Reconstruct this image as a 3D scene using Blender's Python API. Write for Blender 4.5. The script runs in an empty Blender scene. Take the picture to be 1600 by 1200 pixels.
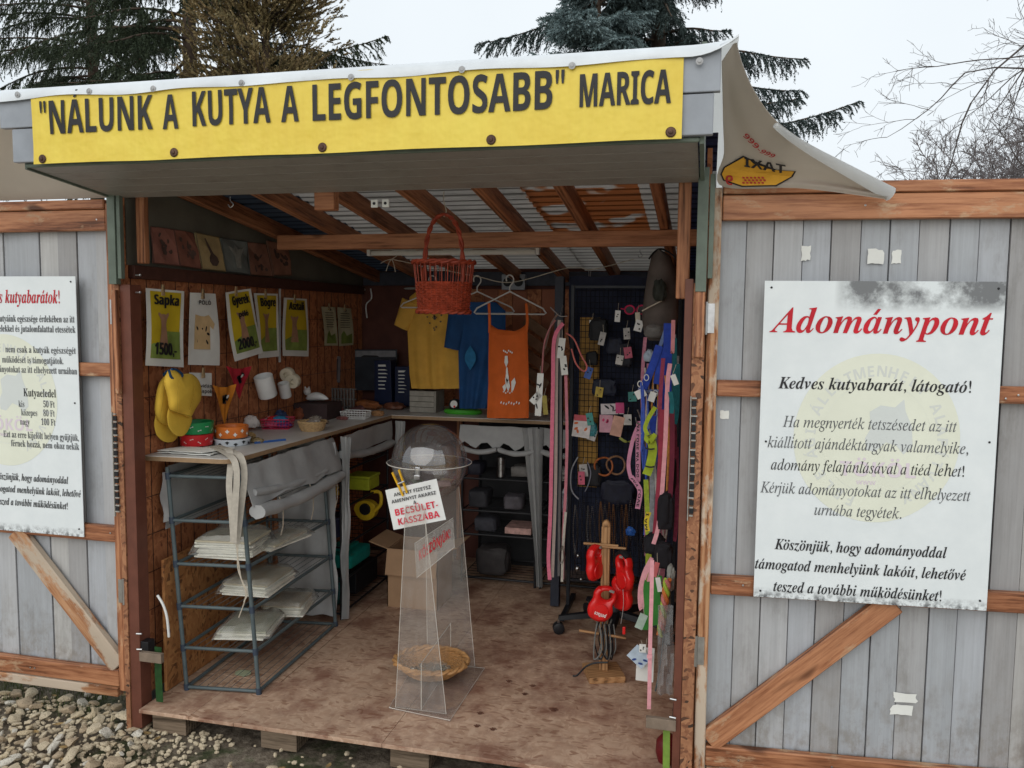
import bpy, bmesh, math, random
from mathutils import Vector, Matrix, noise
from math import sin, cos, pi, radians
S = bpy.context.scene
C = S.collection
R = random.Random(7)

# ------------------------------------------------------------------ camera
CAM = Vector((2.0488, -2.5847, 1.5996)); YAW, PIT, ROL, FPX = -.2357, -.083, .0107, 1271.5
_F = Vector((sin(YAW)*cos(PIT), cos(YAW)*cos(PIT), sin(PIT)))
_r = Vector((cos(YAW), -sin(YAW), 0)); _u = _r.cross(_F)
_R = _r*cos(ROL)+_u*sin(ROL); _U = _u*cos(ROL)-_r*sin(ROL)
cd = bpy.data.cameras.new('camera'); cam = bpy.data.objects.new('camera', cd); C.objects.link(cam)
m = Matrix((_R, _U, -_F)).transposed().to_4x4(); m.translation = CAM; cam.matrix_world = m
cd.sensor_fit = 'HORIZONTAL'; cd.sensor_width = 36; cd.lens = 36*FPX/1600; cd.clip_start = .05; cd.clip_end = 500
S.camera = cam
# ------------------------------------------------------------------ overcast sky, soft daylight
SUN_EL, SUN_AZ = 32, 188          # azimuth measured clockwise from +Y
w = bpy.data.worlds.new('World'); S.world = w; w.use_nodes = True
nt = w.node_tree; nt.nodes.clear()
sky = nt.nodes.new('ShaderNodeTexSky'); sky.sky_type = 'NISHITA'; sky.sun_disc = False
sky.sun_elevation = radians(SUN_EL); sky.sun_rotation = radians(SUN_AZ); sky.dust_density = 4
hs = nt.nodes.new('ShaderNodeHueSaturation'); hs.inputs['Saturation'].default_value = .25
tc = nt.nodes.new('ShaderNodeTexCoord'); cn = nt.nodes.new('ShaderNodeTexNoise'); cn.inputs['Scale'].default_value = 1.6; cn.inputs['Detail'].default_value = 5
cr = nt.nodes.new('ShaderNodeValToRGB'); cr.color_ramp.elements[0].position = .3; cr.color_ramp.elements[0].color = (7.2, 7.8, 8.25, 1)
cr.color_ramp.elements[1].position = .75; cr.color_ramp.elements[1].color = (8.2, 8.75, 9.15, 1)
mx = nt.nodes.new('ShaderNodeMixRGB'); mx.inputs[0].default_value = .93
bg = nt.nodes.new('ShaderNodeBackground'); bg.inputs['Strength'].default_value = .105
ow = nt.nodes.new('ShaderNodeOutputWorld')
nt.links.new(sky.outputs[0], hs.inputs['Color']); nt.links.new(tc.outputs['Generated'], cn.inputs[0]); nt.links.new(cn.outputs[0], cr.inputs[0])
nt.links.new(hs.outputs[0], mx.inputs[1]); nt.links.new(cr.outputs[0], mx.inputs[2]); nt.links.new(mx.outputs[0], bg.inputs[0]); nt.links.new(bg.outputs[0], ow.inputs[0])
ld = bpy.data.lights.new('sun', 'SUN'); ld.energy = 1.1; ld.angle = radians(70); ld.color = (1, .97, .93)
lo = bpy.data.objects.new('sun', ld); C.objects.link(lo)
d = Vector((sin(radians(SUN_AZ))*cos(radians(SUN_EL)), cos(radians(SUN_AZ))*cos(radians(SUN_EL)), sin(radians(SUN_EL))))
lo.rotation_euler = d.to_track_quat('Z', 'Y').to_euler(); lo.location = (0, -6, 8)
S.view_settings.view_transform = 'Standard'; S.view_settings.look = 'None'; S.view_settings.exposure = .16; S.view_settings.gamma = 1
S.view_settings.use_curve_mapping = False

# ------------------------------------------------------------------ helpers
def at(u, v, x=None, y=None, z=None):
    """world point seen at photo pixel (u, v) on the plane x=, y= or z="""
    d = _F+_R*((u-800)/FPX)-_U*((v-600)/FPX)
    i, val = (0, x) if x is not None else (1, y) if y is not None else (2, z)
    return CAM+d*((val-CAM[i])/d[i])
def V(*a): return Vector(a)

class MB:
    def __init__(s): s.v = []; s.f = []; s.uv = None
    def add(s, vs, fs):
        n = len(s.v); s.v += [Vector(p) for p in vs]; s.f += [tuple(i+n for i in f) for f in fs]; return s
    def box(s, c, sz, rot=None):
        c = Vector(c); h = [q/2 for q in sz]; vs = []
        for dx in (-1, 1):
            for dy in (-1, 1):
                for dz in (-1, 1):
                    p = Vector((dx*h[0], dy*h[1], dz*h[2]))
                    if rot is not None: p = rot @ p
                    vs.append(c+p)
        return s.add(vs, [(0, 1, 3, 2), (4, 6, 7, 5), (0, 4, 5, 1), (2, 3, 7, 6), (0, 2, 6, 4), (1, 5, 7, 3)])
    def bx(s, a, b):
        return s.box([(a[i]+b[i])/2 for i in range(3)], [abs(b[i]-a[i]) for i in range(3)])
    def loft(s, rings, closed=True, cap=True, loop=False):
        n = len(rings[0]); base = len(s.v)
        for r in rings: s.v += [Vector(p) for p in r]
        m = len(rings)
        for i in range(m if loop else m-1):
            j = (i+1) % m
            for k in range(n if closed else n-1):
                l = (k+1) % n
                s.f.append((base+i*n+k, base+i*n+l, base+j*n+l, base+j*n+k))
        if cap and closed and not loop:
            s.f.append(tuple(base+k for k in reversed(range(n)))); s.f.append(tuple(base+(m-1)*n+k for k in range(n)))
        return s
    def tube(s, pts, r, n=6, closed=False, taper=None):
        pts = [Vector(p) for p in pts]; m = len(pts); rings = []; prev = None
        for i, p in enumerate(pts):
            a = pts[(i-1) % m] if (closed or i > 0) else p; b = pts[(i+1) % m] if (closed or i < m-1) else p
            t = (b-a); t = t.normalized() if t.length > 1e-9 else V(0, 0, 1)
            if prev is None:
                q = t.cross(V(0, 0, 1)) if abs(t.z) < .9 else t.cross(V(1, 0, 0))
            else: q = prev-t*prev.dot(t)
            if q.length < 1e-6: q = t.orthogonal()
            q.normalize(); prev = q; b2 = t.cross(q)
            rr = r if taper is None else r+(taper-r)*i/(m-1)
            rings.append([p+(q*cos(2*pi*k/n)+b2*sin(2*pi*k/n))*rr for k in range(n)])
        return s.loft(rings, loop=closed)
    def ribbon(s, pts, w, t, side=(0, 1, 0)):
        """flat strap following pts; w along side vector, t thick"""
        pts = [Vector(p) for p in pts]; m = len(pts); rings = []
        for i, p in enumerate(pts):
            tg = (pts[min(i+1, m-1)]-pts[max(i-1, 0)]).normalized()
            sd = Vector(side[i] if isinstance(side, list) else side); sd = (sd-tg*sd.dot(tg)).normalized(); nn = tg.cross(sd)
            rings.append([p-sd*w/2-nn*t/2, p+sd*w/2-nn*t/2, p+sd*w/2+nn*t/2, p-sd*w/2+nn*t/2])
        return s.loft(rings)
    def lathe(s, prof, c=(0, 0, 0), n=24, rot=None, sx=1, sy=1):
        c = Vector(c); rings = []
        for r, z in prof:
            ring = []
            for k in range(n):
                p = V(r*sx*cos(2*pi*k/n), r*sy*sin(2*pi*k/n), z)
                ring.append(c+(rot @ p if rot is not None else p))
            rings.append(ring)
        return s.loft(rings)
    def prism(s, out, depth, fn=None):
        """2-D outline -> solid of given depth; fn maps (x,y,d) to world"""
        n = len(out); fn = fn or (lambda a, b, c: V(a, c, b))
        vs = [fn(a, b, 0) for a, b in out]+[fn(a, b, depth) for a, b in out]
        return s.add(vs, [tuple(range(n)), tuple(range(2*n-1, n-1, -1))]+[(i, i+n, (i+1) % n+n, (i+1) % n) for i in range(n)])
    def sheet(s, rows, t=.002):
        """grid of points (rows x cols) made into a thin solid"""
        m, n = len(rows), len(rows[0]); P = [[Vector(p) for p in r] for r in rows]; top = []; bot = []
        for i in range(m):
            for j in range(n):
                a = P[min(i+1, m-1)][j]-P[max(i-1, 0)][j]; b = P[i][min(j+1, n-1)]-P[i][max(j-1, 0)]
                nn = a.cross(b); nn = nn.normalized() if nn.length > 1e-12 else V(0, 0, 1)
                top.append(P[i][j]+nn*t/2); bot.append(P[i][j]-nn*t/2)
        k = m*n; fs = []
        for i in range(m-1):
            for j in range(n-1):
                a, b, c, d = i*n+j, i*n+j+1, (i+1)*n+j+1, (i+1)*n+j
                fs += [(a, d, c, b), (a+k, b+k, c+k, d+k)]
        bd = [j for j in range(n)]+[i*n+n-1 for i in range(1, m)]+[(m-1)*n+j for j in range(n-2, -1, -1)]+[i*n for i in range(m-2, 0, -1)]
        for i in range(len(bd)):
            a, b = bd[i], bd[(i+1) % len(bd)]; fs.append((a, b, b+k, a+k))
        return s.add(top+bot, fs)
    def build(s, name, mat, parent=None, smooth=False, bevel=0, origin=None):
        me = bpy.data.meshes.new(name)
        if parent is not None: off = gl(parent)
        elif origin is not None: off = Vector(origin)
        else:
            lo_ = [min(p[i] for p in s.v) for i in range(3)]; hi = [max(p[i] for p in s.v) for i in range(3)]
            off = V((lo_[0]+hi[0])/2, (lo_[1]+hi[1])/2, lo_[2])
        me.from_pydata([p-off for p in s.v], [], s.f)
        bm = bmesh.new(); bm.from_mesh(me); bmesh.ops.recalc_face_normals(bm, faces=bm.faces)
        if bevel: bmesh.ops.bevel(bm, geom=bm.edges[:], offset=bevel, segments=2, affect='EDGES', profile=.6)
        bm.to_mesh(me); bm.free()
        if smooth:
            me.polygons.foreach_set('use_smooth', [True]*len(me.polygons))
            me.set_sharp_from_angle(angle=radians(50 if smooth is True else smooth))
        me.materials.append(mat)
        o = bpy.data.objects.new(name, me); C.objects.link(o)
        if parent is not None: o.parent = parent
        else: o.location = off
        return o
GL = {}
def gl(o):
    t = Vector((0, 0, 0))
    while o is not None: t += o.location; o = o.parent
    return t
def tag(o, label=None, cat=None, group=None, kind=None):
    if label: o['label'] = label
    if cat: o['category'] = cat
    if group: o['group'] = group
    if kind: o['kind'] = kind
    return o
def thing(name, loc, label, cat, group=None):
    o = bpy.data.objects.new(name, None); C.objects.link(o); o.location = loc; o.empty_display_size = .05
    return tag(o, label, cat, group)
def beam(name, p0, p1, w, h, mat, parent, up=(0, 0, 1), bevel=.003, kind=None, ends=0):
    """squared timber as its own object with its length along local X (grain follows it). w across, h along up"""
    p0, p1 = Vector(p0), Vector(p1); L = (p1-p0).length; x = (p1-p0).normalized(); z = Vector(up); z = (z-x*z.dot(x)).normalized(); y = z.cross(x)
    me = bpy.data.meshes.new(name); b = MB(); nseg = max(1, int(L/.25)); rg = []
    for i in range(nseg+1):
        t = i/nseg; jx = (R.random()-.5)*.0015
        rg.append([V(L*t, a*w/2+jx, c*h/2+jx) for a, c in ((-1, -1), (1, -1), (1, 1), (-1, 1))])
    b.loft(rg); me.from_pydata(b.v, [], b.f)
    bm = bmesh.new(); bm.from_mesh(me); bmesh.ops.recalc_face_normals(bm, faces=bm.faces)
    if bevel: bmesh.ops.bevel(bm, geom=[e for e in bm.edges if e.calc_face_angle(0) > .5], offset=bevel, segments=1, affect='EDGES')
    bm.to_mesh(me); bm.free(); me.materials.append(mat)
    o = bpy.data.objects.new(name, me); C.objects.link(o)
    M = Matrix((x, y, z)).transposed().to_4x4(); M.translation = p0-(gl(parent) if parent else V(0, 0, 0))
    o.matrix_local = M
    if parent:
        o.parent = parent; o.matrix_parent_inverse = Matrix.Identity(4)
    return o
def copy_tree(o, parent=None):
    c = o.copy(); C.objects.link(c); c.parent = parent
    for ch in list(o.children): copy_tree(ch, c)
    return c

# ------------------------------------------------------------------ materials
class N:
    def __init__(s, name):
        s.m = bpy.data.materials.new(name); s.m.use_nodes = True; s.t = s.m.node_tree; s.b = s.t.nodes['Principled BSDF']
        s.b.inputs['Specular IOR Level'].default_value = .3
    def n(s, ty, **k):
        q = s.t.nodes.new(ty)
        for a, b in k.items():
            if hasattr(q, a) and not a in ('Scale',): setattr(q, a, b)
            else: q.inputs[a.replace('_', ' ')].default_value = b
        return q
    def l(s, a, b): s.t.links.new(a, b)
def coords(q, scale, rnd=True):
    tc = q.n('ShaderNodeTexCoord'); mp = q.n('ShaderNodeMapping'); mp.inputs['Scale'].default_value = scale
    if rnd:
        oi = q.n('ShaderNodeObjectInfo'); ad = q.n('ShaderNodeVectorMath', operation='MULTIPLY_ADD')
        cb = q.n('ShaderNodeCombineXYZ')
        for i in range(3): q.l(oi.outputs['Random'], cb.inputs[i])
        ad.inputs[1].default_value = (13.7, 7.3, 9.1); q.l(cb.outputs[0], ad.inputs[0]); q.l(tc.outputs['Object'], ad.inputs[2])
        q.l(ad.outputs[0], mp.inputs[0])
    else: q.l(tc.outputs['Object'], mp.inputs[0])
    return mp.outputs[0]
def ramp(q, src, stops):
    r = q.n('ShaderNodeValToRGB'); e = r.color_ramp.elements
    while len(e) < len(stops): e.new(.5)
    for i, (p, c) in enumerate(stops): e[i].position = p; e[i].color = (*c, 1)
    q.l(src, r.inputs[0]); return r.outputs[0]
def mix(q, f, a, b, mode='MIX'):
    r = q.n('ShaderNodeMixRGB', blend_type=mode)
    for i, s_ in enumerate((f, a, b)):
        if isinstance(s_, (int, float)): r.inputs[i].default_value = s_
        elif isinstance(s_, tuple): r.inputs[i].default_value = (*s_, 1)
        else: q.l(s_, r.inputs[i])
    return r.outputs[0]
def bump(q, src, st, dist=.002):
    b = q.n('ShaderNodeBump'); b.inputs['Strength'].default_value = st; b.inputs['Distance'].default_value = dist
    q.l(src, b.inputs['Height']); q.l(b.outputs[0], q.b.inputs['Normal'])
def noi(q, vec, sc, det=4, ro=.6):
    n_ = q.n('ShaderNodeTexNoise'); n_.inputs['Scale'].default_value = sc; n_.inputs['Detail'].default_value = det; n_.inputs['Roughness'].default_value = ro
    q.l(vec, n_.inputs[0]); return n_.outputs['Fac']
def plain(name, col, rough=.6, var=.18, sc=30, bmp=.1, metal=0, spec=.3, sheen=0, tr=0):
    q = N(name); v = coords(q, (1, 1, 1)); f = noi(q, v, sc)
    lo_ = tuple(c*(1-var) for c in col); hi = tuple(min(1, c*(1+var)) for c in col)
    q.l(ramp(q, f, [(.3, lo_), (.7, hi)]), q.b.inputs['Base Color'])
    q.b.inputs['Roughness'].default_value = rough; q.b.inputs['Metallic'].default_value = metal; q.b.inputs['Specular IOR Level'].default_value = spec
    if bmp: bump(q, noi(q, v, sc*4), bmp)
    if tr: q.b.inputs['Transmission Weight'].default_value = tr
    return q.m
def wood(name, a, b, rough=.6, wear=None, wamt=.5, ring=1.0):
    """grain along local X"""
    q = N(name); v = coords(q, (1.2, 14, 14)); f = noi(q, v, 3, 5, .65)
    w = q.n('ShaderNodeTexWave', wave_type='BANDS', bands_direction='Y'); w.inputs['Scale'].default_value = 1.3*ring; w.inputs['Distortion'].default_value = 6; w.inputs['Detail'].default_value = 3; w.inputs['Detail Scale'].default_value = .6
    q.l(v, w.inputs[0])
    f3 = noi(q, coords(q, (1.5, 26, 26)), 4, 4, .7); g = mix(q, .5, mix(q, .25, f, w.outputs['Fac']), f3); col = ramp(q, g, [(.38, tuple(c*.45 for c in b)), (.45, b), (.52, tuple((c+d_)*.5 for c, d_ in zip(a, b))), (.60, a)])
    v2 = coords(q, (2, 5, 5)); n2 = noi(q, v2, 2.2, 6, .7)
    if wear: col = mix(q, ramp(q, n2, [(wamt-.04, (0, 0, 0)), (wamt+.05, (1, 1, 1))]), col, wear)
    n3 = noi(q, v2, 1.3, 2); col = mix(q, .5, col, ramp(q, n3, [(.3, (.55, .55, .55)), (.7, (1, 1, 1))]), 'MULTIPLY')
    k = noi(q, coords(q, (3, 9, 9)), 1.2, 1); col = mix(q, ramp(q, k, [(.70, (0, 0, 0)), (.76, (1, 1, 1))]), col, tuple(c*.35 for c in b))
    q.l(col, q.b.inputs['Base Color']); q.b.inputs['Roughness'].default_value = rough; bump(q, g, .7, .003); return q.m
def osb(name, a, b, dark, rough=.65, big=1.0, wet=None):
    q = N(name); v = coords(q, (1, 1, 1), False)
    n0 = q.n('ShaderNodeTexNoise'); n0.inputs['Scale'].default_value = 7; q.l(v, n0.inputs[0])
    vv = q.n('ShaderNodeVectorMath', operation='MULTIPLY_ADD'); vv.inputs[1].default_value = (.12, .12, .12); q.l(n0.outputs['Color'], vv.inputs[0]); q.l(v, vv.inputs[2])
    cols = []
    for sc, ang in (((34*big, 90*big, 60*big), .5), ((90*big, 30*big, 25*big), 1.9)):
        mp = q.n('ShaderNodeMapping'); mp.inputs['Scale'].default_value = sc; mp.inputs['Rotation'].default_value = (ang, ang*.7, ang); q.l(vv.outputs[0], mp.inputs[0])
        vo = q.n('ShaderNodeTexVoronoi'); vo.inputs['Scale'].default_value = 1; q.l(mp.outputs[0], vo.inputs[0])
        sp = q.n('ShaderNodeSeparateColor'); q.l(vo.outputs['Color'], sp.inputs[0]); cols.append((sp.outputs[0], sp.outputs[1]))
    c1 = ramp(q, cols[0][0], [(0, dark), (.35, b), (1, a)]); c2 = ramp(q, cols[1][0], [(0, b), (1, a)])
    pick = ramp(q, cols[0][1], [(.45, (0, 0, 0)), (.5, (1, 1, 1))]); col = mix(q, pick, c1, c2)
    n3 = noi(q, v, 3.5, 6, .7); col = mix(q, .6, col, ramp(q, n3, [(.3, (.5, .48, .46)), (.65, (1, 1, 1))]), 'MULTIPLY')
    if wet: col = mix(q, ramp(q, noi(q, v, 5, 5, .65), [(.46, (0, 0, 0)), (.64, (.7, .7, .7))]), col, wet)
    q.l(col, q.b.inputs['Base Color']); q.b.inputs['Roughness'].default_value = rough; bump(q, col, .35, .003); return q.m
def painted(name, col, streak=.12, rough=.45):
    """vertical weather-streaked painted plank, streaks along Z"""
    q = N(name); v = coords(q, (70, 70, 1.6)); f = noi(q, v, 1.2, 6, .75); g = noi(q, coords(q, (6, 6, 2.2)), 1.8, 7, .72)
    c = ramp(q, f, [(.3, tuple(x*(1-streak) for x in col)), (.7, tuple(min(1, x*(1+streak)) for x in col))])
    c = mix(q, .8, c, ramp(q, g, [(.32, (.70, .68, .65)), (.45, (.92, .91, .9)), (.62, (1.0, 1.0, 1.0))]), 'MULTIPLY')
    tc_ = q.n('ShaderNodeTexCoord'); sp = q.n('ShaderNodeSeparateXYZ'); q.l(tc_.outputs['Object'], sp.inputs[0]); mr = q.n('ShaderNodeMapRange'); mr.inputs[1].default_value = .55; mr.inputs[2].default_value = .15; q.l(sp.outputs[2], mr.inputs[0])
    spl = mix(q, 1, mr.outputs[0], ramp(q, noi(q, coords(q, (26, 26, 18)), 1, 5, .7), [(.45, (0, 0, 0)), (.62, (.7, .7, .7))]), 'MULTIPLY'); c = mix(q, spl, c, (.20, .17, .135))      # rain-splash dirt
    q.l(c, q.b.inputs['Base Color']); q.b.inputs['Roughness'].default_value = rough; bump(q, f, .25, .001); return q.m
def clear(name, tint=(.93, .95, .95), milky=.1, mc=(.6, .6, .6), gloss=.03, ior=1.45):
    m_ = bpy.data.materials.new(name); m_.use_nodes = True; t = m_.node_tree; t.nodes.clear()
    o = t.nodes.new('ShaderNodeOutputMaterial'); tr = t.nodes.new('ShaderNodeBsdfTransparent'); tr.inputs[0].default_value = (*tint, 1)
    df = t.nodes.new('ShaderNodeBsdfDiffuse'); df.inputs[0].default_value = (*mc, 1); gs = t.nodes.new('ShaderNodeBsdfGlossy'); gs.inputs['Roughness'].default_value = gloss
    no = t.nodes.new('ShaderNodeTexNoise'); no.inputs['Scale'].default_value = 9; no.inputs['Detail'].default_value = 5; rp = t.nodes.new('ShaderNodeMath'); rp.operation = 'MULTIPLY'; rp.inputs[1].default_value = milky*2
    t.links.new(no.outputs[0], rp.inputs[0]); a = t.nodes.new('ShaderNodeMixShader'); t.links.new(rp.outputs[0], a.inputs[0]); t.links.new(tr.outputs[0], a.inputs[1]); t.links.new(df.outputs[0], a.inputs[2])
    fr = t.nodes.new('ShaderNodeFresnel'); fr.inputs[0].default_value = ior; b = t.nodes.new('ShaderNodeMixShader')
    ge = t.nodes.new('ShaderNodeNewGeometry'); iv = t.nodes.new('ShaderNodeMath'); iv.operation = 'SUBTRACT'; iv.inputs[0].default_value = 1; t.links.new(ge.outputs['Backfacing'], iv.inputs[1]); ml = t.nodes.new('ShaderNodeMath'); ml.operation = 'MULTIPLY'; t.links.new(fr.outputs[0], ml.inputs[0]); t.links.new(iv.outputs[0], ml.inputs[1]); t.links.new(ml.outputs[0], b.inputs[0]); t.links.new(a.outputs[0], b.inputs[1]); t.links.new(gs.outputs[0], b.inputs[2]); t.links.new(b.outputs[0], o.inputs[0]); return m_
def translucent(name, col, tcol, amt=.5, rough=.5, sc=6):
    q = N(name); v = coords(q, (1, 1, 1), False); f = noi(q, v, sc, 5, .6)
    q.l(ramp(q, f, [(.3, tuple(c*.82 for c in col)), (.7, col)]), q.b.inputs['Base Color']); q.b.inputs['Roughness'].default_value = rough
    tn = q.n('ShaderNodeBsdfTranslucent'); tn.inputs[0].default_value = (*tcol, 1); ms = q.n('ShaderNodeMixShader'); ms.inputs[0].default_value = amt
    out = q.t.nodes['Material Output']; q.l(q.b.outputs[0], ms.inputs[1]); q.l(tn.outputs[0], ms.inputs[2]); q.l(ms.outputs[0], out.inputs[0])
    bump(q, noi(q, v, sc*2, 3), .3, .004); return q.m, q
M = {}
M['trim'] = wood('varnished_pine', (.50, .225, .11), (.27, .10, .045), .45, (.50, .33, .20), .60)
M['trim_worn'] = wood('weathered_pine', (.50, .27, .14), (.30, .12, .05), .7, (.52, .42, .32), .5)
M['rafter'] = wood('stained_rafter', (.46, .20, .095), (.28, .11, .05), .6)
M['brown'] = plain('brown_steel_paint', (.13, .045, .028), .45, .15, 20)
M['osbwall'] = osb('osb_wall', (.62, .25, .11), (.42, .15, .065), (.24, .08, .04))
M['osbedge'] = osb('osb_edge', (.42, .20, .10), (.25, .10, .05), (.05, .03, .02), big=1.6)
M['floor'] = osb('worn_osb_floor', (.60, .42, .30), (.49, .315, .215), (.32, .18, .115), .55, wet=(.165, .06, .038))
M['pallet'] = wood('grey_pallet_wood', (.26, .19, .13), (.10, .07, .045), .8)
M['green'] = plain('green_grey_steel', (.12, .15, .12), .5, .2, 12)
M['soffit'] = painted('grey_soffit', (.27, .255, .23), .1)
M['fascia'] = plain('blue_grey_pvc', (.27, .29, .32), .35, .14, 8)
PL = [painted('plank_paint_%d' % i, c) for i, c in enumerate(((.41, .415, .425), (.37, .37, .375), (.355, .37, .39), (.44, .435, .425), (.32, .315, .315), (.39, .405, .43)))]
M['sign'] = None
M['black'] = plain('black_plastic', (.012, .012, .014), .45, .2, 20)
M['blackm'] = plain('black_wire', (.015, .016, .02), .4, .2, 20, metal=.3)
M['white'] = plain('white_paint', (.72, .72, .70), .4, .06, 15, .03)
M['cream'] = plain('cream_ceramic', (.62, .55, .42), .4, .1, 12)
M['paper'] = plain('paper', (.70, .70, .66), .7, .06, 14, .05)
M['red'] = plain('red_plastic', (.62, .012, .012), .25, .1, 8, .03, spec=.5)
M['pink'] = plain('pink_webbing', (.72, .18, .27), .7, .12, 60)
M['palepink'] = plain('pale_pink_webbing', (.80, .38, .42), .7, .12, 60)
M['blue'] = plain('royal_blue_webbing', (.02, .06, .40), .6, .2, 50)
M['steel'] = plain('dull_steel', (.45, .45, .45), .3, .15, 40, metal=1)
M['wire'] = plain('galvanised_wire', (.5, .5, .5), .4, .15, 40, metal=.8)
M['ink'] = plain('black_ink', (.02, .02, .022), .5, .2, 10, 0)
M['redink'] = plain('red_ink', (.48, .008, .02), .5, .2, 10, 0)
M['rope'] = plain('natural_cord', (.50, .44, .35), .8, .2, 80)
M['tubegrey'] = plain('grey_green_tube', (.085, .11, .115), .4, .15, 20)
M['fabric'] = plain('grey_nonwoven', (.34, .34, .335), .85, .12, 9, .5)
M['cardboard'] = plain('cardboard', (.36, .22, .125), .8, .1, 8)
M['yellow'] = plain('yellow_cotton', (.66, .42, .05), .8, .1, 12, .2)

def curve(pts, n):
    """Catmull-Rom through points"""
    P = [pts[0]]+list(pts)+[pts[-1]]; out = []
    for i in range(n+1):
        t = i/n*(len(pts)-1); k_ = min(int(t), len(pts)-2); t -= k_; a, b, c_, d_ = P[k_:k_+4]
        out.append(.5*((2*b)+(c_-a)*t+(2*a-5*b+4*c_-d_)*t*t+(3*b-a-3*c_+d_)*t**3))
    return out
def inflate(px, depth, name, mat, parent, x=None, y=None, seed=0, wr=.12, back=.5):
    """puffed solid whose silhouette follows an outline given on a plane; creased by noise"""
    P = [at(*p, x=x, y=y) for p in px]; P = curve(P+[P[0]], len(P)*4)[:-1]; c = sum(P, V(0, 0, 0))/len(P); nn = V(.75, -.66, 0) if y is None else V(0, -1, 0)
    def ring(s_, sg_): return [c+(p-c)*s_+nn*sg_*depth*math.sqrt(max(0, 1-s_**2.4))*(1+wr*2.2*noise.noise((p-c)*s_*28+V(seed, 0, 0))) for p in P]
    rings = [ring(s_, 1) for s_ in (.04, .25, .45, .63, .78, .9, .97, 1)]+[ring(s_, -back) for s_ in (.96, .8, .5, .1)]
    return MB().loft(rings).build(name, mat, parent, smooth=75)

# ------------------------------------------------------------------ lettering (flat print as thin geometry)
ACC = {'á': 'a\'', 'é': 'e\'', 'í': 'i\'', 'ó': 'o\'', 'ú': 'u\'', 'ö': 'o:', 'ü': 'u:', 'ő': 'o"', 'ű': 'u"', 'Á': 'A\'', 'É': 'E\'', 'Ó': 'O\'', 'Ö': 'O:', 'Ü': 'U:', 'Ő': 'O"', 'Í': "I'"}
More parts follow.
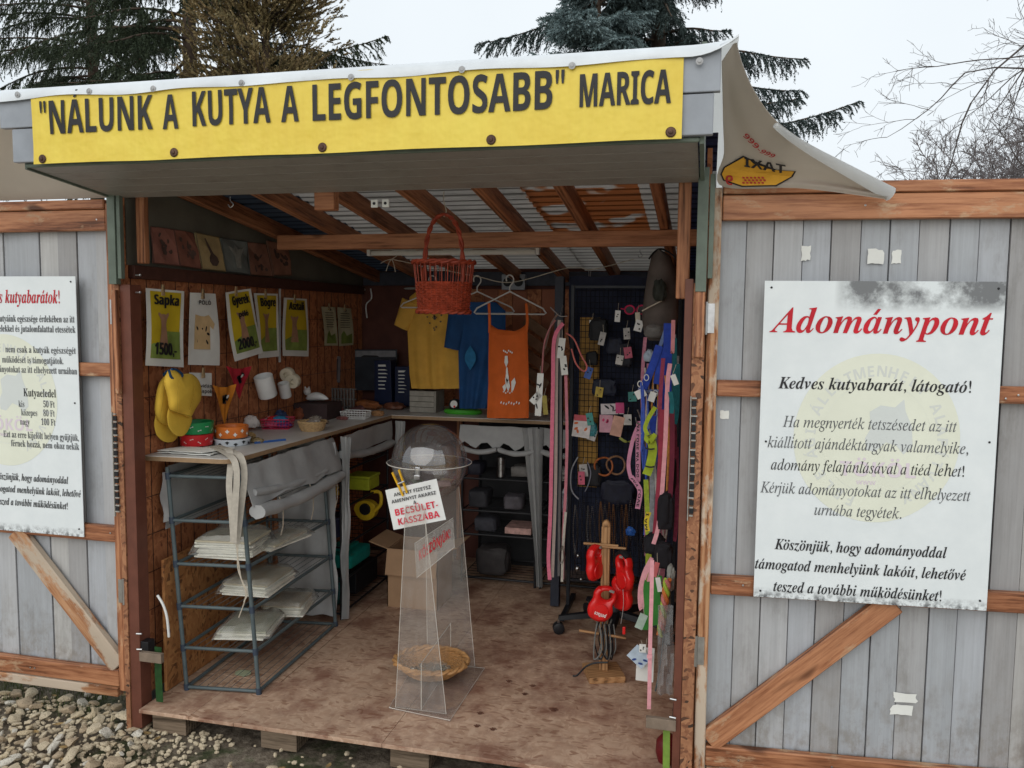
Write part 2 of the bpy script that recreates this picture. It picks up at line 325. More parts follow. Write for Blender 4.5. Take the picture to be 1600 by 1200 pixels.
# letter outlines in 1/200 em: [style, character code, advance, then per loop: point count, steps dx, dy ...]
from mathutils.geometry import tessellate_polygon
STY = ('sb', 'bi', 'b', 'i'); GLYPHS = {}
for _g in [
[0,33,54,11,36,131,-9,7,-9,-7,-2,-22,0,-12,6,-44,2,-10,3,-3,3,3,7,44,1,22,8,36,19,-9,3,-8,-3,-4,-9,4,-8,8,-4,9,4,3,8],
[0,34,71,6,61,143,-17,0,0,-23,4,-28,9,0,4,28,6,27,143,-17,0,0,-23,4,-28,8,0,5,28],
[0,44,44,11,31,19,-10,6,-9,-4,-3,-8,3,-8,7,-3,-1,-12,-6,-10,0,-4,18,12,5,17],
[0,45,65,4,57,54,-49,0,0,-19,49,0],
[0,46,44,8,30,19,-8,3,-9,-3,-3,-9,3,-8,9,-4,8,4,4,8],
[0,48,114,20,79,140,-22,5,-16,-2,-13,-7,-10,-10,-6,-15,-4,-18,-1,-22,3,-30,9,-23,16,-15,22,-5,17,2,12,7,10,11,6,14,4,18,1,21,-3,31,-9,24,16,57,121,9,-3,7,-10,3,-15,1,-22,-1,-21,-3,-16,-7,-8,-9,-4,-10,4,-5,9,-4,15,-1,21,1,22,4,15,5,10],
[0,49,114,8,82,143,-24,0,-46,-37,14,-18,26,21,1,2,-1,-111,30,0],
[0,50,114,29,72,144,-14,1,-21,-3,-16,-8,-13,-10,16,-19,8,6,16,8,8,1,8,-2,5,-3,4,-5,0,-14,-2,-6,-10,-14,-53,-55,0,-21,100,0,0,26,-62,0,0,1,40,39,13,19,4,10,1,11,-2,11,-4,9,-6,8,-9,6],
[0,51,114,50,74,142,-20,3,-14,-1,-12,-3,-11,-5,-9,-5,14,-21,12,7,9,3,9,0,10,-1,6,-3,4,-5,1,-7,-1,-5,-6,-9,-5,-2,-9,-2,-22,-1,0,-23,22,-1,16,-4,4,-3,2,-5,1,-6,-2,-9,-5,-6,-9,-5,-13,-1,-19,2,-19,7,0,-25,19,-6,22,-2,18,2,15,4,10,6,8,9,5,11,1,12,-2,12,-6,10,-12,7,-15,4,12,5,10,7,7,11,2,13,-3,14,-10,11],
[0,52,114,11,94,143,-28,0,-63,-92,0,-21,61,0,0,-30,30,0,0,30,17,0,0,23,-17,0,4,65,108,-1,-55,-34,0,29,43],
[0,53,114,29,18,143,-5,-73,12,-6,21,3,22,-5,7,-17,-2,-10,-5,-7,-9,-4,-21,-1,-10,2,-18,7,0,-26,17,-6,21,-2,25,3,18,10,11,16,3,21,-1,13,-5,11,-7,8,-9,6,-11,4,-12,1,-18,-2,2,28,51,0,0,26],
[0,54,114,35,83,144,-21,-1,-14,-3,-11,-6,-9,-7,-8,-9,-9,-21,-2,-12,-2,-25,2,-19,5,-16,8,-12,11,-8,12,-5,14,-2,20,3,16,10,9,16,4,21,-3,19,-8,14,-13,9,-17,3,-11,-1,-8,-4,-7,-5,-5,-7,-1,0,4,24,6,8,8,7,12,4,16,2,17,-2,0,24,18,53,69,6,1,9,-2,6,-4,4,-8,0,-9,-1,-11,-4,-8,-7,-4,-8,-2,-6,1,-5,3,-5,5,-3,6,-2,13,1,4,5,9,5,4],
[0,55,114,7,108,143,-102,0,0,-25,70,0,-54,-118,32,0,54,124],
[0,56,114,39,69,144,-12,1,-11,-1,-11,-3,-10,-5,-7,-6,-5,-9,-2,-11,2,-11,5,-10,8,-8,8,-7,-10,-6,-9,-8,-6,-10,-2,-14,3,-16,10,-12,16,-8,21,-2,14,1,12,4,10,6,8,7,5,10,1,11,-1,9,-3,8,-5,6,-6,6,-15,9,10,7,9,7,5,9,2,12,-2,11,-5,9,-7,6,-9,5,14,50,122,7,1,7,-1,6,-3,3,-5,1,-6,-1,-7,-4,-5,-12,-8,-12,8,-4,5,-1,7,1,6,4,5,16,48,58,8,4,16,-11,4,-4,2,-4,1,-5,-1,-8,-4,-5,-8,-4,-9,-1,-10,2,-7,3,-4,6,-1,7,1,8,5,6],
[0,57,114,34,69,143,-14,1,-20,-3,-15,-10,-10,-15,-4,-21,3,-19,9,-14,12,-10,16,-2,12,1,9,3,12,12,-1,-12,-3,-11,-6,-9,-8,-7,-12,-4,-15,-1,-18,2,0,-25,20,-1,16,1,14,4,11,5,9,8,8,9,5,10,7,23,1,24,-1,19,-6,16,-8,12,-10,9,16,48,119,8,1,6,-1,10,-7,5,-13,0,-6,-3,-10,-3,-4,-10,-5,-6,-1,-9,1,-6,5,-3,7,-1,9,1,11,4,8],
[0,58,44,8,30,88,-8,4,-9,-4,-3,-8,3,-9,9,-3,8,3,4,9,8,30,19,-8,3,-9,-3,-3,-9,3,-8,9,-4,8,4,4,8],
[0,65,138,8,50,143,-50,-143,33,0,10,34,52,0,11,-34,32,0,-51,143,5,68,117,1,4,8,-28,11,-34,-38,0],
[0,66,134,21,18,143,0,-143,53,0,22,3,17,8,10,13,4,18,-1,10,-3,7,-4,7,-11,7,-7,2,0,1,10,3,6,7,5,9,1,11,-4,18,-10,11,-18,6,-26,2,9,48,118,28,-1,7,-3,5,-4,1,-8,-1,-6,-4,-6,-7,-3,-29,-1,11,48,62,19,0,12,-1,8,-4,4,-5,1,-8,-1,-8,-4,-6,-7,-4,-12,-1,-20,0],
[0,67,127,32,89,144,-11,1,-19,-3,-17,-7,-13,-11,-10,-14,-5,-18,-2,-21,1,-21,5,-17,9,-15,13,-11,16,-7,20,-2,11,0,9,2,19,6,0,25,-28,-7,-9,-1,-16,3,-11,10,-6,15,-2,20,2,20,7,15,11,10,15,4,16,-3,16,-7,10,25,-20,7],
[0,68,148,13,18,143,0,-143,40,0,33,4,25,14,15,23,5,32,-2,21,-7,17,-11,14,-14,10,-18,6,-21,2,9,48,118,16,0,18,-3,12,-8,8,-14,3,-21,-11,-35,-33,-12,-13,0],
[0,69,112,12,18,143,0,-143,82,0,0,25,-52,0,0,37,49,0,0,24,-49,0,0,32,52,0,0,25],
[0,70,110,10,18,143,0,-143,30,0,0,56,48,0,0,25,-48,0,0,37,52,0,0,25],
[0,71,145,38,98,144,-12,1,-22,-3,-18,-6,-15,-11,-11,-15,-6,-18,-2,-20,4,-32,13,-23,21,-14,28,-5,14,0,14,2,23,6,0,74,-57,0,0,-25,27,0,0,-30,-8,-1,-11,-1,-12,2,-10,4,-6,7,-6,10,-2,12,-1,13,1,14,4,12,6,9,9,8,11,4,12,2,18,-2,14,-6,11,24,-20,6],
[0,72,153,12,48,143,-30,0,0,-143,30,0,0,62,57,0,0,-62,30,0,0,143,-30,0,0,-56,-57,0],
[0,73,78,12,71,143,-65,0,0,-17,18,-8,0,-93,-18,-8,0,-17,65,0,0,17,-17,8,0,93,17,8],
[0,74,66,16,48,143,-30,0,0,-143,-2,-7,-3,-5,-4,-2,-10,-3,-14,3,0,-26,13,-2,18,1,10,4,10,7,6,10,5,12,1,17],
[0,75,133,13,48,143,-30,0,0,-143,30,0,0,51,13,9,37,-60,35,0,-51,80,50,63,-33,0,-39,-49,-12,-16],
[0,76,113,6,48,143,-30,0,0,-143,88,0,0,25,-58,0],
[0,77,189,15,18,143,0,-143,27,0,0,74,-2,38,35,-112,28,0,38,112,-2,-37,0,-75,28,0,0,143,-40,0,-36,-109,-35,109],
[0,78,163,12,18,143,0,-143,27,0,0,78,-2,30,63,-108,39,0,0,143,-27,0,0,-77,1,-30,-63,107],
[0,79,159,24,101,143,-21,2,-22,-2,-17,-7,-13,-11,-9,-15,-5,-18,-2,-20,2,-21,5,-18,9,-15,13,-11,17,-7,22,-2,21,2,17,7,13,11,9,15,6,18,2,21,-2,20,-6,18,-9,15,-13,11,16,63,117,17,3,16,-3,11,-10,7,-15,2,-20,-2,-20,-7,-16,-11,-9,-16,-4,-17,4,-11,9,-6,16,-3,20,3,20,6,15],
[0,80,126,14,18,143,0,-143,30,0,0,51,32,1,14,6,10,7,7,10,4,11,2,12,-3,19,-10,14,-16,9,-24,3,8,48,118,14,0,18,-5,6,-16,-2,-10,-6,-6,-8,-4,-22,-1],
[0,81,159,26,101,143,-21,2,-22,-2,-17,-7,-13,-11,-9,-15,-5,-18,-2,-20,2,-21,5,-18,9,-15,13,-11,17,-7,22,-2,2,0,26,-32,39,0,-35,38,16,11,11,15,7,19,2,23,-2,20,-6,18,-9,15,-13,11,16,63,117,17,3,16,-3,11,-10,7,-15,2,-20,-2,-20,-7,-16,-11,-9,-16,-4,-17,4,-11,9,-6,16,-3,20,3,20,6,15],
[0,82,132,17,18,143,0,-143,30,0,0,55,16,0,34,-55,34,0,-42,62,13,8,6,6,4,7,3,8,1,9,-4,19,-10,13,-18,8,-25,3,9,48,118,22,-1,9,-3,5,-6,2,-9,-2,-9,-4,-6,-9,-3,-23,-2],
[0,83,110,42,70,144,-11,1,-20,-3,-15,-8,-10,-13,-3,-17,1,-9,6,-14,5,-6,11,-8,31,-16,5,-5,3,-8,-1,-6,-4,-5,-6,-3,-10,-1,-11,1,-11,3,-21,8,0,-29,19,-6,22,-2,22,3,16,8,11,13,3,18,-1,10,-3,8,-5,8,-15,11,-31,16,-5,5,-2,7,2,6,3,5,5,2,16,1,8,-1,18,-7,10,24,-22,7],
[0,84,116,8,112,143,-108,0,0,-25,39,0,0,-118,30,0,0,118,39,0],
[0,85,151,24,47,143,-30,0,0,-92,4,-22,11,-17,18,-10,25,-4,18,2,15,5,12,8,8,11,4,12,2,14,0,93,-30,0,0,-87,-2,-15,-5,-10,-9,-6,-12,-2,-13,2,-9,5,-5,10,-2,15],
[0,86,130,9,30,143,-30,0,48,-143,34,0,48,143,-31,0,-27,-85,-7,-32,-7,29],
[0,87,193,19,30,143,-30,0,36,-143,35,0,20,78,6,30,5,-30,20,-78,35,0,37,143,-30,0,-20,-83,-6,-33,-5,31,-22,85,-29,0,-20,-80,-7,-36,-6,33],
[0,88,133,12,36,143,-33,0,44,-69,-47,-74,32,0,34,54,33,-54,35,0,-49,72,45,71,-32,0,-31,-52],
[0,89,125,9,33,143,-33,0,47,-89,0,-54,31,0,0,56,47,87,-33,0,-30,-59],
[0,90,116,10,109,143,-103,0,0,-25,67,0,-68,-98,0,-20,106,0,0,25,-70,0,68,98],
[0,97,121,29,80,109,-20,2,-11,0,-11,-2,-20,-7,10,-20,16,5,15,3,7,-2,6,-2,3,-6,1,-12,-40,-3,-15,-7,-9,-10,-4,-15,3,-16,7,-11,11,-6,13,-2,12,1,10,3,7,5,8,8,6,-15,21,0,0,73,-3,17,-9,12,12,65,50,11,0,-2,-18,-4,-6,-8,-5,-14,-1,-5,3,-3,3,-1,6,1,8,5,5,7,4],
[0,98,127,23,46,152,-30,0,0,-152,22,0,5,12,3,0,4,-5,7,-5,8,-3,11,-1,17,4,13,10,9,18,3,25,-3,24,-9,18,-13,11,-17,3,-10,-1,-9,-4,-7,-5,-4,-6,-2,0,16,50,80,7,6,10,1,8,-2,7,-6,4,-10,1,-14,-1,-14,-4,-10,-6,-7,-9,-2,-10,2,-7,7,-4,10,0,17,1,13],
[0,99,103,28,73,111,-11,0,-14,-1,-13,-5,-11,-7,-8,-12,-5,-14,-2,-18,3,-25,10,-17,16,-11,22,-3,10,0,16,4,7,4,0,26,-14,-7,-7,-2,-10,-1,-9,2,-7,6,-5,10,-2,14,6,25,17,8,13,-1,13,-5,9,23],
[0,100,127,23,111,152,-30,0,1,-41,1,-16,-6,7,-7,4,-8,4,-11,1,-17,-3,-13,-11,-9,-18,-3,-25,3,-24,8,-18,14,-10,16,-4,11,1,9,4,6,5,5,6,1,0,6,-14,23,0,16,60,87,11,-2,7,-7,4,-10,1,-17,-1,-13,-4,-9,-7,-5,-10,-2,-9,2,-7,6,-4,10,-2,14,2,14,4,10,7,7],
[0,101,118,28,81,108,-20,3,-15,-1,-12,-5,-11,-8,-7,-11,-5,-15,-2,-17,2,-17,5,-15,9,-10,11,-8,14,-4,15,-2,21,2,17,6,0,23,-17,-7,-10,-1,-10,-1,-11,2,-8,5,-6,9,-2,11,71,0,0,15,-4,21,-10,15,9,53,89,8,1,9,-2,6,-4,4,-8,2,-9,-42,0,2,10,4,7],
[0,102,77,22,67,153,-19,-1,-10,-2,-7,-4,-6,-7,-3,-9,-2,-21,-16,-8,0,-14,16,0,0,-87,30,0,0,87,26,0,0,22,-26,0,1,12,2,5,4,2,5,2,17,-4,7,22],
[0,103,127,30,69,107,-18,4,-17,-3,-14,-12,-8,-18,-3,-24,3,-23,8,-18,13,-11,17,-4,10,1,8,3,7,5,7,7,-1,-16,-5,-18,-18,-6,-22,2,-20,6,0,-24,9,-3,20,-3,11,0,24,3,17,9,11,15,3,21,0,109,-25,0,-3,-14,12,60,87,11,-2,7,-6,4,-10,1,-18,-1,-14,-4,-9,-7,-5,-10,-2,-16,9,-6,24,6,25],
[0,104,131,23,46,152,-30,0,0,-152,30,0,0,51,1,16,3,11,8,7,11,2,13,-5,4,-18,0,-64,30,0,0,71,-2,18,-8,13,-13,7,-16,2,-9,-1,-9,-3,-7,-5,-6,-7,-2,0],
[0,105,61,14,37,151,-13,0,-5,-2,-3,-5,-2,-6,2,-8,3,-4,5,-2,13,0,5,2,4,4,1,8,-1,6,-4,5,4,46,109,-30,0,0,-109,30,0],
[0,106,61,14,37,151,-13,0,-5,-2,-3,-5,-2,-6,2,-8,3,-4,5,-2,13,0,5,2,4,4,1,8,-1,6,-4,5,16,46,109,-30,0,0,-116,-2,-9,-3,-5,-4,-2,-9,-1,-11,2,0,-24,15,-2,18,1,9,4,8,6,5,7,2,9,2,9],
[0,107,124,14,46,152,-30,0,0,-152,30,0,0,34,12,10,32,-44,34,0,-46,62,44,47,-34,0,-34,-37,-10,-13,2,25],
[0,108,61,4,46,152,-30,0,0,-152,30,0],
[0,109,196,39,87,110,-21,0,-8,-3,-8,-5,-6,-7,-2,0,-4,14,-22,0,0,-109,30,0,0,67,4,11,7,7,10,2,13,-5,4,-18,0,-64,30,0,0,55,1,14,3,10,7,6,10,2,13,-5,4,-18,0,-64,30,0,0,71,-3,18,-7,13,-12,7,-16,2,-10,-1,-8,-3,-8,-5,-6,-7,-3,0,-5,7,-8,5],
[0,110,131,25,94,109,-16,2,-10,-1,-10,-3,-8,-5,-6,-7,-2,0,-4,14,-22,0,0,-109,30,0,0,51,1,16,3,11,8,7,11,2,8,-1,5,-4,4,-8,0,-10,0,-64,30,0,0,71,-2,18,-8,13],
[0,111,124,20,77,110,-15,1,-22,-3,-17,-11,-11,-18,-3,-24,2,-17,5,-14,8,-11,10,-9,13,-4,15,-2,22,4,16,11,11,18,4,24,-2,17,-5,14,-8,10,-10,8,16,52,85,10,2,10,-2,7,-6,4,-10,1,-14,-1,-15,-4,-10,-7,-6,-10,-2,-10,2,-7,6,-4,10,-2,15,2,14,4,10],
[0,112,127,23,93,108,-17,3,-10,-1,-9,-4,-7,-5,-4,-6,-2,0,-4,14,-24,0,0,-157,30,0,-2,60,2,0,4,-5,7,-5,8,-3,11,-1,16,4,14,10,9,18,3,25,-3,24,-9,18,14,47,71,3,9,7,6,10,1,15,-8,5,-24,-1,-14,-4,-10,-6,-7,-9,-2,-10,2,-7,7,-4,10,0,14],
[0,113,127,23,62,110,-11,1,-17,-3,-13,-11,-9,-18,-3,-25,3,-24,8,-18,14,-10,16,-4,11,1,9,4,6,5,5,6,1,0,-1,-16,0,-46,30,0,0,157,-25,0,-4,-14,-5,7,-7,4,14,60,87,11,-2,7,-6,4,-11,1,-17,-1,-13,-4,-9,-7,-6,-10,-2,-16,9,-6,24,2,14,4,10,6,7],
[0,114,91,17,79,111,-13,-1,-9,-5,-7,-7,-6,-7,-2,0,-4,18,-22,0,0,-109,30,0,0,65,4,7,5,5,6,4,15,3,8,-2,2,28],
[0,115,99,37,62,111,-10,0,-18,-2,-13,-5,-9,-10,-3,-13,1,-9,2,-6,4,-6,14,-9,28,-15,4,-4,0,-6,-3,-4,-5,-2,-16,0,-10,2,-19,7,0,-25,17,-4,19,-2,21,2,14,7,9,11,3,14,-1,9,-3,7,-4,6,-6,4,-35,17,-5,7,4,5,10,2,7,0,23,-8,8,21,-18,7],
[0,116,87,23,49,132,-19,0,-9,-22,-16,-11,0,-12,14,0,0,-53,1,-12,3,-10,6,-6,7,-5,8,-2,17,-1,19,5,0,22,-18,-3,-6,0,-4,3,-2,4,-1,58,30,0,0,22,-30,0],
[0,117,131,25,45,109,-30,0,0,-71,3,-18,8,-12,12,-8,16,-2,10,1,9,3,8,5,6,7,2,0,4,-14,23,0,0,109,-30,0,0,-51,-1,-16,-4,-11,-7,-7,-12,-2,-8,1,-5,5,-3,7,-1,11],
[0,118,114,10,31,109,-31,0,42,-109,30,0,42,109,-32,0,-20,-62,-6,-22,-1,10,-3,12],
[0,119,171,17,32,109,-30,0,31,-109,32,0,20,86,21,-86,32,0,31,109,-29,0,-13,-48,-7,-36,-4,28,-14,56,-32,0,-14,-54,-6,-30,-4,30],
[0,120,116,12,37,109,-34,0,35,-53,-37,-56,34,0,23,38,23,-38,33,0,-36,56,35,53,-34,0,-21,-35],
[0,121,114,19,33,109,-33,0,43,-108,-5,-13,-4,-6,-7,-4,-9,-2,-11,1,0,-23,15,-2,15,2,13,6,10,11,8,15,46,123,-32,0,-20,-61,-4,-19,-4,14],
[0,122,98,10,90,109,-82,0,0,-23,48,0,-50,-68,0,-18,86,0,0,23,-51,0,49,67],
[1,33,54,11,36,131,-9,7,-9,-7,-2,-22,0,-12,6,-44,2,-10,3,-3,3,3,7,44,1,22,8,36,19,-9,3,-8,-3,-4,-9,4,-8,8,-4,9,4,3,8],
[1,44,44,11,31,19,-10,6,-9,-4,-3,-8,3,-8,7,-3,-1,-12,-6,-10,0,-4,18,12,5,17],
[1,65,125,23,102,138,-6,0,-100,-124,-8,-7,-8,-2,0,-5,41,0,0,5,-9,2,-4,5,2,5,4,7,15,18,42,0,-1,-24,-3,-6,-5,-5,-9,-2,0,-5,63,0,0,5,-14,5,-5,14,3,35,50,39,48,-3,-48],
[1,75,127,45,84,134,-62,0,0,-4,11,-3,2,-3,1,-5,-1,-6,-26,-95,-5,-10,-4,-2,-10,-1,0,-5,63,0,0,5,-11,2,-2,3,-2,4,14,52,2,-2,22,-48,1,-4,-2,-5,-11,-2,0,-5,56,0,0,5,-9,3,-3,4,-32,68,46,42,10,7,5,1,0,4,-42,0,0,-4,9,-2,2,-5,-4,-7,-11,-12,-37,-33,9,38,5,13,2,4,4,2,10,2],
[1,97,100,31,59,89,-10,3,-11,-2,-13,-8,-8,-7,-7,-9,-7,-11,-5,-11,-2,-11,-2,-11,2,-10,4,-8,7,-5,9,-1,9,1,8,5,8,7,7,11,-2,-12,3,-9,9,-3,16,6,15,19,-4,3,-8,-10,-6,-4,-2,1,-1,4,20,73,-21,0,-3,-11,15,47,82,4,2,6,-3,2,-7,-2,-14,-5,-16,-6,-16,-9,-11,-5,-4,-4,-1,-6,3,-3,9,2,10,11,31,5,8],
[1,98,96,24,38,76,18,64,-42,-6,0,-5,8,0,3,-1,2,-6,-30,-113,1,-3,2,-2,16,-6,7,-1,16,3,15,7,8,7,15,19,5,11,4,11,0,11,-1,11,-4,8,-7,5,-9,2,-14,-4,15,46,76,7,2,4,0,3,-3,2,-9,-2,-15,-5,-17,-12,-21,-5,-5,-11,-4,-5,2,-1,4,2,11,11,37,6,11],
[1,100,100,36,70,25,32,115,-41,-6,0,-5,9,-1,2,-2,0,-4,-9,-34,-7,3,-7,1,-13,-2,-13,-9,-8,-8,-12,-19,-4,-10,-3,-10,-1,-10,2,-11,4,-9,7,-5,8,-2,10,2,8,5,7,8,8,10,-2,-12,3,-10,9,-3,7,2,7,5,15,19,-4,3,-8,-10,-5,-4,-2,1,-1,1,17,53,84,5,-2,2,-8,-2,-12,-4,-16,-8,-16,-8,-13,-5,-3,-4,-2,-4,1,-5,6,0,4,0,7,4,16,8,16,8,13,9,8],
[1,101,80,30,62,91,-10,1,-10,-1,-9,-5,-10,-6,-8,-8,-8,-10,-5,-11,-4,-11,-1,-11,2,-13,6,-10,9,-7,12,-2,21,7,17,21,-6,3,-11,-13,-11,-5,-6,2,-4,3,-3,5,-1,6,1,11,23,6,16,9,9,10,3,12,-1,7,-5,6,12,44,83,7,3,5,-2,1,-3,-1,-11,-2,-7,-6,-6,-6,-6,-8,-5,-9,-2,5,18,8,13],
[1,103,89,44,60,90,-16,2,-10,-1,-10,-4,-9,-5,-7,-8,-4,-8,-2,-10,4,-12,11,-10,-13,-9,-4,-5,-1,-5,3,-7,8,-6,-19,-10,-5,-5,-1,-7,2,-8,8,-7,12,-5,16,-2,13,2,11,2,9,5,7,6,5,8,2,8,-2,7,-8,10,-38,16,-2,3,1,3,4,4,22,0,10,4,9,6,7,7,4,8,1,10,0,7,11,0,1,8,-17,0,13,41,84,5,2,7,-4,2,-8,-1,-10,-5,-16,-5,-6,-4,-4,-6,-1,-6,3,-2,9,2,17,8,14,13,6,-9,12,8,23,-9,5,-4,2,-6,-1,-5,-5,-5,-7,-4,-10,-1,-9,1,-7,4,-5,5,-2,7],
[1,104,106,34,34,58,22,82,-23,-4,-19,-2,0,-5,11,-1,1,-2,1,-5,-33,-121,25,0,9,30,11,25,12,17,11,6,4,-2,0,-2,-16,-56,-1,-6,3,-11,10,-4,17,7,16,22,-4,3,-9,-12,-6,-4,-2,1,-1,3,16,49,1,11,-4,11,-11,4,-10,-2,-10,-6,-10,-10],
[1,105,58,16,44,136,-5,1,-5,-1,-4,-3,-3,-4,-1,-5,1,-5,3,-5,4,-2,5,-2,5,2,4,2,4,5,0,5,0,5,-4,4,18,26,26,19,66,-39,-6,0,-5,8,-1,2,-4,-16,-64,1,-6,3,-4,4,-4,6,0,17,6,15,20,-4,3,-8,-11,-6,-3,-2,1,-1,2],
[1,106,53,14,46,136,-6,1,-5,-1,-4,-3,-3,-4,0,-10,3,-5,4,-2,5,-2,6,2,4,2,3,5,0,10,-3,4,28,24,10,22,82,-40,-6,1,-5,8,-1,2,-4,-1,-4,-24,-95,-3,-7,-4,-4,-4,-1,-3,1,-1,1,3,6,0,7,-6,5,-4,1,-4,-1,-3,-3,-2,-3,-1,-5,2,-6,4,-5,6,-4,8,-1,16,3,12,10,9,16],
[1,107,96,34,32,49,24,91,-23,-4,-19,-2,0,-5,11,-1,1,-2,1,-5,-33,-121,25,0,10,38,7,5,4,-24,6,-13,6,-7,9,-2,13,7,13,19,-5,2,-5,-9,-5,-4,-5,3,-5,15,-6,30,29,22,9,3,0,5,-40,0,0,-5,7,-1,2,-2,0,-2,-1,-5,-9,-9],
[1,108,52,22,24,26,30,114,-39,-6,1,-5,8,-1,2,-5,-3,-13,-25,-88,-1,-10,1,-6,3,-5,5,-3,6,-1,8,2,8,5,7,8,8,11,-4,3,-8,-10,-6,-4,-3,1,0,3],
[1,109,156,48,34,58,11,34,-40,-6,1,-5,7,-1,2,-6,-19,-74,24,0,9,32,12,25,12,16,10,5,3,-1,1,-6,-21,-71,22,0,17,45,10,19,9,10,9,4,3,-1,1,-3,-12,-40,-5,-22,3,-11,10,-3,8,1,8,5,8,8,8,12,-5,3,-6,-9,-7,-5,-2,1,-1,3,15,50,2,10,-4,11,-11,4,-10,-2,-9,-4,-18,-21,2,12,-3,11,-12,4,-10,-2,-10,-6,-10,-11],
[1,110,106,34,34,58,11,34,-40,-6,1,-5,7,-1,2,-6,-19,-74,24,0,9,32,12,25,11,15,11,6,3,-2,1,-6,-15,-45,-2,-13,3,-11,10,-4,9,2,7,5,16,20,-5,3,-10,-13,-2,-1,-3,1,-1,3,14,43,3,13,0,4,-3,11,-12,4,-10,-2,-10,-6,-10,-11],
[1,111,94,24,66,90,-14,2,-10,-1,-10,-5,-9,-6,-9,-8,-7,-10,-5,-11,-4,-11,-1,-11,2,-13,7,-10,10,-7,13,-2,11,2,10,4,10,7,8,8,7,10,5,11,4,11,1,10,-2,14,-7,10,17,47,85,4,1,8,-4,2,-10,0,-7,-3,-17,-6,-18,-8,-15,-4,-6,-5,-4,-4,-1,-8,3,-2,11,0,7,3,17,6,18,8,16],
[1,112,98,33,37,72,6,20,-38,-6,0,-4,8,-2,2,-2,0,-6,-26,-100,-4,-6,-8,-2,0,-6,49,0,0,6,-10,2,-2,2,-1,3,1,9,6,22,7,-4,7,-1,10,2,10,4,9,8,8,9,7,11,6,11,4,13,1,12,-2,11,-4,8,-7,4,-8,2,-16,-5,13,42,69,14,9,6,-3,1,-3,1,-6,-2,-12,-9,-25,-8,-15,-10,-8,-5,-2,-5,2,-2,5,8,31],
[1,114,78,24,34,56,11,36,-40,-6,1,-5,7,-1,2,-6,-19,-74,24,0,4,15,9,26,5,11,9,15,7,5,6,-6,6,-1,4,1,4,3,2,4,1,6,-3,10,-8,3,-4,0,-7,-5,-8,-9],
[1,115,75,40,43,91,-9,1,-10,-2,-8,-5,-6,-7,-2,-10,1,-6,6,-14,19,-25,2,-7,-3,-9,-9,-3,-14,7,-6,20,-6,1,-5,-33,5,-1,3,3,3,1,23,-5,8,1,7,3,6,4,5,5,3,7,1,7,-3,10,-5,10,-18,25,-2,7,1,4,6,5,4,1,12,-6,7,-18,5,-1,4,30,-5,0,-2,-2,-4,-1],
[1,116,55,23,48,118,-8,0,-16,-18,-20,-12,0,-6,10,0,-18,-64,-1,-6,4,-11,10,-4,9,2,8,5,8,9,9,12,-5,3,-9,-12,-6,-4,-2,1,-1,7,18,62,16,0,2,8,-16,0],
[1,117,106,35,24,23,19,69,-39,-6,0,-5,8,-1,2,-4,-3,-13,-11,-41,-2,-10,4,-11,12,-4,10,2,10,6,10,11,10,14,-4,-18,1,-6,3,-5,4,-3,6,-1,8,2,8,5,16,20,-5,3,-8,-11,-5,-3,-4,4,20,73,-24,0,-9,-31,-11,-25,-13,-17,-11,-5,-2,1,-2,3],
[1,118,85,28,32,88,-3,4,-30,-6,1,-4,8,-4,3,-10,3,-22,0,-49,4,1,11,10,21,22,14,20,9,16,3,13,-1,5,-3,4,-4,3,-4,1,-9,-3,-2,-4,-1,-4,1,-5,7,-9,1,-4,-9,-18,-15,-19,-1,30,-2,19],
[1,121,84,41,30,88,-5,4,-28,-4,0,-6,7,0,3,-2,6,-17,6,-26,6,-39,-3,-7,-8,-11,-6,-5,-2,-1,-18,8,-8,-3,-4,-9,1,-4,3,-4,5,-3,6,-1,7,2,8,4,8,6,8,8,16,20,14,24,12,23,10,28,0,11,-3,5,-3,2,-11,0,-3,-2,-3,-4,-1,-5,1,-5,9,-8,1,-4,-4,-15,-13,-26,-10,54],
[1,122,77,31,10,90,-9,-31,5,0,4,8,4,3,33,1,-57,-71,0,-4,3,-1,12,7,5,-2,21,-12,7,-2,8,-1,9,1,7,4,4,6,1,6,-2,8,-8,3,-8,-3,-2,-3,-1,-5,4,-8,0,-2,-4,-2,-4,2,-12,20,-6,6,-8,4,57,68],
[2,44,44,11,31,19,-10,6,-9,-4,-3,-8,3,-8,7,-3,-1,-12,-6,-10,0,-4,18,12,5,17],
[2,46,44,8,30,19,-8,3,-9,-3,-3,-9,3,-8,9,-4,8,4,4,8],
[2,48,112,24,72,142,-16,3,-16,-3,-13,-6,-9,-11,-6,-15,-4,-18,-1,-20,1,-21,4,-18,6,-15,9,-11,13,-7,16,-2,16,2,12,7,10,11,6,15,4,18,1,21,-1,20,-4,18,-6,15,-10,11,15,47,128,9,4,9,-4,5,-12,3,-19,0,-51,-3,-19,-5,-12,-9,-4,-9,4,-5,12,-3,19,-1,26,1,25,3,19],
[2,49,112,22,76,144,-23,0,-23,-17,-22,-9,1,-6,3,-5,4,-3,4,-1,6,1,6,5,14,15,0,-100,-1,-7,-5,-6,-21,-1,0,-10,83,0,0,10,-16,0,-5,2,-3,2,-2,4],
[2,53,112,46,18,143,-6,-69,9,-4,22,4,12,-2,9,-6,5,-9,1,-13,0,-11,-3,-8,-4,-6,-5,-4,-12,-3,-7,1,-6,3,-4,4,-3,5,-2,11,-6,-1,-6,-3,-3,-4,-1,-6,1,-6,3,-6,5,-4,8,-4,11,-3,22,0,9,1,9,4,8,4,7,6,5,8,4,10,1,12,-3,19,-11,13,-16,8,-21,3,-22,-3,3,37,46,-1,4,-4,3,-10,11,0,-1,37],
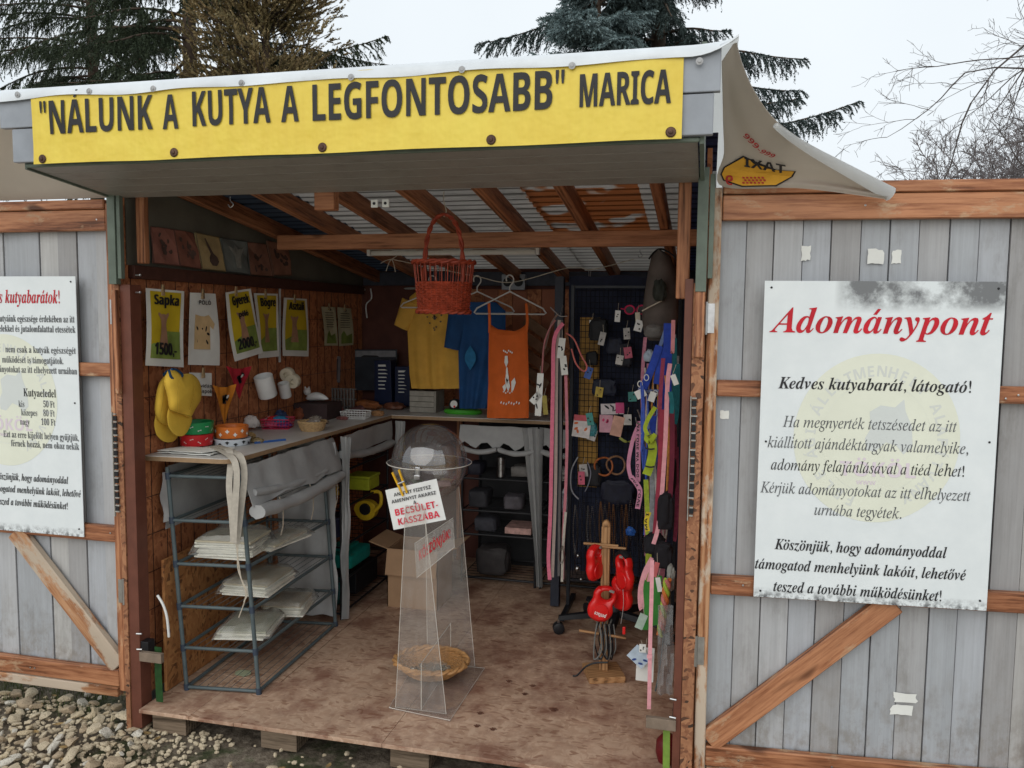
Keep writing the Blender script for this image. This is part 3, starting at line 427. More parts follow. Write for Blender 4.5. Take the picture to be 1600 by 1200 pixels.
[2,56,112,35,76,142,-19,3,-15,-1,-12,-4,-9,-6,-6,-8,-3,-8,-2,-10,2,-10,5,-10,8,-8,10,-8,-11,-7,-10,-7,-6,-10,-2,-12,1,-10,4,-9,7,-8,9,-6,13,-4,14,-1,22,3,16,7,10,13,4,17,-2,11,-6,10,-10,10,-15,8,19,14,6,8,2,11,-3,14,-8,11,16,56,133,6,-1,4,-2,4,-4,4,-10,0,-15,-3,-7,-4,-5,-7,-5,-9,5,-7,6,-4,7,-1,9,1,9,3,7,5,5,16,42,59,7,5,13,-7,9,-6,5,-8,2,-9,-2,-10,-4,-8,-7,-5,-9,-1,-10,1,-7,6,-5,8,-1,11,1,9,4,8],
[2,69,132,47,119,136,-114,0,0,-6,8,0,5,-3,4,-7,0,-97,0,-9,-4,-5,-5,-3,-9,-1,0,-5,116,0,8,42,-6,0,-5,-11,-7,-9,-7,-6,-10,-4,-24,-4,-7,1,-5,1,-2,4,-1,6,0,46,10,0,8,-2,5,-4,4,-6,3,-8,2,-11,4,0,0,68,-4,0,-4,-14,-5,-9,-8,-5,-15,-2,1,51,2,2,3,2,9,0,19,-2,13,-5,9,-10,4,-16,5,0],
[2,70,120,41,117,136,-113,0,0,-6,9,-1,5,-3,3,-5,1,-9,0,-87,-1,-9,-3,-6,-5,-3,-8,-2,0,-5,71,0,0,5,-14,2,-4,2,-2,4,-2,11,0,42,14,-1,8,-5,6,-10,3,-15,5,0,0,68,-5,0,-3,-13,-6,-10,-8,-5,-14,-1,1,52,5,2,8,0,14,0,10,-3,8,-4,6,-6,4,-9,2,-11,5,0],
[2,75,152,47,72,136,-67,0,0,-6,9,-1,5,-3,3,-5,0,-8,0,-98,-3,-5,-5,-4,-9,-1,0,-5,67,0,0,5,-9,1,-5,4,-3,5,-1,44,5,5,39,-50,1,-4,-1,-2,-4,-2,-6,-1,-4,0,0,-5,70,0,0,5,-9,2,-7,7,-57,71,21,22,22,18,21,5,0,6,-59,0,0,-6,14,-1,4,-4,-2,-6,-6,-8,-42,-41,0,43,2,11,2,3,3,2,11,1],
[2,97,102,45,66,93,-18,2,-10,-1,-10,-2,-8,-4,-5,-5,-4,-6,-1,-7,3,-10,5,-2,5,-1,5,1,5,2,3,4,1,5,-1,3,-5,10,3,4,10,2,7,-1,5,-3,2,-5,1,-7,0,-15,-23,-8,-17,-9,-10,-9,-3,-12,2,-9,4,-7,7,-4,9,-1,17,3,15,9,4,-10,12,-3,12,3,10,8,-3,4,-5,-2,-1,0,-1,2,-1,50,-2,15,-7,10,7,41,41,18,9,0,-31,-7,-7,-7,-2,-7,4,-3,11],
[2,98,107,25,41,136,-39,0,0,-5,6,-1,3,-2,1,-5,1,-126,3,0,15,11,13,-8,13,-3,13,2,10,5,9,8,7,10,4,13,2,15,-1,12,-4,11,-5,9,-8,7,-8,4,-10,2,-14,-3,-11,-9,13,50,83,5,0,8,-2,6,-6,3,-11,0,-36,-3,-14,-6,-7,-9,-3,-10,4,-3,12,0,52,2,5],
[2,99,87,36,65,94,-13,1,-12,-2,-12,-5,-9,-7,-7,-11,-5,-12,-1,-13,1,-13,4,-12,7,-10,8,-7,10,-5,10,-1,22,5,17,16,-4,4,-10,-8,-10,-3,-11,3,-9,9,-6,14,-1,19,4,24,12,8,7,-2,2,-5,-1,-7,4,-10,8,-3,6,1,3,2,3,4,0,5,-2,9,-6,7],
[2,100,110,30,95,136,-43,0,0,-5,7,-1,4,-2,3,-3,0,-42,-10,9,-13,3,-10,-2,-9,-5,-8,-7,-5,-10,-4,-13,-1,-14,1,-13,3,-11,6,-10,7,-7,9,-5,10,-1,14,4,10,11,0,-15,22,5,17,1,0,5,-5,2,-3,2,-1,4,15,44,81,8,3,5,-1,5,-3,4,-8,0,-50,-2,-5,-4,-5,-4,-3,-5,-1,-7,3,-6,7,-2,11,0,33,3,12],
[2,101,90,24,62,92,-15,3,-11,-2,-10,-4,-8,-8,-7,-9,-4,-12,-1,-13,1,-14,4,-13,6,-10,8,-7,10,-5,11,-1,22,6,17,19,-5,4,-10,-10,-11,-3,-18,9,-6,28,49,0,-2,20,-8,13,7,38,82,10,6,6,-1,4,-5,1,-7,1,-18,-26,0],
[2,102,64,40,63,137,-11,1,-15,-2,-12,-6,-7,-11,-2,-14,0,-13,-11,0,0,-10,11,0,0,-60,-2,-14,-2,-2,-8,-1,0,-5,55,0,0,5,-7,1,-5,2,-2,4,-1,70,17,0,0,10,-17,0,0,31,2,5,2,3,10,0,1,-3,-3,-7,-1,-5,1,-4,6,-6,5,0,4,1,4,2,3,4,0,6,-1,7,-6,7],
[2,103,97,47,58,94,-11,1,-11,-1,-10,-3,-8,-5,-6,-6,-4,-8,-2,-9,6,-18,18,-12,-10,-5,-7,-6,-5,-6,-1,-7,3,-9,10,-8,-12,-6,-4,-8,3,-8,7,-6,12,-4,17,-2,22,2,16,6,10,10,3,13,-1,8,-3,7,-5,5,-8,3,-11,2,-24,0,-9,2,-3,5,1,4,7,5,23,2,9,2,7,5,5,6,4,7,1,8,-2,11,-5,9,14,0,0,10,-24,0,14,41,87,6,1,6,-1,4,-5,2,-8,0,-22,-2,-9,-4,-5,-6,-1,-6,1,-4,5,-3,20,1,11,2,8,12,29,-10,32,0,13,-2,3,-3,1,-5,-7,-11,-23,-3,-12,0,-8,3,-5,5,-1,4,2,7],
[2,104,113,35,44,136,-38,0,0,-5,8,-3,2,-9,-1,-108,-1,-3,-4,-2,-4,-1,0,-5,48,0,0,5,-5,1,-3,2,-2,3,0,59,8,8,8,3,5,-1,3,-3,2,-5,0,-56,-2,-8,-8,-3,0,-5,48,0,0,5,-5,1,-3,2,-1,3,-1,52,-6,24,-20,8,-15,-4,-13,-12],
[2,105,59,15,36,137,-6,1,-6,-1,-5,-3,-3,-5,0,-12,3,-5,5,-3,6,-1,6,1,5,3,3,5,1,6,-1,6,-3,5,16,44,92,-38,0,0,-5,5,0,3,-2,1,-4,1,-65,-2,-8,-4,-2,-4,-1,0,-5,48,0,0,5,-5,1,-3,2,-1,3],
[2,106,62,16,38,137,-6,1,-6,-1,-5,-3,-3,-5,-1,-6,1,-6,3,-5,5,-3,6,-1,6,1,4,4,4,5,1,5,-1,6,-4,5,28,47,92,-41,0,0,-4,7,-1,4,-2,2,-11,-1,-98,0,-6,-4,-4,-5,-1,-4,1,-2,4,5,10,-4,8,-4,3,-10,-1,-3,-2,-3,-4,-1,-5,1,-5,7,-10,6,-3,6,-2,7,-1,16,2,12,7,7,11,2,16],
[2,107,107,37,44,136,-38,0,0,-5,5,-1,3,-2,1,-4,1,-108,-2,-8,-4,-2,-5,-1,0,-5,49,0,0,5,-5,1,-5,5,0,29,4,4,23,-32,0,-2,-1,-4,-7,-1,0,-5,49,0,0,5,-5,1,-4,4,-37,52,16,15,10,8,11,2,0,5,-42,0,0,-5,9,-1,3,-3,-2,-5,-27,-28],
[2,108,59,16,44,136,-38,0,0,-5,5,-1,3,-2,2,-10,0,-102,-2,-8,-4,-2,-4,-1,0,-5,48,0,0,5,-5,1,-3,2,-2,8],
[2,109,165,56,87,90,-17,5,-14,-4,-12,-12,0,13,-38,0,0,-4,4,-1,4,-3,1,-3,1,-65,-2,-8,-4,-2,-4,-1,0,-5,47,0,0,5,-5,1,-4,6,0,58,7,8,8,3,5,-1,3,-3,1,-5,1,-56,-2,-8,-3,-2,-5,-1,0,-5,47,0,0,5,-5,1,-3,2,-1,4,0,58,7,8,8,3,5,-1,3,-3,2,-12,0,-53,-2,-4,-3,-2,-5,-1,0,-5,48,0,0,5,-5,1,-3,2,-2,3,0,52,-6,24,-20,8,-16,-5,-13,-12],
[2,110,113,36,92,87,-20,8,-15,-4,-13,-11,0,12,-38,0,0,-4,4,-1,4,-3,1,-3,1,-65,-2,-8,-4,-2,-4,-1,0,-5,48,0,0,5,-5,1,-3,2,-2,3,0,59,8,8,8,3,5,-1,3,-3,2,-5,0,-56,-2,-8,-8,-3,0,-5,48,0,0,5,-5,1,-3,2,-1,3,-1,52],
[2,111,100,24,62,93,-12,2,-12,-2,-11,-5,-9,-7,-7,-10,-4,-12,-1,-13,1,-13,4,-12,7,-10,9,-8,11,-5,12,-1,12,1,11,5,9,8,7,9,4,12,1,14,-1,14,-4,11,-7,10,-9,7,16,43,87,7,2,7,-2,5,-6,2,-13,2,-22,-1,-22,-3,-12,-4,-6,-8,-3,-7,3,-5,6,-1,5,-2,17,1,34,2,13],
[2,112,111,32,78,94,-9,1,-15,-4,-12,-13,0,14,-36,0,0,-4,8,-4,1,-4,1,-99,-1,-11,-1,-3,-5,-3,-4,-1,0,-5,54,0,0,5,-9,2,-5,5,-1,13,0,27,10,-10,14,-3,10,2,9,5,7,7,6,11,3,12,0,26,-3,12,-6,10,-7,7,12,51,80,8,3,8,-3,5,-6,2,-12,0,-32,-3,-12,-5,-7,-8,-3,-8,4,-6,8,0,50],
[2,114,86,34,77,94,-7,1,-7,-1,-7,-4,-7,-6,-6,-9,0,17,-37,0,0,-5,5,0,3,-2,1,-4,1,-65,-2,-8,-4,-2,-4,-1,0,-5,53,0,0,5,-7,1,-5,2,-2,3,0,55,3,6,4,4,4,1,3,0,7,-8,3,-2,5,-1,9,4,3,9,-1,7,-3,4],
[2,115,86,49,46,95,-4,0,-13,-2,-10,-7,-6,-9,-2,-11,1,-8,4,-8,7,-6,23,-13,8,-6,3,-7,-1,-6,-3,-4,-5,-3,-6,-1,-8,2,-8,6,-6,8,-4,11,-6,0,0,-33,5,0,3,3,4,1,14,-4,9,-1,13,2,10,6,6,10,3,13,-1,10,-4,7,-6,6,-28,15,-6,7,-1,4,1,5,2,3,5,3,13,-1,6,-5,6,-6,4,-10,5,0,0,29,-4,0,-3,-3,-3,-1],
[2,116,68,23,43,126,-5,0,-12,-16,-20,-21,0,-6,8,0,0,-62,2,-11,4,-7,6,-4,11,-2,17,6,12,17,-4,2,-6,-8,-6,-2,-3,1,-3,2,-1,9,0,59,19,0,0,9,-19,0],
[2,117,112,35,42,92,-39,0,0,-4,6,-1,3,-3,1,-4,1,-51,1,-14,4,-10,8,-6,12,-2,9,1,7,3,7,5,6,6,0,-15,21,5,18,2,0,5,-5,1,-4,2,-1,3,-1,77,-40,0,0,-4,6,-1,4,-3,2,-4,0,-60,-7,-7,-8,-3,-5,1,-3,3,-2,3,-1,5],
[2,121,89,40,48,92,-50,0,0,-5,7,-1,4,-7,33,-81,-6,-16,-6,-10,-4,-2,-3,2,-1,10,-3,3,-4,3,-9,-1,-4,-3,-3,-4,-1,-5,1,-7,4,-5,6,-4,13,0,6,2,6,4,4,7,5,8,37,99,2,5,4,2,3,1,0,5,-29,0,0,-5,8,-1,2,-2,1,-4,-16,-45,-17,46,1,4,1,1,8,1],
[2,122,87,18,10,92,-2,-28,5,0,3,10,6,7,6,3,22,2,-46,-82,0,-4,76,0,2,32,-4,0,-6,-12,-6,-7,-8,-4,-20,-2,44,79,0,6],
[3,33,54,11,36,131,-9,7,-9,-7,-2,-22,0,-12,6,-44,2,-10,3,-3,3,3,7,44,1,22,8,36,19,-9,3,-8,-3,-4,-9,4,-8,8,-4,9,4,3,8],
[3,44,44,11,31,19,-10,6,-9,-4,-3,-8,3,-8,7,-3,-1,-12,-6,-10,0,-4,18,12,5,17],
[3,46,44,8,30,19,-8,3,-9,-3,-3,-9,3,-8,9,-4,8,4,4,8],
[3,72,155,57,80,138,-55,0,-1,-4,7,0,5,-2,2,-3,1,-4,-1,-11,-28,-99,-5,-8,-7,-3,-7,0,-1,-4,55,0,1,4,-12,2,-2,3,-1,6,13,51,2,3,5,1,51,0,6,-2,0,-5,-13,-48,-5,-8,-8,-3,-6,0,-1,-4,55,0,1,4,-12,2,-2,3,-1,6,2,9,24,93,4,8,4,6,5,3,9,0,1,4,-55,0,-1,-4,11,-2,3,-3,1,-4,-2,-11,-8,-32,-3,-4,-5,-1,-51,0,-6,2,9,37,3,9,4,6,6,3,8,0],
[3,75,135,50,80,138,-55,0,-1,-4,7,0,5,-2,2,-3,1,-4,-1,-11,-28,-99,-5,-8,-7,-3,-7,0,-1,-4,57,0,1,4,-13,2,-3,3,-1,5,14,53,2,3,3,-2,34,-52,2,-5,-1,-3,-7,-4,-7,0,-1,-4,60,0,0,4,-7,1,-6,3,-5,5,-46,65,62,49,10,6,10,1,1,4,-48,0,-1,-4,9,-1,3,-4,-3,-6,-9,-8,-49,-40,-2,-1,-2,2,15,50,3,5,5,3,9,0],
[3,97,102,30,64,92,-10,2,-14,-3,-13,-9,-13,-14,-8,-16,-6,-16,-2,-17,1,-9,3,-7,6,-4,7,-1,10,2,11,7,10,11,11,17,-7,-28,2,-7,6,-2,14,6,15,18,-3,2,-9,-10,-5,-4,-3,1,-1,2,3,14,18,65,-15,0,-3,-9,17,46,86,9,3,8,-3,2,-9,-1,-8,-2,-9,-7,-18,-10,-16,-11,-12,-5,-3,-5,-1,-6,3,-2,9,0,7,6,23,7,16,8,11],
[3,98,101,25,48,144,-32,-5,-1,-3,8,-1,4,-2,0,-7,-29,-115,2,-5,6,-4,8,-3,10,-1,13,1,13,5,11,6,10,9,8,11,7,11,4,12,1,12,-2,12,-5,9,-9,6,-11,2,-18,-5,-16,-15,17,46,82,9,2,8,-1,5,-4,4,-7,2,-9,-2,-13,-5,-15,-8,-13,-9,-10,-11,-7,-11,-2,-10,2,-3,6,1,9,14,45,8,11],
[3,100,106,35,102,144,-32,-5,0,-4,10,-1,2,-4,-10,-43,-5,5,-10,2,-14,-2,-13,-9,-9,-8,-15,-21,-8,-22,0,-10,1,-10,4,-8,7,-5,8,-1,11,2,11,6,10,12,10,16,-6,-26,3,-8,8,-2,7,1,6,4,8,8,8,11,-3,2,-10,-11,-7,-4,-3,1,-1,3,32,127,20,49,87,10,3,4,-1,3,-3,2,-4,0,-13,-5,-17,-9,-18,-10,-16,-6,-5,-6,-4,-5,-1,-5,1,-4,3,-2,5,-1,6,2,14,5,16,8,15,9,12],
[3,101,86,29,66,93,-8,1,-14,-2,-14,-8,-9,-7,-7,-8,-7,-10,-7,-20,-1,-9,2,-14,5,-10,9,-6,11,-2,12,1,11,5,10,7,10,10,-3,3,-16,-12,-15,-4,-13,5,-5,16,1,13,26,6,18,8,11,11,4,12,-1,7,-4,4,10,47,88,7,1,5,-2,2,-6,-3,-12,-8,-10,-13,-7,-18,-5,9,21,6,9],
[3,102,59,41,72,144,-8,1,-12,-3,-12,-8,-9,-14,-9,-30,-18,0,-2,-6,19,0,-19,-99,-5,-17,-4,-6,-7,-2,1,8,-2,5,-5,1,-5,-2,-2,-6,1,-5,2,-3,4,-3,6,-1,13,6,11,14,10,28,18,82,24,0,0,6,-23,0,5,24,7,19,10,7,4,-2,1,-2,-1,-6,2,-6,5,-2,8,2,2,6,-1,6,-4,5],
[3,103,85,43,53,94,-8,1,-11,-1,-10,-4,-9,-6,-6,-8,-5,-8,-1,-10,3,-13,12,-9,-15,-15,-1,-4,2,-5,6,-5,-19,-13,-6,-16,2,-10,7,-7,11,-5,14,-2,13,2,12,2,10,6,6,6,5,9,1,9,-2,10,-6,8,-11,5,-25,10,-4,5,2,4,4,4,20,1,9,3,9,6,6,8,4,8,2,10,-2,9,14,0,0,9,-13,0,16,38,89,6,1,5,-1,4,-3,3,-5,1,-7,-1,-9,-2,-8,-9,-14,-6,-3,-6,-2,-10,4,-3,12,1,9,2,9,4,7,10,2,-6,14,11,23,-8,10,-6,3,-4,0,-5,-7,-16,-23,-6,-18,6,-7,15],
[3,104,120,34,58,152,-36,0,-2,-8,12,-3,3,-7,-28,-134,19,0,11,51,5,15,10,15,11,11,11,4,8,-3,2,-9,-10,-47,-1,-14,1,-13,3,-7,6,-4,7,-1,12,3,13,9,-4,5,-6,-3,-7,-2,-5,3,-1,7,1,15,10,52,-5,17,-16,5,-20,-7,-17,-20,-3,0],
[3,105,53,11,40,137,-7,0,-6,-6,0,-7,2,-4,4,-2,7,0,4,2,2,3,1,4,-1,4,18,38,94,-32,-5,-1,-3,10,-2,2,-2,1,-3,-17,-63,-1,-7,2,-9,8,-2,15,6,17,18,-4,3,-9,-11,-7,-4,-4,1,-1,4,22,77],
[3,106,52,11,41,137,-8,0,-5,-6,-1,-4,1,-3,2,-4,3,-2,8,0,6,5,0,8,-3,4,24,37,94,-31,-5,0,-3,10,-2,2,-2,0,-7,-21,-101,-5,-11,-4,-3,-2,0,-1,2,0,6,-1,6,-6,1,-5,-2,-2,-6,1,-5,3,-4,5,-3,5,-1,12,4,9,12,12,32,20,89],
[3,107,101,37,52,144,-32,-4,-2,-4,8,-1,5,-2,0,-7,-35,-126,16,0,11,38,13,10,12,-29,8,-16,4,-4,5,-1,6,1,7,4,7,7,8,10,-3,4,-9,-10,-7,-4,-3,2,-3,2,-4,8,-15,36,24,18,14,8,12,3,1,4,-40,0,-1,-3,7,-2,2,-2,-2,-6,-8,-7,-33,-24,27,93],
[3,108,51,23,50,144,-1,1,-31,-5,0,-3,10,-2,2,-2,0,-7,-26,-96,-5,-22,3,-8,8,-2,6,1,7,5,8,7,9,10,-4,3,-9,-10,-7,-4,-2,1,-1,4,1,10,32,113,1,5],
[3,109,164,51,38,94,-32,-5,-1,-3,10,-2,3,-2,0,-6,-22,-76,16,0,10,30,12,23,6,9,13,12,5,4,10,4,4,-2,1,-3,-1,-7,-20,-70,16,0,11,31,11,21,14,18,6,7,7,3,5,2,5,-2,1,-4,0,-5,-14,-48,-2,-14,2,-8,8,-3,15,6,14,19,-2,3,-13,-15,-3,-1,-3,2,-1,3,16,60,1,7,-4,9,-8,3,-24,-10,-25,-29,5,27,-3,9,-9,3,-23,-10,-28,-31,11,36],
[3,110,108,38,39,94,-33,-6,-1,-3,11,-1,2,-6,-2,-12,-20,-66,17,0,7,24,12,25,10,14,11,11,10,7,4,1,4,-2,1,-4,-2,-12,-12,-44,-2,-12,1,-4,5,-6,4,0,15,6,15,21,-3,2,-9,-13,-7,-4,-3,1,-1,3,16,61,1,8,-3,8,-9,3,-10,-3,-12,-7,-14,-13,-14,-18,12,39],
[3,111,104,23,74,92,-14,2,-11,-1,-11,-5,-10,-6,-10,-8,-8,-10,-6,-11,-4,-11,-1,-12,2,-13,7,-11,10,-6,13,-2,15,2,15,7,17,15,6,9,5,10,3,10,2,11,-3,13,-7,10,18,49,87,10,2,13,-5,4,-16,-4,-22,-9,-20,-7,-10,-6,-6,-8,-5,-8,-2,-8,2,-5,4,-3,7,-1,9,1,14,5,15,7,15,9,11],
[3,114,67,20,37,94,-33,-6,0,-3,10,-2,2,-2,1,-4,-21,-77,16,0,16,47,22,33,4,-6,6,-2,4,0,3,3,3,4,0,9,-4,6,-4,0,-15,-10,-21,-30],
[3,115,74,44,44,94,-7,0,-10,-2,-8,-4,-5,-8,-2,-9,0,-5,4,-9,20,-29,2,-8,-2,-7,-3,-5,-5,-4,-7,-1,-8,2,-6,5,-4,9,-2,12,-3,1,-4,-33,4,0,1,2,3,1,14,-4,16,0,7,4,6,4,5,6,2,7,2,7,-3,10,-5,10,-17,24,-2,8,1,4,2,4,9,3,13,-6,6,-19,4,0,4,30,-4,0,-1,-3,-3,-1],
[3,116,56,20,45,117,-5,0,-16,-20,-18,-9,0,-4,14,0,-20,-76,2,-8,8,-2,14,5,16,17,-3,4,-9,-11,-6,-4,-3,1,-1,4,18,70,17,0,1,6,-16,0],
[3,117,108,41,37,94,-32,-5,-1,-3,10,-2,2,-2,1,-3,-1,-8,-14,-51,-1,-9,1,-5,2,-5,4,-3,6,0,12,2,12,10,13,14,15,22,-9,-31,-1,-7,3,-8,7,-2,16,6,15,18,-3,3,-9,-11,-7,-4,-4,1,0,3,2,13,18,65,-16,0,-4,-16,-6,-16,-15,-26,-16,-18,-7,-5,-6,-1,-5,1,-1,5,3,16,17,57],
[3,118,88,23,76,94,-8,0,-5,-5,-1,-3,2,-6,8,-9,-3,-8,-14,-20,-22,-25,-5,66,-4,10,-25,-5,-1,-4,8,-1,4,-5,2,-4,2,-14,4,-63,4,0,25,28,26,32,8,24,-1,5],
[3,121,80,36,22,90,-4,4,-3,0,-21,-5,-1,-3,6,-1,4,-3,6,-9,15,-75,-21,-28,-5,-2,-10,2,-6,0,-3,-2,-2,-5,3,-6,3,-2,9,1,6,3,14,13,21,28,25,40,13,26,3,15,0,5,-6,7,-8,1,-3,-2,-2,-6,0,-4,8,-8,2,-4,-1,-3,-8,-17,-19,-33,-12,60],
[3,122,79,33,76,94,-2,0,-9,-5,-6,-1,-28,5,-9,1,-5,-2,-5,-3,-4,-7,-3,-9,3,-2,5,7,8,3,17,-4,18,1,-66,-72,-3,-5,1,-2,2,-1,8,5,6,1,38,-6,6,0,8,4,6,12,4,10,-4,2,-6,-10,-9,-4,-20,4,-19,-1,68,74,1,3]]:
    _lp = []; _k = 3
    while _k < len(_g):
        _n = _g[_k]; _x = _y = 0; _q = []
        for _j in range(_n): _x += _g[_k+1+2*_j]; _y += _g[_k+2+2*_j]; _q.append((_x/200, _y/200))
        _lp.append(_q); _k += 1+2*_n
    GLYPHS[(STY[_g[0]], chr(_g[1]))] = (_g[2]/200, _lp)
GC = {}
def glyph(ch, st, off=0):
    k = (ch, st, off)
    if k in GC: return GC[k]
    if ch == ' ': GC[k] = ([], [], .27); return GC[k]
    a = ACC.get(ch); b = a[0] if a else ch
    g_ = GLYPHS.get((st, b)) or GLYPHS.get(('sb', b))
    if not g_ or not g_[1]: GC[k] = ([], [], .3); return GC[k]
    adv, loops = g_; vs = [p for l_ in loops for p in l_]
    def inside(p, l_):
        r_ = False
        for (x1, y1), (x2, y2) in zip(l_, l_[1:]+l_[:1]):
            if (y1 > p[1]) != (y2 > p[1]) and p[0] < (x2-x1)*(p[1]-y1)/(y2-y1)+x1: r_ = not r_
        return r_
    st_ = [0]
    for l_ in loops: st_.append(st_[-1]+len(l_))
    dep = [sum(inside(l_[0], o_) for o_ in loops if o_ is not l_) for l_ in loops]; fs = []
    for i, l_ in enumerate(loops):           # each outer contour with its own holes
        if dep[i] % 2: continue
        members = [i]+[j for j, o_ in enumerate(loops) if dep[j] == dep[i]+1 and inside(o_[0], l_)]; order_ = [k_ for j in members for k_ in range(st_[j], st_[j+1])]
        fs += [tuple(order_[q] for q in t) for t in tessellate_polygon([[Vector((x, y, 0)) for x, y in loops[j]] for j in members])]
    if a:
        x0 = min(x for x, y in vs); x1 = max(x for x, y in vs); top = max(y for x, y in vs); sl = .25 if 'i' in st else 0
        cx = (x0+x1)/2+(.06 if sl and b.islower() else 0)
        if b == 'i': cx += .03
        by = top+.05; h = .16; w_ = .055 if 'b' in st else .035
        def q(x, y, dx): n = len(vs); vs.extend([(x-w_, y), (x+w_*.6, y), (x+w_+dx, y+h), (x-w_*.6+dx, y+h)]); fs.append((n, n+1, n+2, n+3))
        if a[1] == "'": q(cx, by, .09)
        elif a[1] == '"': q(cx-.09, by, .07); q(cx+.09, by, .07)
        else:
            for s_ in (-.12, .12):
                n = len(vs); vs.extend([(cx+s_+w_*1.3*cos(t*pi/4), by+.07+w_*1.3*sin(t*pi/4)) for t in range(8)]); fs.append(tuple(range(n, n+8)))
    GC[k] = (vs, fs, adv); return GC[k]
def twidth(t, st, size, sx=1, track=0): return sum((glyph(c, st)[2]+track)*size*sx for c in t)
def text(mb, t, st, size, x, y, fn, sx=1, align='l', off=0, track=0, width=None, rot=0):
    """fn(x,y)->world"""
    w_ = twidth(t, st, size, sx, track)
    if width: sx *= width/w_; w_ = width
    if align == 'c': x -= w_/2
    if align == 'r': x -= w_
    for c in t:
        vs, fs, adv = glyph(c, st, off)
        if vs: mb.add([fn(x+a*size*sx, y+b*size) for a, b in vs], fs)
        x += (adv+track)*size*sx
    return mb
def btx(mb, t, st, size, x, y, fn, d_, k_=.035, **k):
    """heavier print: three passes a hair apart"""
    for i, s_ in enumerate((-1, 0, 1)): text(mb, t, st, size, x+s_*k_*size*.5, y, (lambda a, b, i=i: fn(a, b, d_*(1+i*.12))), **k)
def disc(mb, cx, cy, rx, ry, fn, n=16, a=0):
    mb.add([fn(cx+rx*cos(2*pi*k/n)*cos(a)-ry*sin(2*pi*k/n)*sin(a), cy+rx*cos(2*pi*k/n)*sin(a)+ry*sin(2*pi*k/n)*cos(a)) for k in range(n)], [tuple(range(n))])
def flat(mb, pts, fn): mb.add([fn(a, b) for a, b in pts], [tuple(range(len(pts)))])
# ------------------------------------------------------------------ setting: ground and stones
FZ = .11                 # top of the kiosk floor
g = N('wet_earth'); v = coords(g, (1, 1, 1), False); n1 = noi(g, v, 2.2, 8, .7); n2 = noi(g, v, 26, 6, .7)
c = ramp(g, n2, [(.3, (.06, .046, .033)), (.5, (.17, .135, .10)), (.7, (.32, .27, .205))])
gr = ramp(g, n2, [(.3, (.03, .035, .015)), (.7, (.09, .10, .045))])
c = mix(g, ramp(g, n1, [(.52, (0, 0, 0)), (.6, (1, 1, 1))]), c, gr)
sp_ = g.n('ShaderNodeSeparateXYZ'); g.l(v, sp_.inputs[0]); mr_ = g.n('ShaderNodeMapRange'); mr_.inputs[1].default_value = -.35; mr_.inputs[2].default_value = -.75; g.l(sp_.outputs[1], mr_.inputs[0])
vo_ = g.n('ShaderNodeTexVoronoi'); vo_.inputs['Scale'].default_value = 34; g.l(v, vo_.inputs[0]); sc_ = g.n('ShaderNodeSeparateColor'); g.l(vo_.outputs['Color'], sc_.inputs[0]); pale = ramp(g, sc_.outputs[0], [(.0, (.30, .25, .18)), (.5, (.44, .39, .31)), (1, (.56, .52, .45))])
c = mix(g, mr_.outputs[0], c, pale)      # the yard in front is pale gravel
g.l(c, g.b.inputs['Base Color']); g.b.inputs['Roughness'].default_value = .85; bump(g, n2, .8, .02)
mb = MB(); n = 60
xs = [-3+i*.16 for i in range(n)]; ys = [-3+i*.12 for i in range(n)]
rows = [[V(x, y, .02*noise.noise(V(x*2, y*2, 0))+.008*noise.noise(V(x*11, y*11, 3))-.012) for x in xs] for y in ys]
base = len(mb.v); mb.v += [p for r_ in rows for p in r_]
mb.f += [(i*n+j, i*n+j+1, (i+1)*n+j+1, (i+1)*n+j) for i in range(n-1) for j in range(n-1)]
# outer skirt out to the horizon
ring = [V(xs[0], ys[0], 0), V(xs[-1], ys[0], 0), V(xs[-1], ys[-1], 0), V(xs[0], ys[-1], 0)]
X0, X1, Y0, Y1 = xs[0], xs[-1], ys[0], ys[-1]
mb.add([(X0, Y0, -.02), (X1, Y0, -.02), (X1, Y1, -.02), (X0, Y1, -.02), (-200, -200, -.05), (200, -200, -.05), (200, 200, -.05), (-200, 200, -.05)], [(0, 4, 5, 1), (1, 5, 6, 2), (2, 6, 7, 3), (3, 7, 4, 0)])
ground = tag(mb.build('ground', g.m, smooth=True, origin=(0, 0, 0)), 'damp earthy gravel ground in front of and under the kiosk', kind='structure')
stm = []
for i, (a, b) in enumerate((((.62, .53, .38), (.42, .33, .22)), ((.70, .66, .57), (.50, .45, .37)), ((.52, .41, .28), (.30, .22, .14)), ((.62, .52, .36), (.45, .34, .2)))):
    q = N('limestone_%d' % i); v = coords(q, (1, 1, 1)); f = noi(q, v, 22, 6, .7)
    cc = ramp(q, f, [(.3, b), (.65, a)]); cc = mix(q, ramp(q, noi(q, v, 9, 4), [(.55, (0, 0, 0)), (.66, (.8, .8, .8))]), cc, (.10, .07, .045))
    q.l(cc, q.b.inputs['Base Color']); q.b.inputs['Roughness'].default_value = .8; bump(q, f, .5, .004); stm.append(q.m)
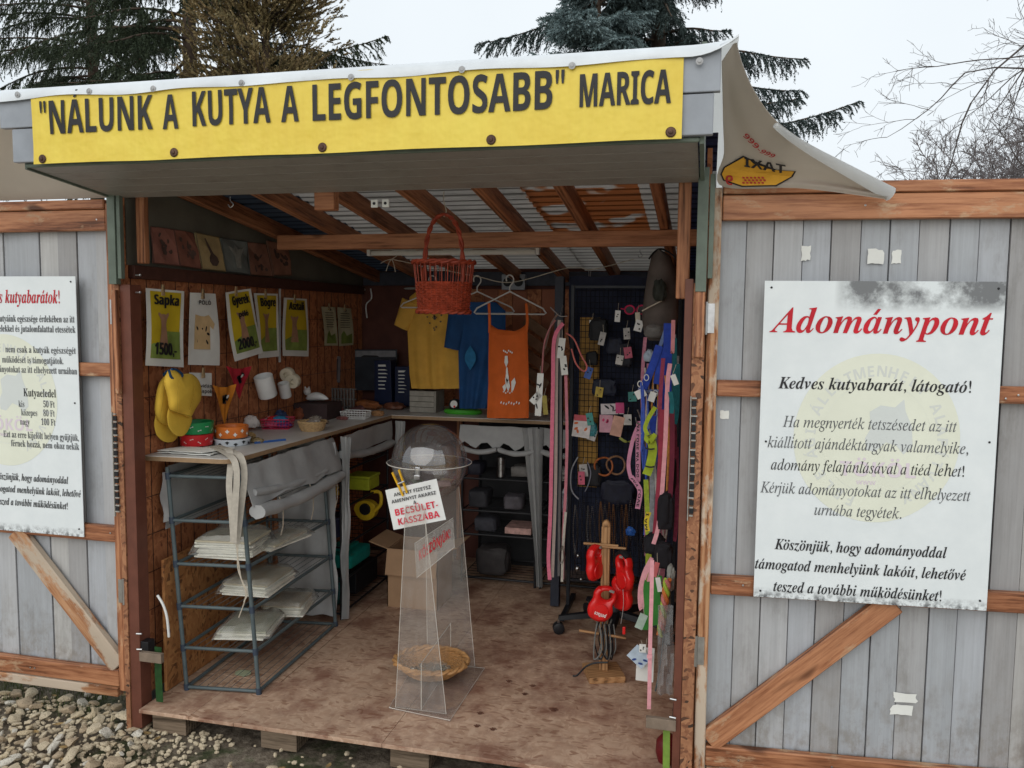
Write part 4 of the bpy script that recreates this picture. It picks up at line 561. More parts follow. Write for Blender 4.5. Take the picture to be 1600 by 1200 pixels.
def rock(seed, sub=3):
    bm = bmesh.new(); bmesh.ops.create_icosphere(bm, subdivisions=sub, radius=1); rr = random.Random(seed)
    sc = V(1, rr.uniform(.55, .8), rr.uniform(.35, .6)); cuts = [(V(rr.gauss(0, 1), rr.gauss(0, 1), rr.gauss(0, 1)).normalized(), rr.uniform(.38, .72)) for _ in range(11)]
    for v_ in bm.verts:
        p = v_.co.copy()
        for nn, d_ in cuts:
            k = p.dot(nn)
            if k > d_: p -= nn*(k-d_)*1.0
        p += p.normalized()*.05*noise.noise(p*2.5+V(seed, 0, 0)); v_.co = V(p.x*sc.x, p.y*sc.y, p.z*sc.z)
    me = bpy.data.meshes.new('stone'); bm.to_mesh(me); bm.free(); me.materials.append(stm[seed % 4])
    if sub > 1: me.polygons.foreach_set('use_smooth', [True]*len(me.polygons)); me.set_sharp_from_angle(angle=radians(18))
    return me
rocks = [rock(i) for i in range(12)]
placed = []; k = 0
def hidden_spot(x, y): return x > 0.0 and y > -.12
while len(placed) < 285 and k < 9000:
    k += 1; x, y = (R.uniform(-.8, .1), R.uniform(-.42, .15)) if R.random() < .75 else (R.uniform(-1, 2.7), R.uniform(-.6, .3))
    if y > -.2 and x > .03 and not (y < -.1): continue
    if x > .1 and R.random() < .6: continue
    if y > .12 and R.random() < .65: continue
    s_ = R.choice((.018, .024, .029, .034, .040, .048))*R.uniform(.8, 1.15)
    if any((x-a)**2+(y-b)**2 < (.72*(s_+c_))**2 for a, b, c_ in placed): continue
    placed.append((x, y, s_)); o = bpy.data.objects.new('stone', R.choice(rocks)); C.objects.link(o); o.parent = ground
    o.scale = (s_,)*3; o.rotation_euler = (R.uniform(-.4, .4), R.uniform(-.4, .4), R.uniform(0, 6.3)); o.location = (x, y, s_*.42)
mb = MB()
ic = bmesh.new(); bmesh.ops.create_icosphere(ic, subdivisions=1, radius=1); IV = [v_.co.copy() for v_ in ic.verts]; IF = [tuple(v_.index for v_ in f_.verts) for f_ in ic.faces]; ic.free()
for i in range(4300):
    x, y = (R.uniform(-1.6, 3.4), R.uniform(-1.6, .75)) if i % 3 else (R.uniform(-.85, .35), R.uniform(-.5, .12))
    if x > .02 and x < 2 and y > .05: continue
    if y > .25 and R.random() < .6: continue
    s_ = R.uniform(.004, .015); a = R.uniform(0, 6.3); sq = R.uniform(.5, .9)
    mb.add([V(x+(p.x*cos(a)-p.y*sin(a)*sq)*s_*R.uniform(.8, 1.2), y+(p.x*sin(a)+p.y*cos(a)*sq)*s_, p.z*s_*.6+.002) for p in IV], IF)
tag(mb.build('gravel', stm[0]), 'small buff gravel scattered between the larger stones', 'gravel', kind='stuff')
mb = MB()
for i in range(5000):
    if i % 3: x = R.uniform(-1.5, .0); y = R.gauss(.18, .10)
    else: x = R.uniform(2.1, 3.4); y = R.gauss(.3, .15)
    if noise.noise(V(x*5, y*5, 1)) < -.12: continue
    h = R.uniform(.012, .035); a = R.uniform(0, 6.3); l = R.uniform(.2, .9)*h; dx, dy = cos(a)*.0016, sin(a)*.0016
    mb.add([(x-dx, y-dy, -.004), (x+dx, y+dy, -.004), (x+dy*12*l/h, y-dx*12*l/h, h)], [(0, 1, 2)])
tag(mb.build('grass', plain('dull_winter_grass', (.085, .10, .035), .8, .35, 12)), 'short muddy winter grass along the foot of the door', 'grass', kind='stuff')
lf = MB()
for i in range(26):
    x = R.uniform(.1, 1.4) if i % 2 else R.uniform(-.6, .1); y = R.uniform(-.3, -.04) if i % 2 else R.uniform(-.3, .3); a = R.uniform(0, 6.3); s_ = R.uniform(.012, .022)
    rows_ = [[V(x+(u_*cos(a)-w_*sin(a))*s_, y+(u_*sin(a)+w_*cos(a))*s_, .012+.25*s_*u_*u_+.3*s_*abs(w_)) for w_ in (-.5*(1-u_*u_)-.02, 0, .5*(1-u_*u_)+.02)] for u_ in (-1, -.5, 0, .5, 1)]
    lf.sheet(rows_, .0006)
tag(lf.build('fallen_leaves', plain('dry_leaf', (.26, .17, .07), .7, .4, 20)), 'dry brown leaves lying on the mud before the pallet', 'leaves', kind='stuff')

# ------------------------------------------------------------------ kiosk
W, D, WX = 1.98, 2.16, -.06
kiosk = thing('kiosk', (1, 1, 0), 'open wooden donation stall with grey panelled doors swung wide and a yellow banner', 'kiosk')
K = kiosk
# pallet under the floor
for i, x in enumerate((.10, .56, 1.07, 1.60)):
    for y in (.06, .75, 1.5, 2.0): MB().bx((x-.075, y-.05, 0), (x+.07, y+.06, .073)).build('pallet_block', M['pallet'], K, bevel=.003)
for y in (.06, .75, 1.5): beam('pallet_board', (.0, y-.012, .084), (1.97, y-.012, .084), .1, .02, M['pallet'], K)
for i, (x0, x1) in enumerate(((.005, .2185), (.22, .4035), (.405, .9835), (.985, 1.97))):
    MB().bx((x0, -.04, .0945), (x1, .30 if i < 2 else 2.15, FZ-(.0015 if i < 2 else 0))).build('floor_panel', M['floor'], K, bevel=.002)
MB().bx((-.05, .303, .0945), (.402, 2.15, FZ)).build('floor_panel', M['floor'], K)
# shell
MB().bx((WX-.02, .0, .1), (WX, D, 2.10)).build('side_wall', M['osbwall'], K)
MB().bx((2.03, .03, .02), (2.045, D, 2.12)).build('side_wall', M['osbwall'], K)
MB().bx((WX, D, .05), (2.03, D+.02, 1.9)).build('back_wall', plain('dark_plywood', (.10, .035, .025), .7, .25, 8), K)
for nm, x in (('outer_cladding', WX-.035), ('outer_cladding', 2.047)):
    for i in range(22): MB().bx((x, .03+i*.098, .03), (x+.012, .03+i*.098+.094, 2.05)).build('cladding_board', PL[i % 6], K, bevel=.001)
# vertical wall battens: grooved look of the left wall boards
groove = MB()
for i in range(24): groove.bx((WX, .06+i*.088, .12), (WX+.0015, .0625+i*.088, 1.74))
for z in (.28, .43, .58, .73, .88, 1.12, 1.27, 1.42, 1.57): groove.bx((WX+.002, .06, z), (WX+.0035, 2.1, z+.002))
tag(groove.build('wire_mesh', M['blackm'], K), kind='stuff')
for i in range(13): MB().bx((.38+i*.0885, D-.012, 1.0), (.38+i*.0885+.085, D-.001, 1.76)).build('back_board', M['osbwall'] if i % 2 else plain('reddish_board_%d' % i, (.32, .11, .055), .6, .2, 6), K, bevel=.001)
# ledge rail, upper triangular green-grey panel
MB().bx((WX, .05, 1.725), (WX+.03, D-.03, 1.775)).build('wall_rail', plain('dark_rail', (.07, .028, .02), .6), K, bevel=.003)
MB().prism([(0.04, 1.775), (D, 1.775), (D, 1.86), (.04, 2.10)], .004, lambda a, b, c: V(WX+.002+c, a, b)).build('gable_panel', plain('olive_tarpaulin', (.13, .125, .10), .7, .2, 5), K)
MB().bx((WX+.03, D-.05, 1.78), (2.03, D-.013, 1.86)).build('back_header', plain('navy_header', (.05, .055, .075), .6), K, bevel=.003)
# jambs
MB().bx((-.046, -.015, .02), (-.002, .045, 1.70)).build('steel_jamb', M['brown'], K, bevel=.002)
MB().bx((-.066, -.02, .012), (-.047, .05, 1.70)).build('jamb_edge', M['osbedge'], K)
MB().bx((1.975, -.015, .02), (2.0, .045, 1.72)).build('steel_jamb', M['brown'], K, bevel=.002)
ed = MB(); rg = []
for i in range(30):
    z = .01+i*.0585; j = .003*noise.noise(V(0, 0, z*9)); rg.append([V(2.001, -.02, z), V(2.038+j, -.022+j, z), V(2.038+j, .04, z), V(2.001, .04, z)])
ed.loft(rg); ed.build('jamb_edge', M['osbedge'], K)
for sgn, x0, za in ((1, 2.004, 1.33), (-1, -.082, 1.20)):      # exposed cells of a honeycomb board edge
    cm = MB()
    for i in range(14):
        z = za-(i*.026); cm.bx((x0+.003, -.028, z), (x0+.004+.012, -.023, z+.017))
    tag(cm.build('core_cell', M['black'], K), kind='stuff')
    cm = MB()
    for i in range(15): j_ = R.uniform(-.003, .003); cm.bx((x0+R.uniform(0, .004), -.030, za-.0065-(i-1)*.026+j_), (x0+.016+R.uniform(-.003, .004), -.0225, za-.002-(i-1)*.026+j_))
    cm.bx((x0-.003, -.03, za-.36), (x0, -.0225, za+.03))
    tag(cm.build('core_rib', plain('dull_core', (.30, .28, .25), .6, .3, 40), K), kind='stuff')
# green steel uprights of the canopy and orange timbers inside
for x0 in (-.066, 2.006):
    MB().bx((x0, -.045, 1.70 if x0 < 0 else 1.68), (x0+.032, -.02, 2.05)).build('canopy_post', M['green'], K, bevel=.002)
    MB().bx((x0+.035, -.04, 1.72), (x0+.05, -.02, 2.03)).build('canopy_post', M['green'], K, bevel=.002)
beam('upright', (1.965, .05, 1.66), (1.965, .05, 2.06), .04, .035, M['rafter'], K, up=(0, 1, 0))
beam('upright', (.0, .06, 1.78), (.0, .06, 2.06), .035, .03, M['rafter'], K, up=(0, 1, 0))
beam('upright', (2.02, -.03, 1.48), (2.02, -.03, 1.70), .03, .02, M['trim'], K, up=(0, 1, 0))
beam('upright', (-.055, -.028, 1.30), (-.055, -.028, 1.68), .022, .02, M['trim'], K, up=(0, 1, 0))
# canopy: soffit boards between y=0 and y=-.40
for i in range(5):
    y0 = -.40+i*.08; z0 = 2.052-(y0+.4)*.1
    MB().add([V(x, y, z) for x, y, z in ((-.055, y0, z0), (2.008, y0, z0), (2.008, y0+.077, z0-.0077), (-.055, y0+.077, z0-.0077), (-.055, y0, z0+.012), (2.008, y0, z0+.012), (2.008, y0+.077, z0+.0043), (-.055, y0+.077, z0+.0043))],
        [(0, 1, 2, 3), (4, 5, 6, 7), (0, 1, 5, 4), (2, 3, 7, 6), (1, 2, 6, 5), (0, 3, 7, 4)]).build('soffit_board', M['soffit'], K, bevel=.0015)
beam('canopy_edge', (-.06, -.402, 2.056), (2.012, -.402, 2.056), .012, .012, M['green'], K)
MB().prism([(-.4, 2.046), (0, 2.006), (0, 2.22), (-.4, 2.30)], .008, lambda a, b, c: V(-.066+c, a, b)).build('canopy_side', M['green'], K)
MB().prism([(-.4, 2.046), (0, 2.006), (0, 2.22), (-.4, 2.30)], .012, lambda a, b, c: V(2.012+c, a, b)).build('canopy_side', M['green'], K)
for (x0, x1, z0, z1, y0) in ((-.125, 2.06, 2.168, 2.275, -.43), (-.085, 2.045, 2.063, 2.165, -.426)):
    MB().bx((x0, y0, z0), (x1, y0+.022, z1)).build('fascia_board', M['fascia'], K, bevel=.003)
# roof: rafters, beam, corrugated sheets
def rz(y): return 2.075-.13*y              # underside of the rafters
for i, (u, v) in enumerate(((430, 308), (550, 305), (675, 302), (810, 300), (940, 293))):
    a = at(u, v, y=.12); x = a.x
    pass
for x in (.06, .37, .66, .95, 1.235, 1.53, 1.86): beam('rafter', (x, -.02, rz(-.02)+.035), (x, D, rz(D)+.035), .038, .07, M['rafter'], K)
beam('cross_beam', (.10, .87, rz(.87)-.034), (2.02, .87, rz(.87)-.034), .04, .066, M['rafter'], K)
beam('fixing_block', (.715, .04, 2.0), (.79, .04, 2.0), .04, .085, M['rafter'], K)
q = N('translucent_roof_sheet'); v = coords(q, (1, 1, 1), False); f = noi(q, v, 3, 5)
pr = N  # printed banner showing through
base_c = ramp(q, f, [(.3, (.52, .50, .48)), (.7, (.66, .63, .61))])
def band(ax, lo_, hi):
    sp = q.n('ShaderNodeSeparateXYZ'); q.l(v, sp.inputs[0]); a_ = q.n('ShaderNodeMath', operation='GREATER_THAN'); a_.inputs[1].default_value = lo_; b_ = q.n('ShaderNodeMath', operation='LESS_THAN'); b_.inputs[1].default_value = hi
    q.l(sp.outputs[ax], a_.inputs[0]); q.l(sp.outputs[ax], b_.inputs[0]); c_ = q.n('ShaderNodeMath', operation='MULTIPLY'); q.l(a_.outputs[0], c_.inputs[0]); q.l(b_.outputs[0], c_.inputs[1]); return c_.outputs[0]
nn = noi(q, v, 5, 2); msk = mix(q, 1, band(0, .32, .78), band(1, -.75, .45), 'MULTIPLY'); msk = mix(q, 1, msk, ramp(q, nn, [(.42, (0, 0, 0)), (.47, (1, 1, 1))]), 'MULTIPLY')
base_c = mix(q, msk, base_c, (.50, .27, .15)); bl = mix(q, 1, band(0, -1.1, -.62), (1, 1, 1), 'MULTIPLY'); base_c = mix(q, bl, base_c, (.12, .14, .17)); bl2 = band(0, .93, 1.1); base_c = mix(q, bl2, base_c, (.10, .11, .17))
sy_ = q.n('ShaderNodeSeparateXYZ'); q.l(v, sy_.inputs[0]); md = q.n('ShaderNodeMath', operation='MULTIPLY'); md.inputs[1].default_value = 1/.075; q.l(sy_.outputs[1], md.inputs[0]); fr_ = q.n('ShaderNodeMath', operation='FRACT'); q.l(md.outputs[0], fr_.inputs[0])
base_c = mix(q, .75, base_c, ramp(q, fr_.outputs[0], [(.0, (.25, .24, .23)), (.07, (.30, .29, .28)), (.16, (1, 1, 1)), (.5, (.9, .9, .9)), (.58, (.55, .54, .53)), (.68, (1, 1, 1))]), 'MULTIPLY')     # shading of the corrugation, painted into the colour as dark lines
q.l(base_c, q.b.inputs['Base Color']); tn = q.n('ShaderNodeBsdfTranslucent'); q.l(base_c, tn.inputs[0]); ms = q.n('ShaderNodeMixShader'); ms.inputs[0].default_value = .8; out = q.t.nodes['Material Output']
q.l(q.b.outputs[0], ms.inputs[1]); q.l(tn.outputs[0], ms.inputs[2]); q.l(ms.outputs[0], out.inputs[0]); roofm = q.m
for s_ in range(3):                        # ribs run across the slope
    rows = []
    x0 = WX-.02+s_*.71; x1 = x0+.72
    nr = 110
    for i in range(nr+1):
        y = -.03+(D+.08)*i/nr; ph = (y/.075) % 1; zz = .012 if ph < .35 else (.0 if ph > .5 and ph < .9 else .006)
        rows.append([V(x, y, rz(y)+.073+zz+(.014 if s_ % 2 else 0)) for x in (x0, (x0+x1)/2, x1)])
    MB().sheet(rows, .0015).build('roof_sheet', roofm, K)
# ---- doors
def door(side, ang):
    """door leaf built in its own plane: hinge at local x=0, leaf runs along side*x"""
    hx = 2.043 if side > 0 else -.068; Wd = 1.03
    dr = bpy.data.objects.new('door', None); C.objects.link(dr); dr.parent = K; dr.location = V(hx, -.005, 0)-gl(K)
    dr.rotation_euler = (0, 0, radians(ang)); dr['label'] = ('grey panelled door leaf right of the opening, braced with pine', 'grey panelled door leaf left of the opening, braced with pine')[side < 0]
    def P(x, y, z): return V(side*x, y, z)
    def mk(name, p0, p1, w_, h_, mat, up, bev=.003):
        L = (p1-p0).length; o = beam(name, p0, p1, w_, h_, mat, None, up, bev); o.parent = dr; return o
    zt, zb = 1.99, .155
    # planks
    x = .03; i = 0
    while x < Wd-.02:
        wd = .0835+R.uniform(-.003, .003); mb = MB(); y0 = .034+(i % 2)*.0048+R.uniform(0, .0006)
        mb.bx((side*x, y0, zb+.01), (side*(x+wd-.003), y0+.012, zt-.01)); mb.bx((side*(x+.004), y0+.0125, zb+.012), (side*(x+wd+.012), y0+.0165, zt-.012))
        o = mb.build('plank', PL[(i*5+(side > 0)*2) % 6 if i not in (5, 8) else 2], None, bevel=.0015, origin=(0, 0, 0)); o.parent = dr; x += wd; i += 1
    # frame
    T = M['trim']; TW = M['trim_worn']
    mk('stile', P(.018, .012, zb-(.0 if side < 0 else .03)), P(.018, .012, zt+.004), .034, .036, TW if side > 0 else T, (0, 1, 0))
    mk('stile', P(Wd-.02, .012, zb), P(Wd-.02, .012, zt), .036, .036, T, (0, 1, 0))
    mk('rail', P(.037, .014, zt-.055), P(Wd-.039, .014, zt-.055), .034, .075, T, (0, 0, 1))
    mk('rail', P(.037, .016, zt+.001), P(Wd-.039, .016, zt+.001), .05, .034, T, (0, 0, 1))
    mk('rail', P(.037, .016, 1.385), P(Wd-.039, .016, 1.385), .03, .05, T, (0, 0, 1))
    mk('rail', P(.037, .016, .762), P(Wd-.039, .016, .762), .03, .06, T, (0, 0, 1))
    mk('rail', P(.037, .014, .20), P(Wd-.039, .014, .20), .03, .065, T if side > 0 else T, (0, 0, 1))
    mk('rail', P(.04, .010, .147), P(Wd-.04, .010, .147), .034, .036, TW, (0, 0, 1))
    mk('brace', P(.045, .013, .245), P(.585 if side > 0 else .50, .013, .74), .028, .075, T if side > 0 else TW, (0, 0, 1))
    # peeled sticker scraps, screws
    sc = MB()
    for k_ in range(14):
        xx = R.uniform(.05, .95); zz = R.choice((.2, .76, 1.38, 1.94))+R.uniform(-.01, .01); sc.lathe([(0, 0), (.0035, 0), (.003, .001), (0, .0015)], (side*xx, -.003, zz), 8, Matrix.Rotation(pi/2, 3, 'X'))
    o = sc.build('screw_head', M['steel'], None, origin=(0, 0, 0)); o.parent = dr; o['kind'] = 'stuff'
    for hz in (.55, 1.6):
        mb = MB(); mb.tube([(-side*.004, -.012, hz-.05), (-side*.004, -.012, hz+.05)], .006, 8).bx((-side*.0, -.0095, hz-.045), (side*.022, -.0065, hz+.045))
        o = mb.build('hinge', M['steel'], None, origin=(0, 0, 0)); o.parent = dr
    return dr
dR = door(1, 4.5); dL = door(-1, 0)
def scrap(x0, z0, w_, h_, seed):
    rr = random.Random(seed); sm = MB(); pts = []
    for k_ in range(16):
        a = 2*pi*k_/16; r_ = 1/max(abs(cos(a)), abs(sin(a)))*rr.uniform(.75, 1); pts.append((x0+w_/2*cos(a)*r_, z0+h_/2*sin(a)*r_))
    sm.prism(pts, .0008, lambda a, b, c: V(a, .0325-c, b)); o = sm.build('sticker_scrap', M['paper'], None, origin=(0, 0, 0)); o.parent = dR
for a in ((.29, 1.80, .03, .05, 1), (.49, 1.79, .05, .05, 2), (.55, 1.79, .03, .045, 3), (.64, .43, .075, .035, 4), (.63, .39, .07, .035, 5), (.065, 1.30, .03, .03, 6)): scrap(*a)
# latch brackets and the green strap ends hanging under them
for x, z, s_ in ((.05, .31, 1), (1.935, .30, -1)):
    MB().bx((x-.045, -.03, z-.018), (x+.05, -.012, z+.018)).build('latch_plate', plain('weathered_grey_block', (.2, .15, .11), .7), K, bevel=.002)
    MB().bx((x-.05*s_-.012, -.01, z-.015), (x-.05*s_+.03, .03, z+.05)).build('latch_bracket', M['black'], K, bevel=.002)
    for dz in (.0, .06):
        MB().tube([(x+.0-.03*s_, -.03, z+.03+dz), (x-.05*s_, -.034, z+.03+dz)], .004, 8).build('bolt', M['steel'], K)
# ------------------------------------------------------------------ banner
YB = -.436
def byy(x, z): return YB-.0028*noise.noise(V(x*3.1, z*5, 2))-.0022*noise.noise(V(x*9, z*13, 5))-.0015*max(0, (2.10-z)*9)*abs(sin(x*6.3+.4))
b0 = at(53, 258, y=YB); b1 = at(1065, 217, y=YB); b2 = at(55, 152, y=YB); b3 = at(1064, 104, y=YB)
banner = thing('banner', (1, YB, b1.z), 'long yellow fabric banner with black slogan lettering across the canopy front', 'banner')
xs_ = [b0.x+(b1.x-b0.x)*i/90 for i in range(91)]; zb_, zt_ = b1.z, 2.272
rows = [[V(x, byy(x, zb_+(zt_-zb_)*j/12)-.001, zb_+(zt_-zb_)*j/12+(.0012*sin(x*11) if j == 0 else 0)) for x in xs_] for j in range(13)]
q = N('banner_yellow'); v = coords(q, (1, 1, 1), False); f = noi(q, v, 4, 6, .6); st_ = noi(q, coords(q, (40, 1, 3), False), 1, 4)
c = ramp(q, f, [(.25, (.70, .50, .06)), (.7, (.76, .60, .09))]); c = mix(q, .35, c, ramp(q, st_, [(.35, (.90, .87, .80)), (.6, (1, 1, 1))]), 'MULTIPLY')
q.l(c, q.b.inputs['Base Color']); q.b.inputs['Roughness'].default_value = .38; bump(q, noi(q, v, 9, 3), .7, .012)
MB().sheet(rows, .0012).build('fabric', q.m, banner, smooth=True)
bf = lambda x, z: V(x, 0, z)
def split(vs, fs, mx_):
    """cut triangles until no edge is longer than mx_"""
    o_ = MB(); st_ = [tuple(vs[i] for i in (f[0], f[k], f[k+1])) for f in fs for k in range(1, len(f)-1)]
    while st_:
        t_ = st_.pop(); L_ = [(t_[(i+1) % 3]-t_[i]).length for i in range(3)]; i = L_.index(max(L_))
        if L_[i] <= mx_: o_.add(t_, [(0, 1, 2)]); continue
        m_ = (t_[i]+t_[(i+1) % 3])/2; st_ += [(t_[i], m_, t_[(i+2) % 3]), (m_, t_[(i+1) % 3], t_[(i+2) % 3])]
    return o_
mb = MB()
def btext(t, p0, p1, cap, off=.012):
    a = at(*p0, y=YB); b = at(*p1, y=YB); zz = (a.z+b.z)/2
    for k_ in (-1, 0, 1):
        m_ = MB(); text(m_, t, 'sb', cap/.714, a.x+k_*.0007, zz, bf, width=b.x-a.x); m_ = split(m_.v, m_.f, .022); mb.add([V(p.x, byy(p.x, p.z)-.0045-.0004*(k_+1), p.z) for p in m_.v], m_.f)
z0 = at(86, 211, y=YB).z
for t, p0, p1 in (('"NÁLUNK', (64, 211), (240, 202)), ('A', (256, 203), (280, 201)), ('KUTYA', (299, 199), (424, 191)), ('A', (441, 192), (468, 190)), ('LEGFONTOSABB"', (486, 189), (884, 171))): btext(t, p0, p1, .099)
btext('MARICA', (903, 169), (1048, 161), .083, .018)
mb.build('lettering', M['ink'], banner)
for u, v_ in ((65, 248), (271, 238), (503, 230), (767, 218), (1048, 206)):
    p = at(u, v_, y=YB-.006); o = MB(); o.lathe([(0, .0), (.0125, 0), (.0135, .002), (.011, .0045), (.006, .005), (.005, .008), (0, .009)], (p.x, byy(p.x, p.z)-.002, p.z), 16, Matrix.Rotation(pi/2, 3, 'X')); o.build('rivet', plain('rusty_rivet', (.09, .05, .035), .5, .4, 40, metal=.5), banner, smooth=30)

# ------------------------------------------------------------------ tarpaulin over the roof
TW_, qt = translucent('white_tarpaulin', (.66, .70, .74), (.92, .92, .9), .7, .35)
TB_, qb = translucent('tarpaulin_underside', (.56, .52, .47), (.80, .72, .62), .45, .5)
TH_, _ = translucent('white_hem', (.80, .84, .87), (.6, .6, .6), .12, .35)
tarp = thing('tarpaulin', (1, 1, 2.2), 'old white advertising tarpaulin stretched over the roof and hanging down at both sides', 'tarpaulin')
rows = []
for j in range(9):
    r_ = []
    for i in range(111):
        x = -.155+2.245*i/110; wv = .004*sin(x*14)+.006*noise.noise(V(x*4, 0, 0))
        if j == 0: p = V(x, YB-.004-.004*abs(sin(x*10)), 2.262+wv*.7)
        elif j == 1: p = V(x, YB-.006, 2.268+wv*.6)
        elif j == 2: p = V(x, YB-.003, 2.284)
        elif j == 3: p = V(x, YB+.012, 2.297)
        else:
            t = (j-3)/5; p = V(x, YB+.012+2.62*t, 2.297-.29*t-.012*sin(pi*t)*abs(sin(x*5.2)))
        k_ = max(0, (x-1.98)/.11)
        p.z += k_**2*(.012 if j > 1 else .045)-.012; p.x += k_*.01
        r_.append(p)
    rows.append(r_)
MB().sheet(rows[:4], .0016).build('front_hem', TH_, tarp, smooth=True)
MB().sheet(rows[3:], .0016).build('roof_cover', TW_, tarp, smooth=True)
for u, v_ in ((28, 148), (140, 143), (240, 139), (378, 130), (549, 121), (722, 109), (894, 103), (1093, 96)):
    p = at(u, v_, y=YB-.006); o = MB(); o.lathe([(0, 0), (.009, 0), (.0093, .001), (.0045, .0016), (.004, .0032), (0, .0036)], (p.x, YB-.008, min(p.z, 2.28)), 14, Matrix.Rotation(pi/2, 3, 'X')); o.build('screw_washer', plain('dull_washer', (.30, .30, .30), .5, .2, 40, metal=.6), tarp, smooth=30)
# right-hand flap: sail between the roof corner and the top of the door
up = [at(1150, 62, y=-.40), at(1160, 100, y=-.38), at(1180, 145, y=-.33), at(1212, 188, y=-.26), at(1262, 224, y=-.18), at(1330, 262, y=-.09), at(1392, 296, y=-.035)]
lw = [at(1128, 96, y=-.385), at(1129, 150, y=-.30), at(1130, 200, y=-.22), at(1131, 240, y=-.14), at(1128, 291, y=-.045), at(1250, 294, y=-.04), at(1384, 311, y=-.042)]
U_, L_ = curve(up, 40), curve(lw, 40)
def flapf(i, s_):
    a, b = U_[i], L_[i]; t = i/40
    p = a.lerp(b, s_); sag = .05*sin(pi*s_)*sin(pi*t); p = p+V(.02, .55, -.1)*sag+V(0, 1, 0)*(.006*noise.noise(p*6)+.014*sin(s_*9+t*4)*sin(pi*s_)*t)
    return p
rows = [[flapf(i, j/16) for j in range(17)] for i in range(41)]
MB().sheet(rows, .0016).build('side_flap', TB_, tarp, smooth=True)
# rolled stiff edge of the flap and the pale outer side turned over at the peak
rl = [U_[i]+V(.0, .004, -.012) for i in range(20, 41)]
MB().tube(rl, .008, 10, taper=.021).build('rolled_edge', TW_, tarp, smooth=True)
rows = [[U_[i].lerp(U_[i]+V(.055*sin(pi*i/24)+.003, .45, -.02+.02*j/4), j/4) for j in range(5)] for i in range(25)]
MB().sheet(rows, .0015).build('roof_side', TW_, tarp, smooth=True)
# print on the flap: yellow shape with taxi wording (seen from behind, mirrored) and a red number
mb = MB(); mr = MB(); mk_ = MB()
rows_f = [[flapf(i, j/16) for j in range(17)] for i in range(41)]
hull = [(1133, 262), (1162, 246), (1180, 254), (1212, 266), (1241, 268), (1236, 276), (1212, 289), (1160, 290), (1132, 281), (1128, 272)]
PXF = []
for r_ in rows_f:
    for p in r_: w_ = p-CAM; z = w_.dot(_F); PXF.append((800+FPX*w_.dot(_R)/z, 600-FPX*w_.dot(_U)/z, p.y))
def flapy(u, v_):
    b = sorted(((a-u)**2+(b-v_)**2, y_) for a, b, y_ in PXF)[:4]; ws = [1/(d_+.5) for d_, _ in b]; return sum(w_*y_ for w_, (_, y_) in zip(ws, b))/sum(ws)
def onf(a, b, dd): return at(a, b, y=flapy(a, b)-dd)
def fp(dd): return lambda a, b: onf(a, b, dd)
fan = lambda dd, hh: ([onf(1180, 270, dd)]+[onf(1180+(a-1180)*t, 270+(b-270)*t, dd) for t in (.5, 1) for a, b in hh], [(0, 1+i, 1+(i+1) % 10) for i in range(10)]+[(1+i, 11+i, 11+(i+1) % 10, 1+(i+1) % 10) for i in range(10)])
mk_.add(*fan(.006, [(1180+(a-1180)*1.05, 271+(b-271)*1.12) for a, b in hull]))
mb.add(*fan(.008, hull))
ff = fp(.011)
text(mk_, 'TAXI', 'sb', 26, 0, 0, lambda a, b: ff(1228-a*1.0, 272-b*.75+a*-.18), width=66)
text(mr, '9', 'sb', 26, 0, 0, lambda a, b: ff(1146-a, 289-b*.8), width=13)
for r0 in range(3):
    for c0 in range(6): x_, y_ = 1160+c0*6+(r0 % 2)*3, 276+r0*4; flat(mr, [(x_, y_), (x_+3.5, y_+.6), (x_+3.5, y_+3.2), (x_, y_+2.6)], ff)
f2 = fp(.008)
text(mr, '999-999', 'sb', 15, 0, 0, lambda a, b: f2(1160+a*.62+b*.6, 212+a*.62-b*.45-max(0, a-42)*.35), width=76)
o = mb.build('print_panel', plain('faded_print_yellow', (.62, .32, .03), .5, .15, 12), tarp); mk_.build('print_lettering', M['ink'], tarp); mr.build('print_number', plain('faded_print_red', (.42, .03, .03), .5, .2, 10), tarp)
# left-hand flap
rows = []
for i in range(21):
    t = i/20; a = V(-.14-.30*t, -.36+.12*t, 2.26+.02*t); b = V(-.10-.85*t, .03, 2.02)
    a = V(-.14-1.0*t, -.34+.1*t, 2.27-.06*t)
    rows.append([a.lerp(b, s_/10)+V(0, .05, 0)*sin(pi*s_/10)*(.6+.4*sin(t*8)) for s_ in range(11)])
MB().sheet(rows, .0016).build('side_flap', TB_, tarp, smooth=True)

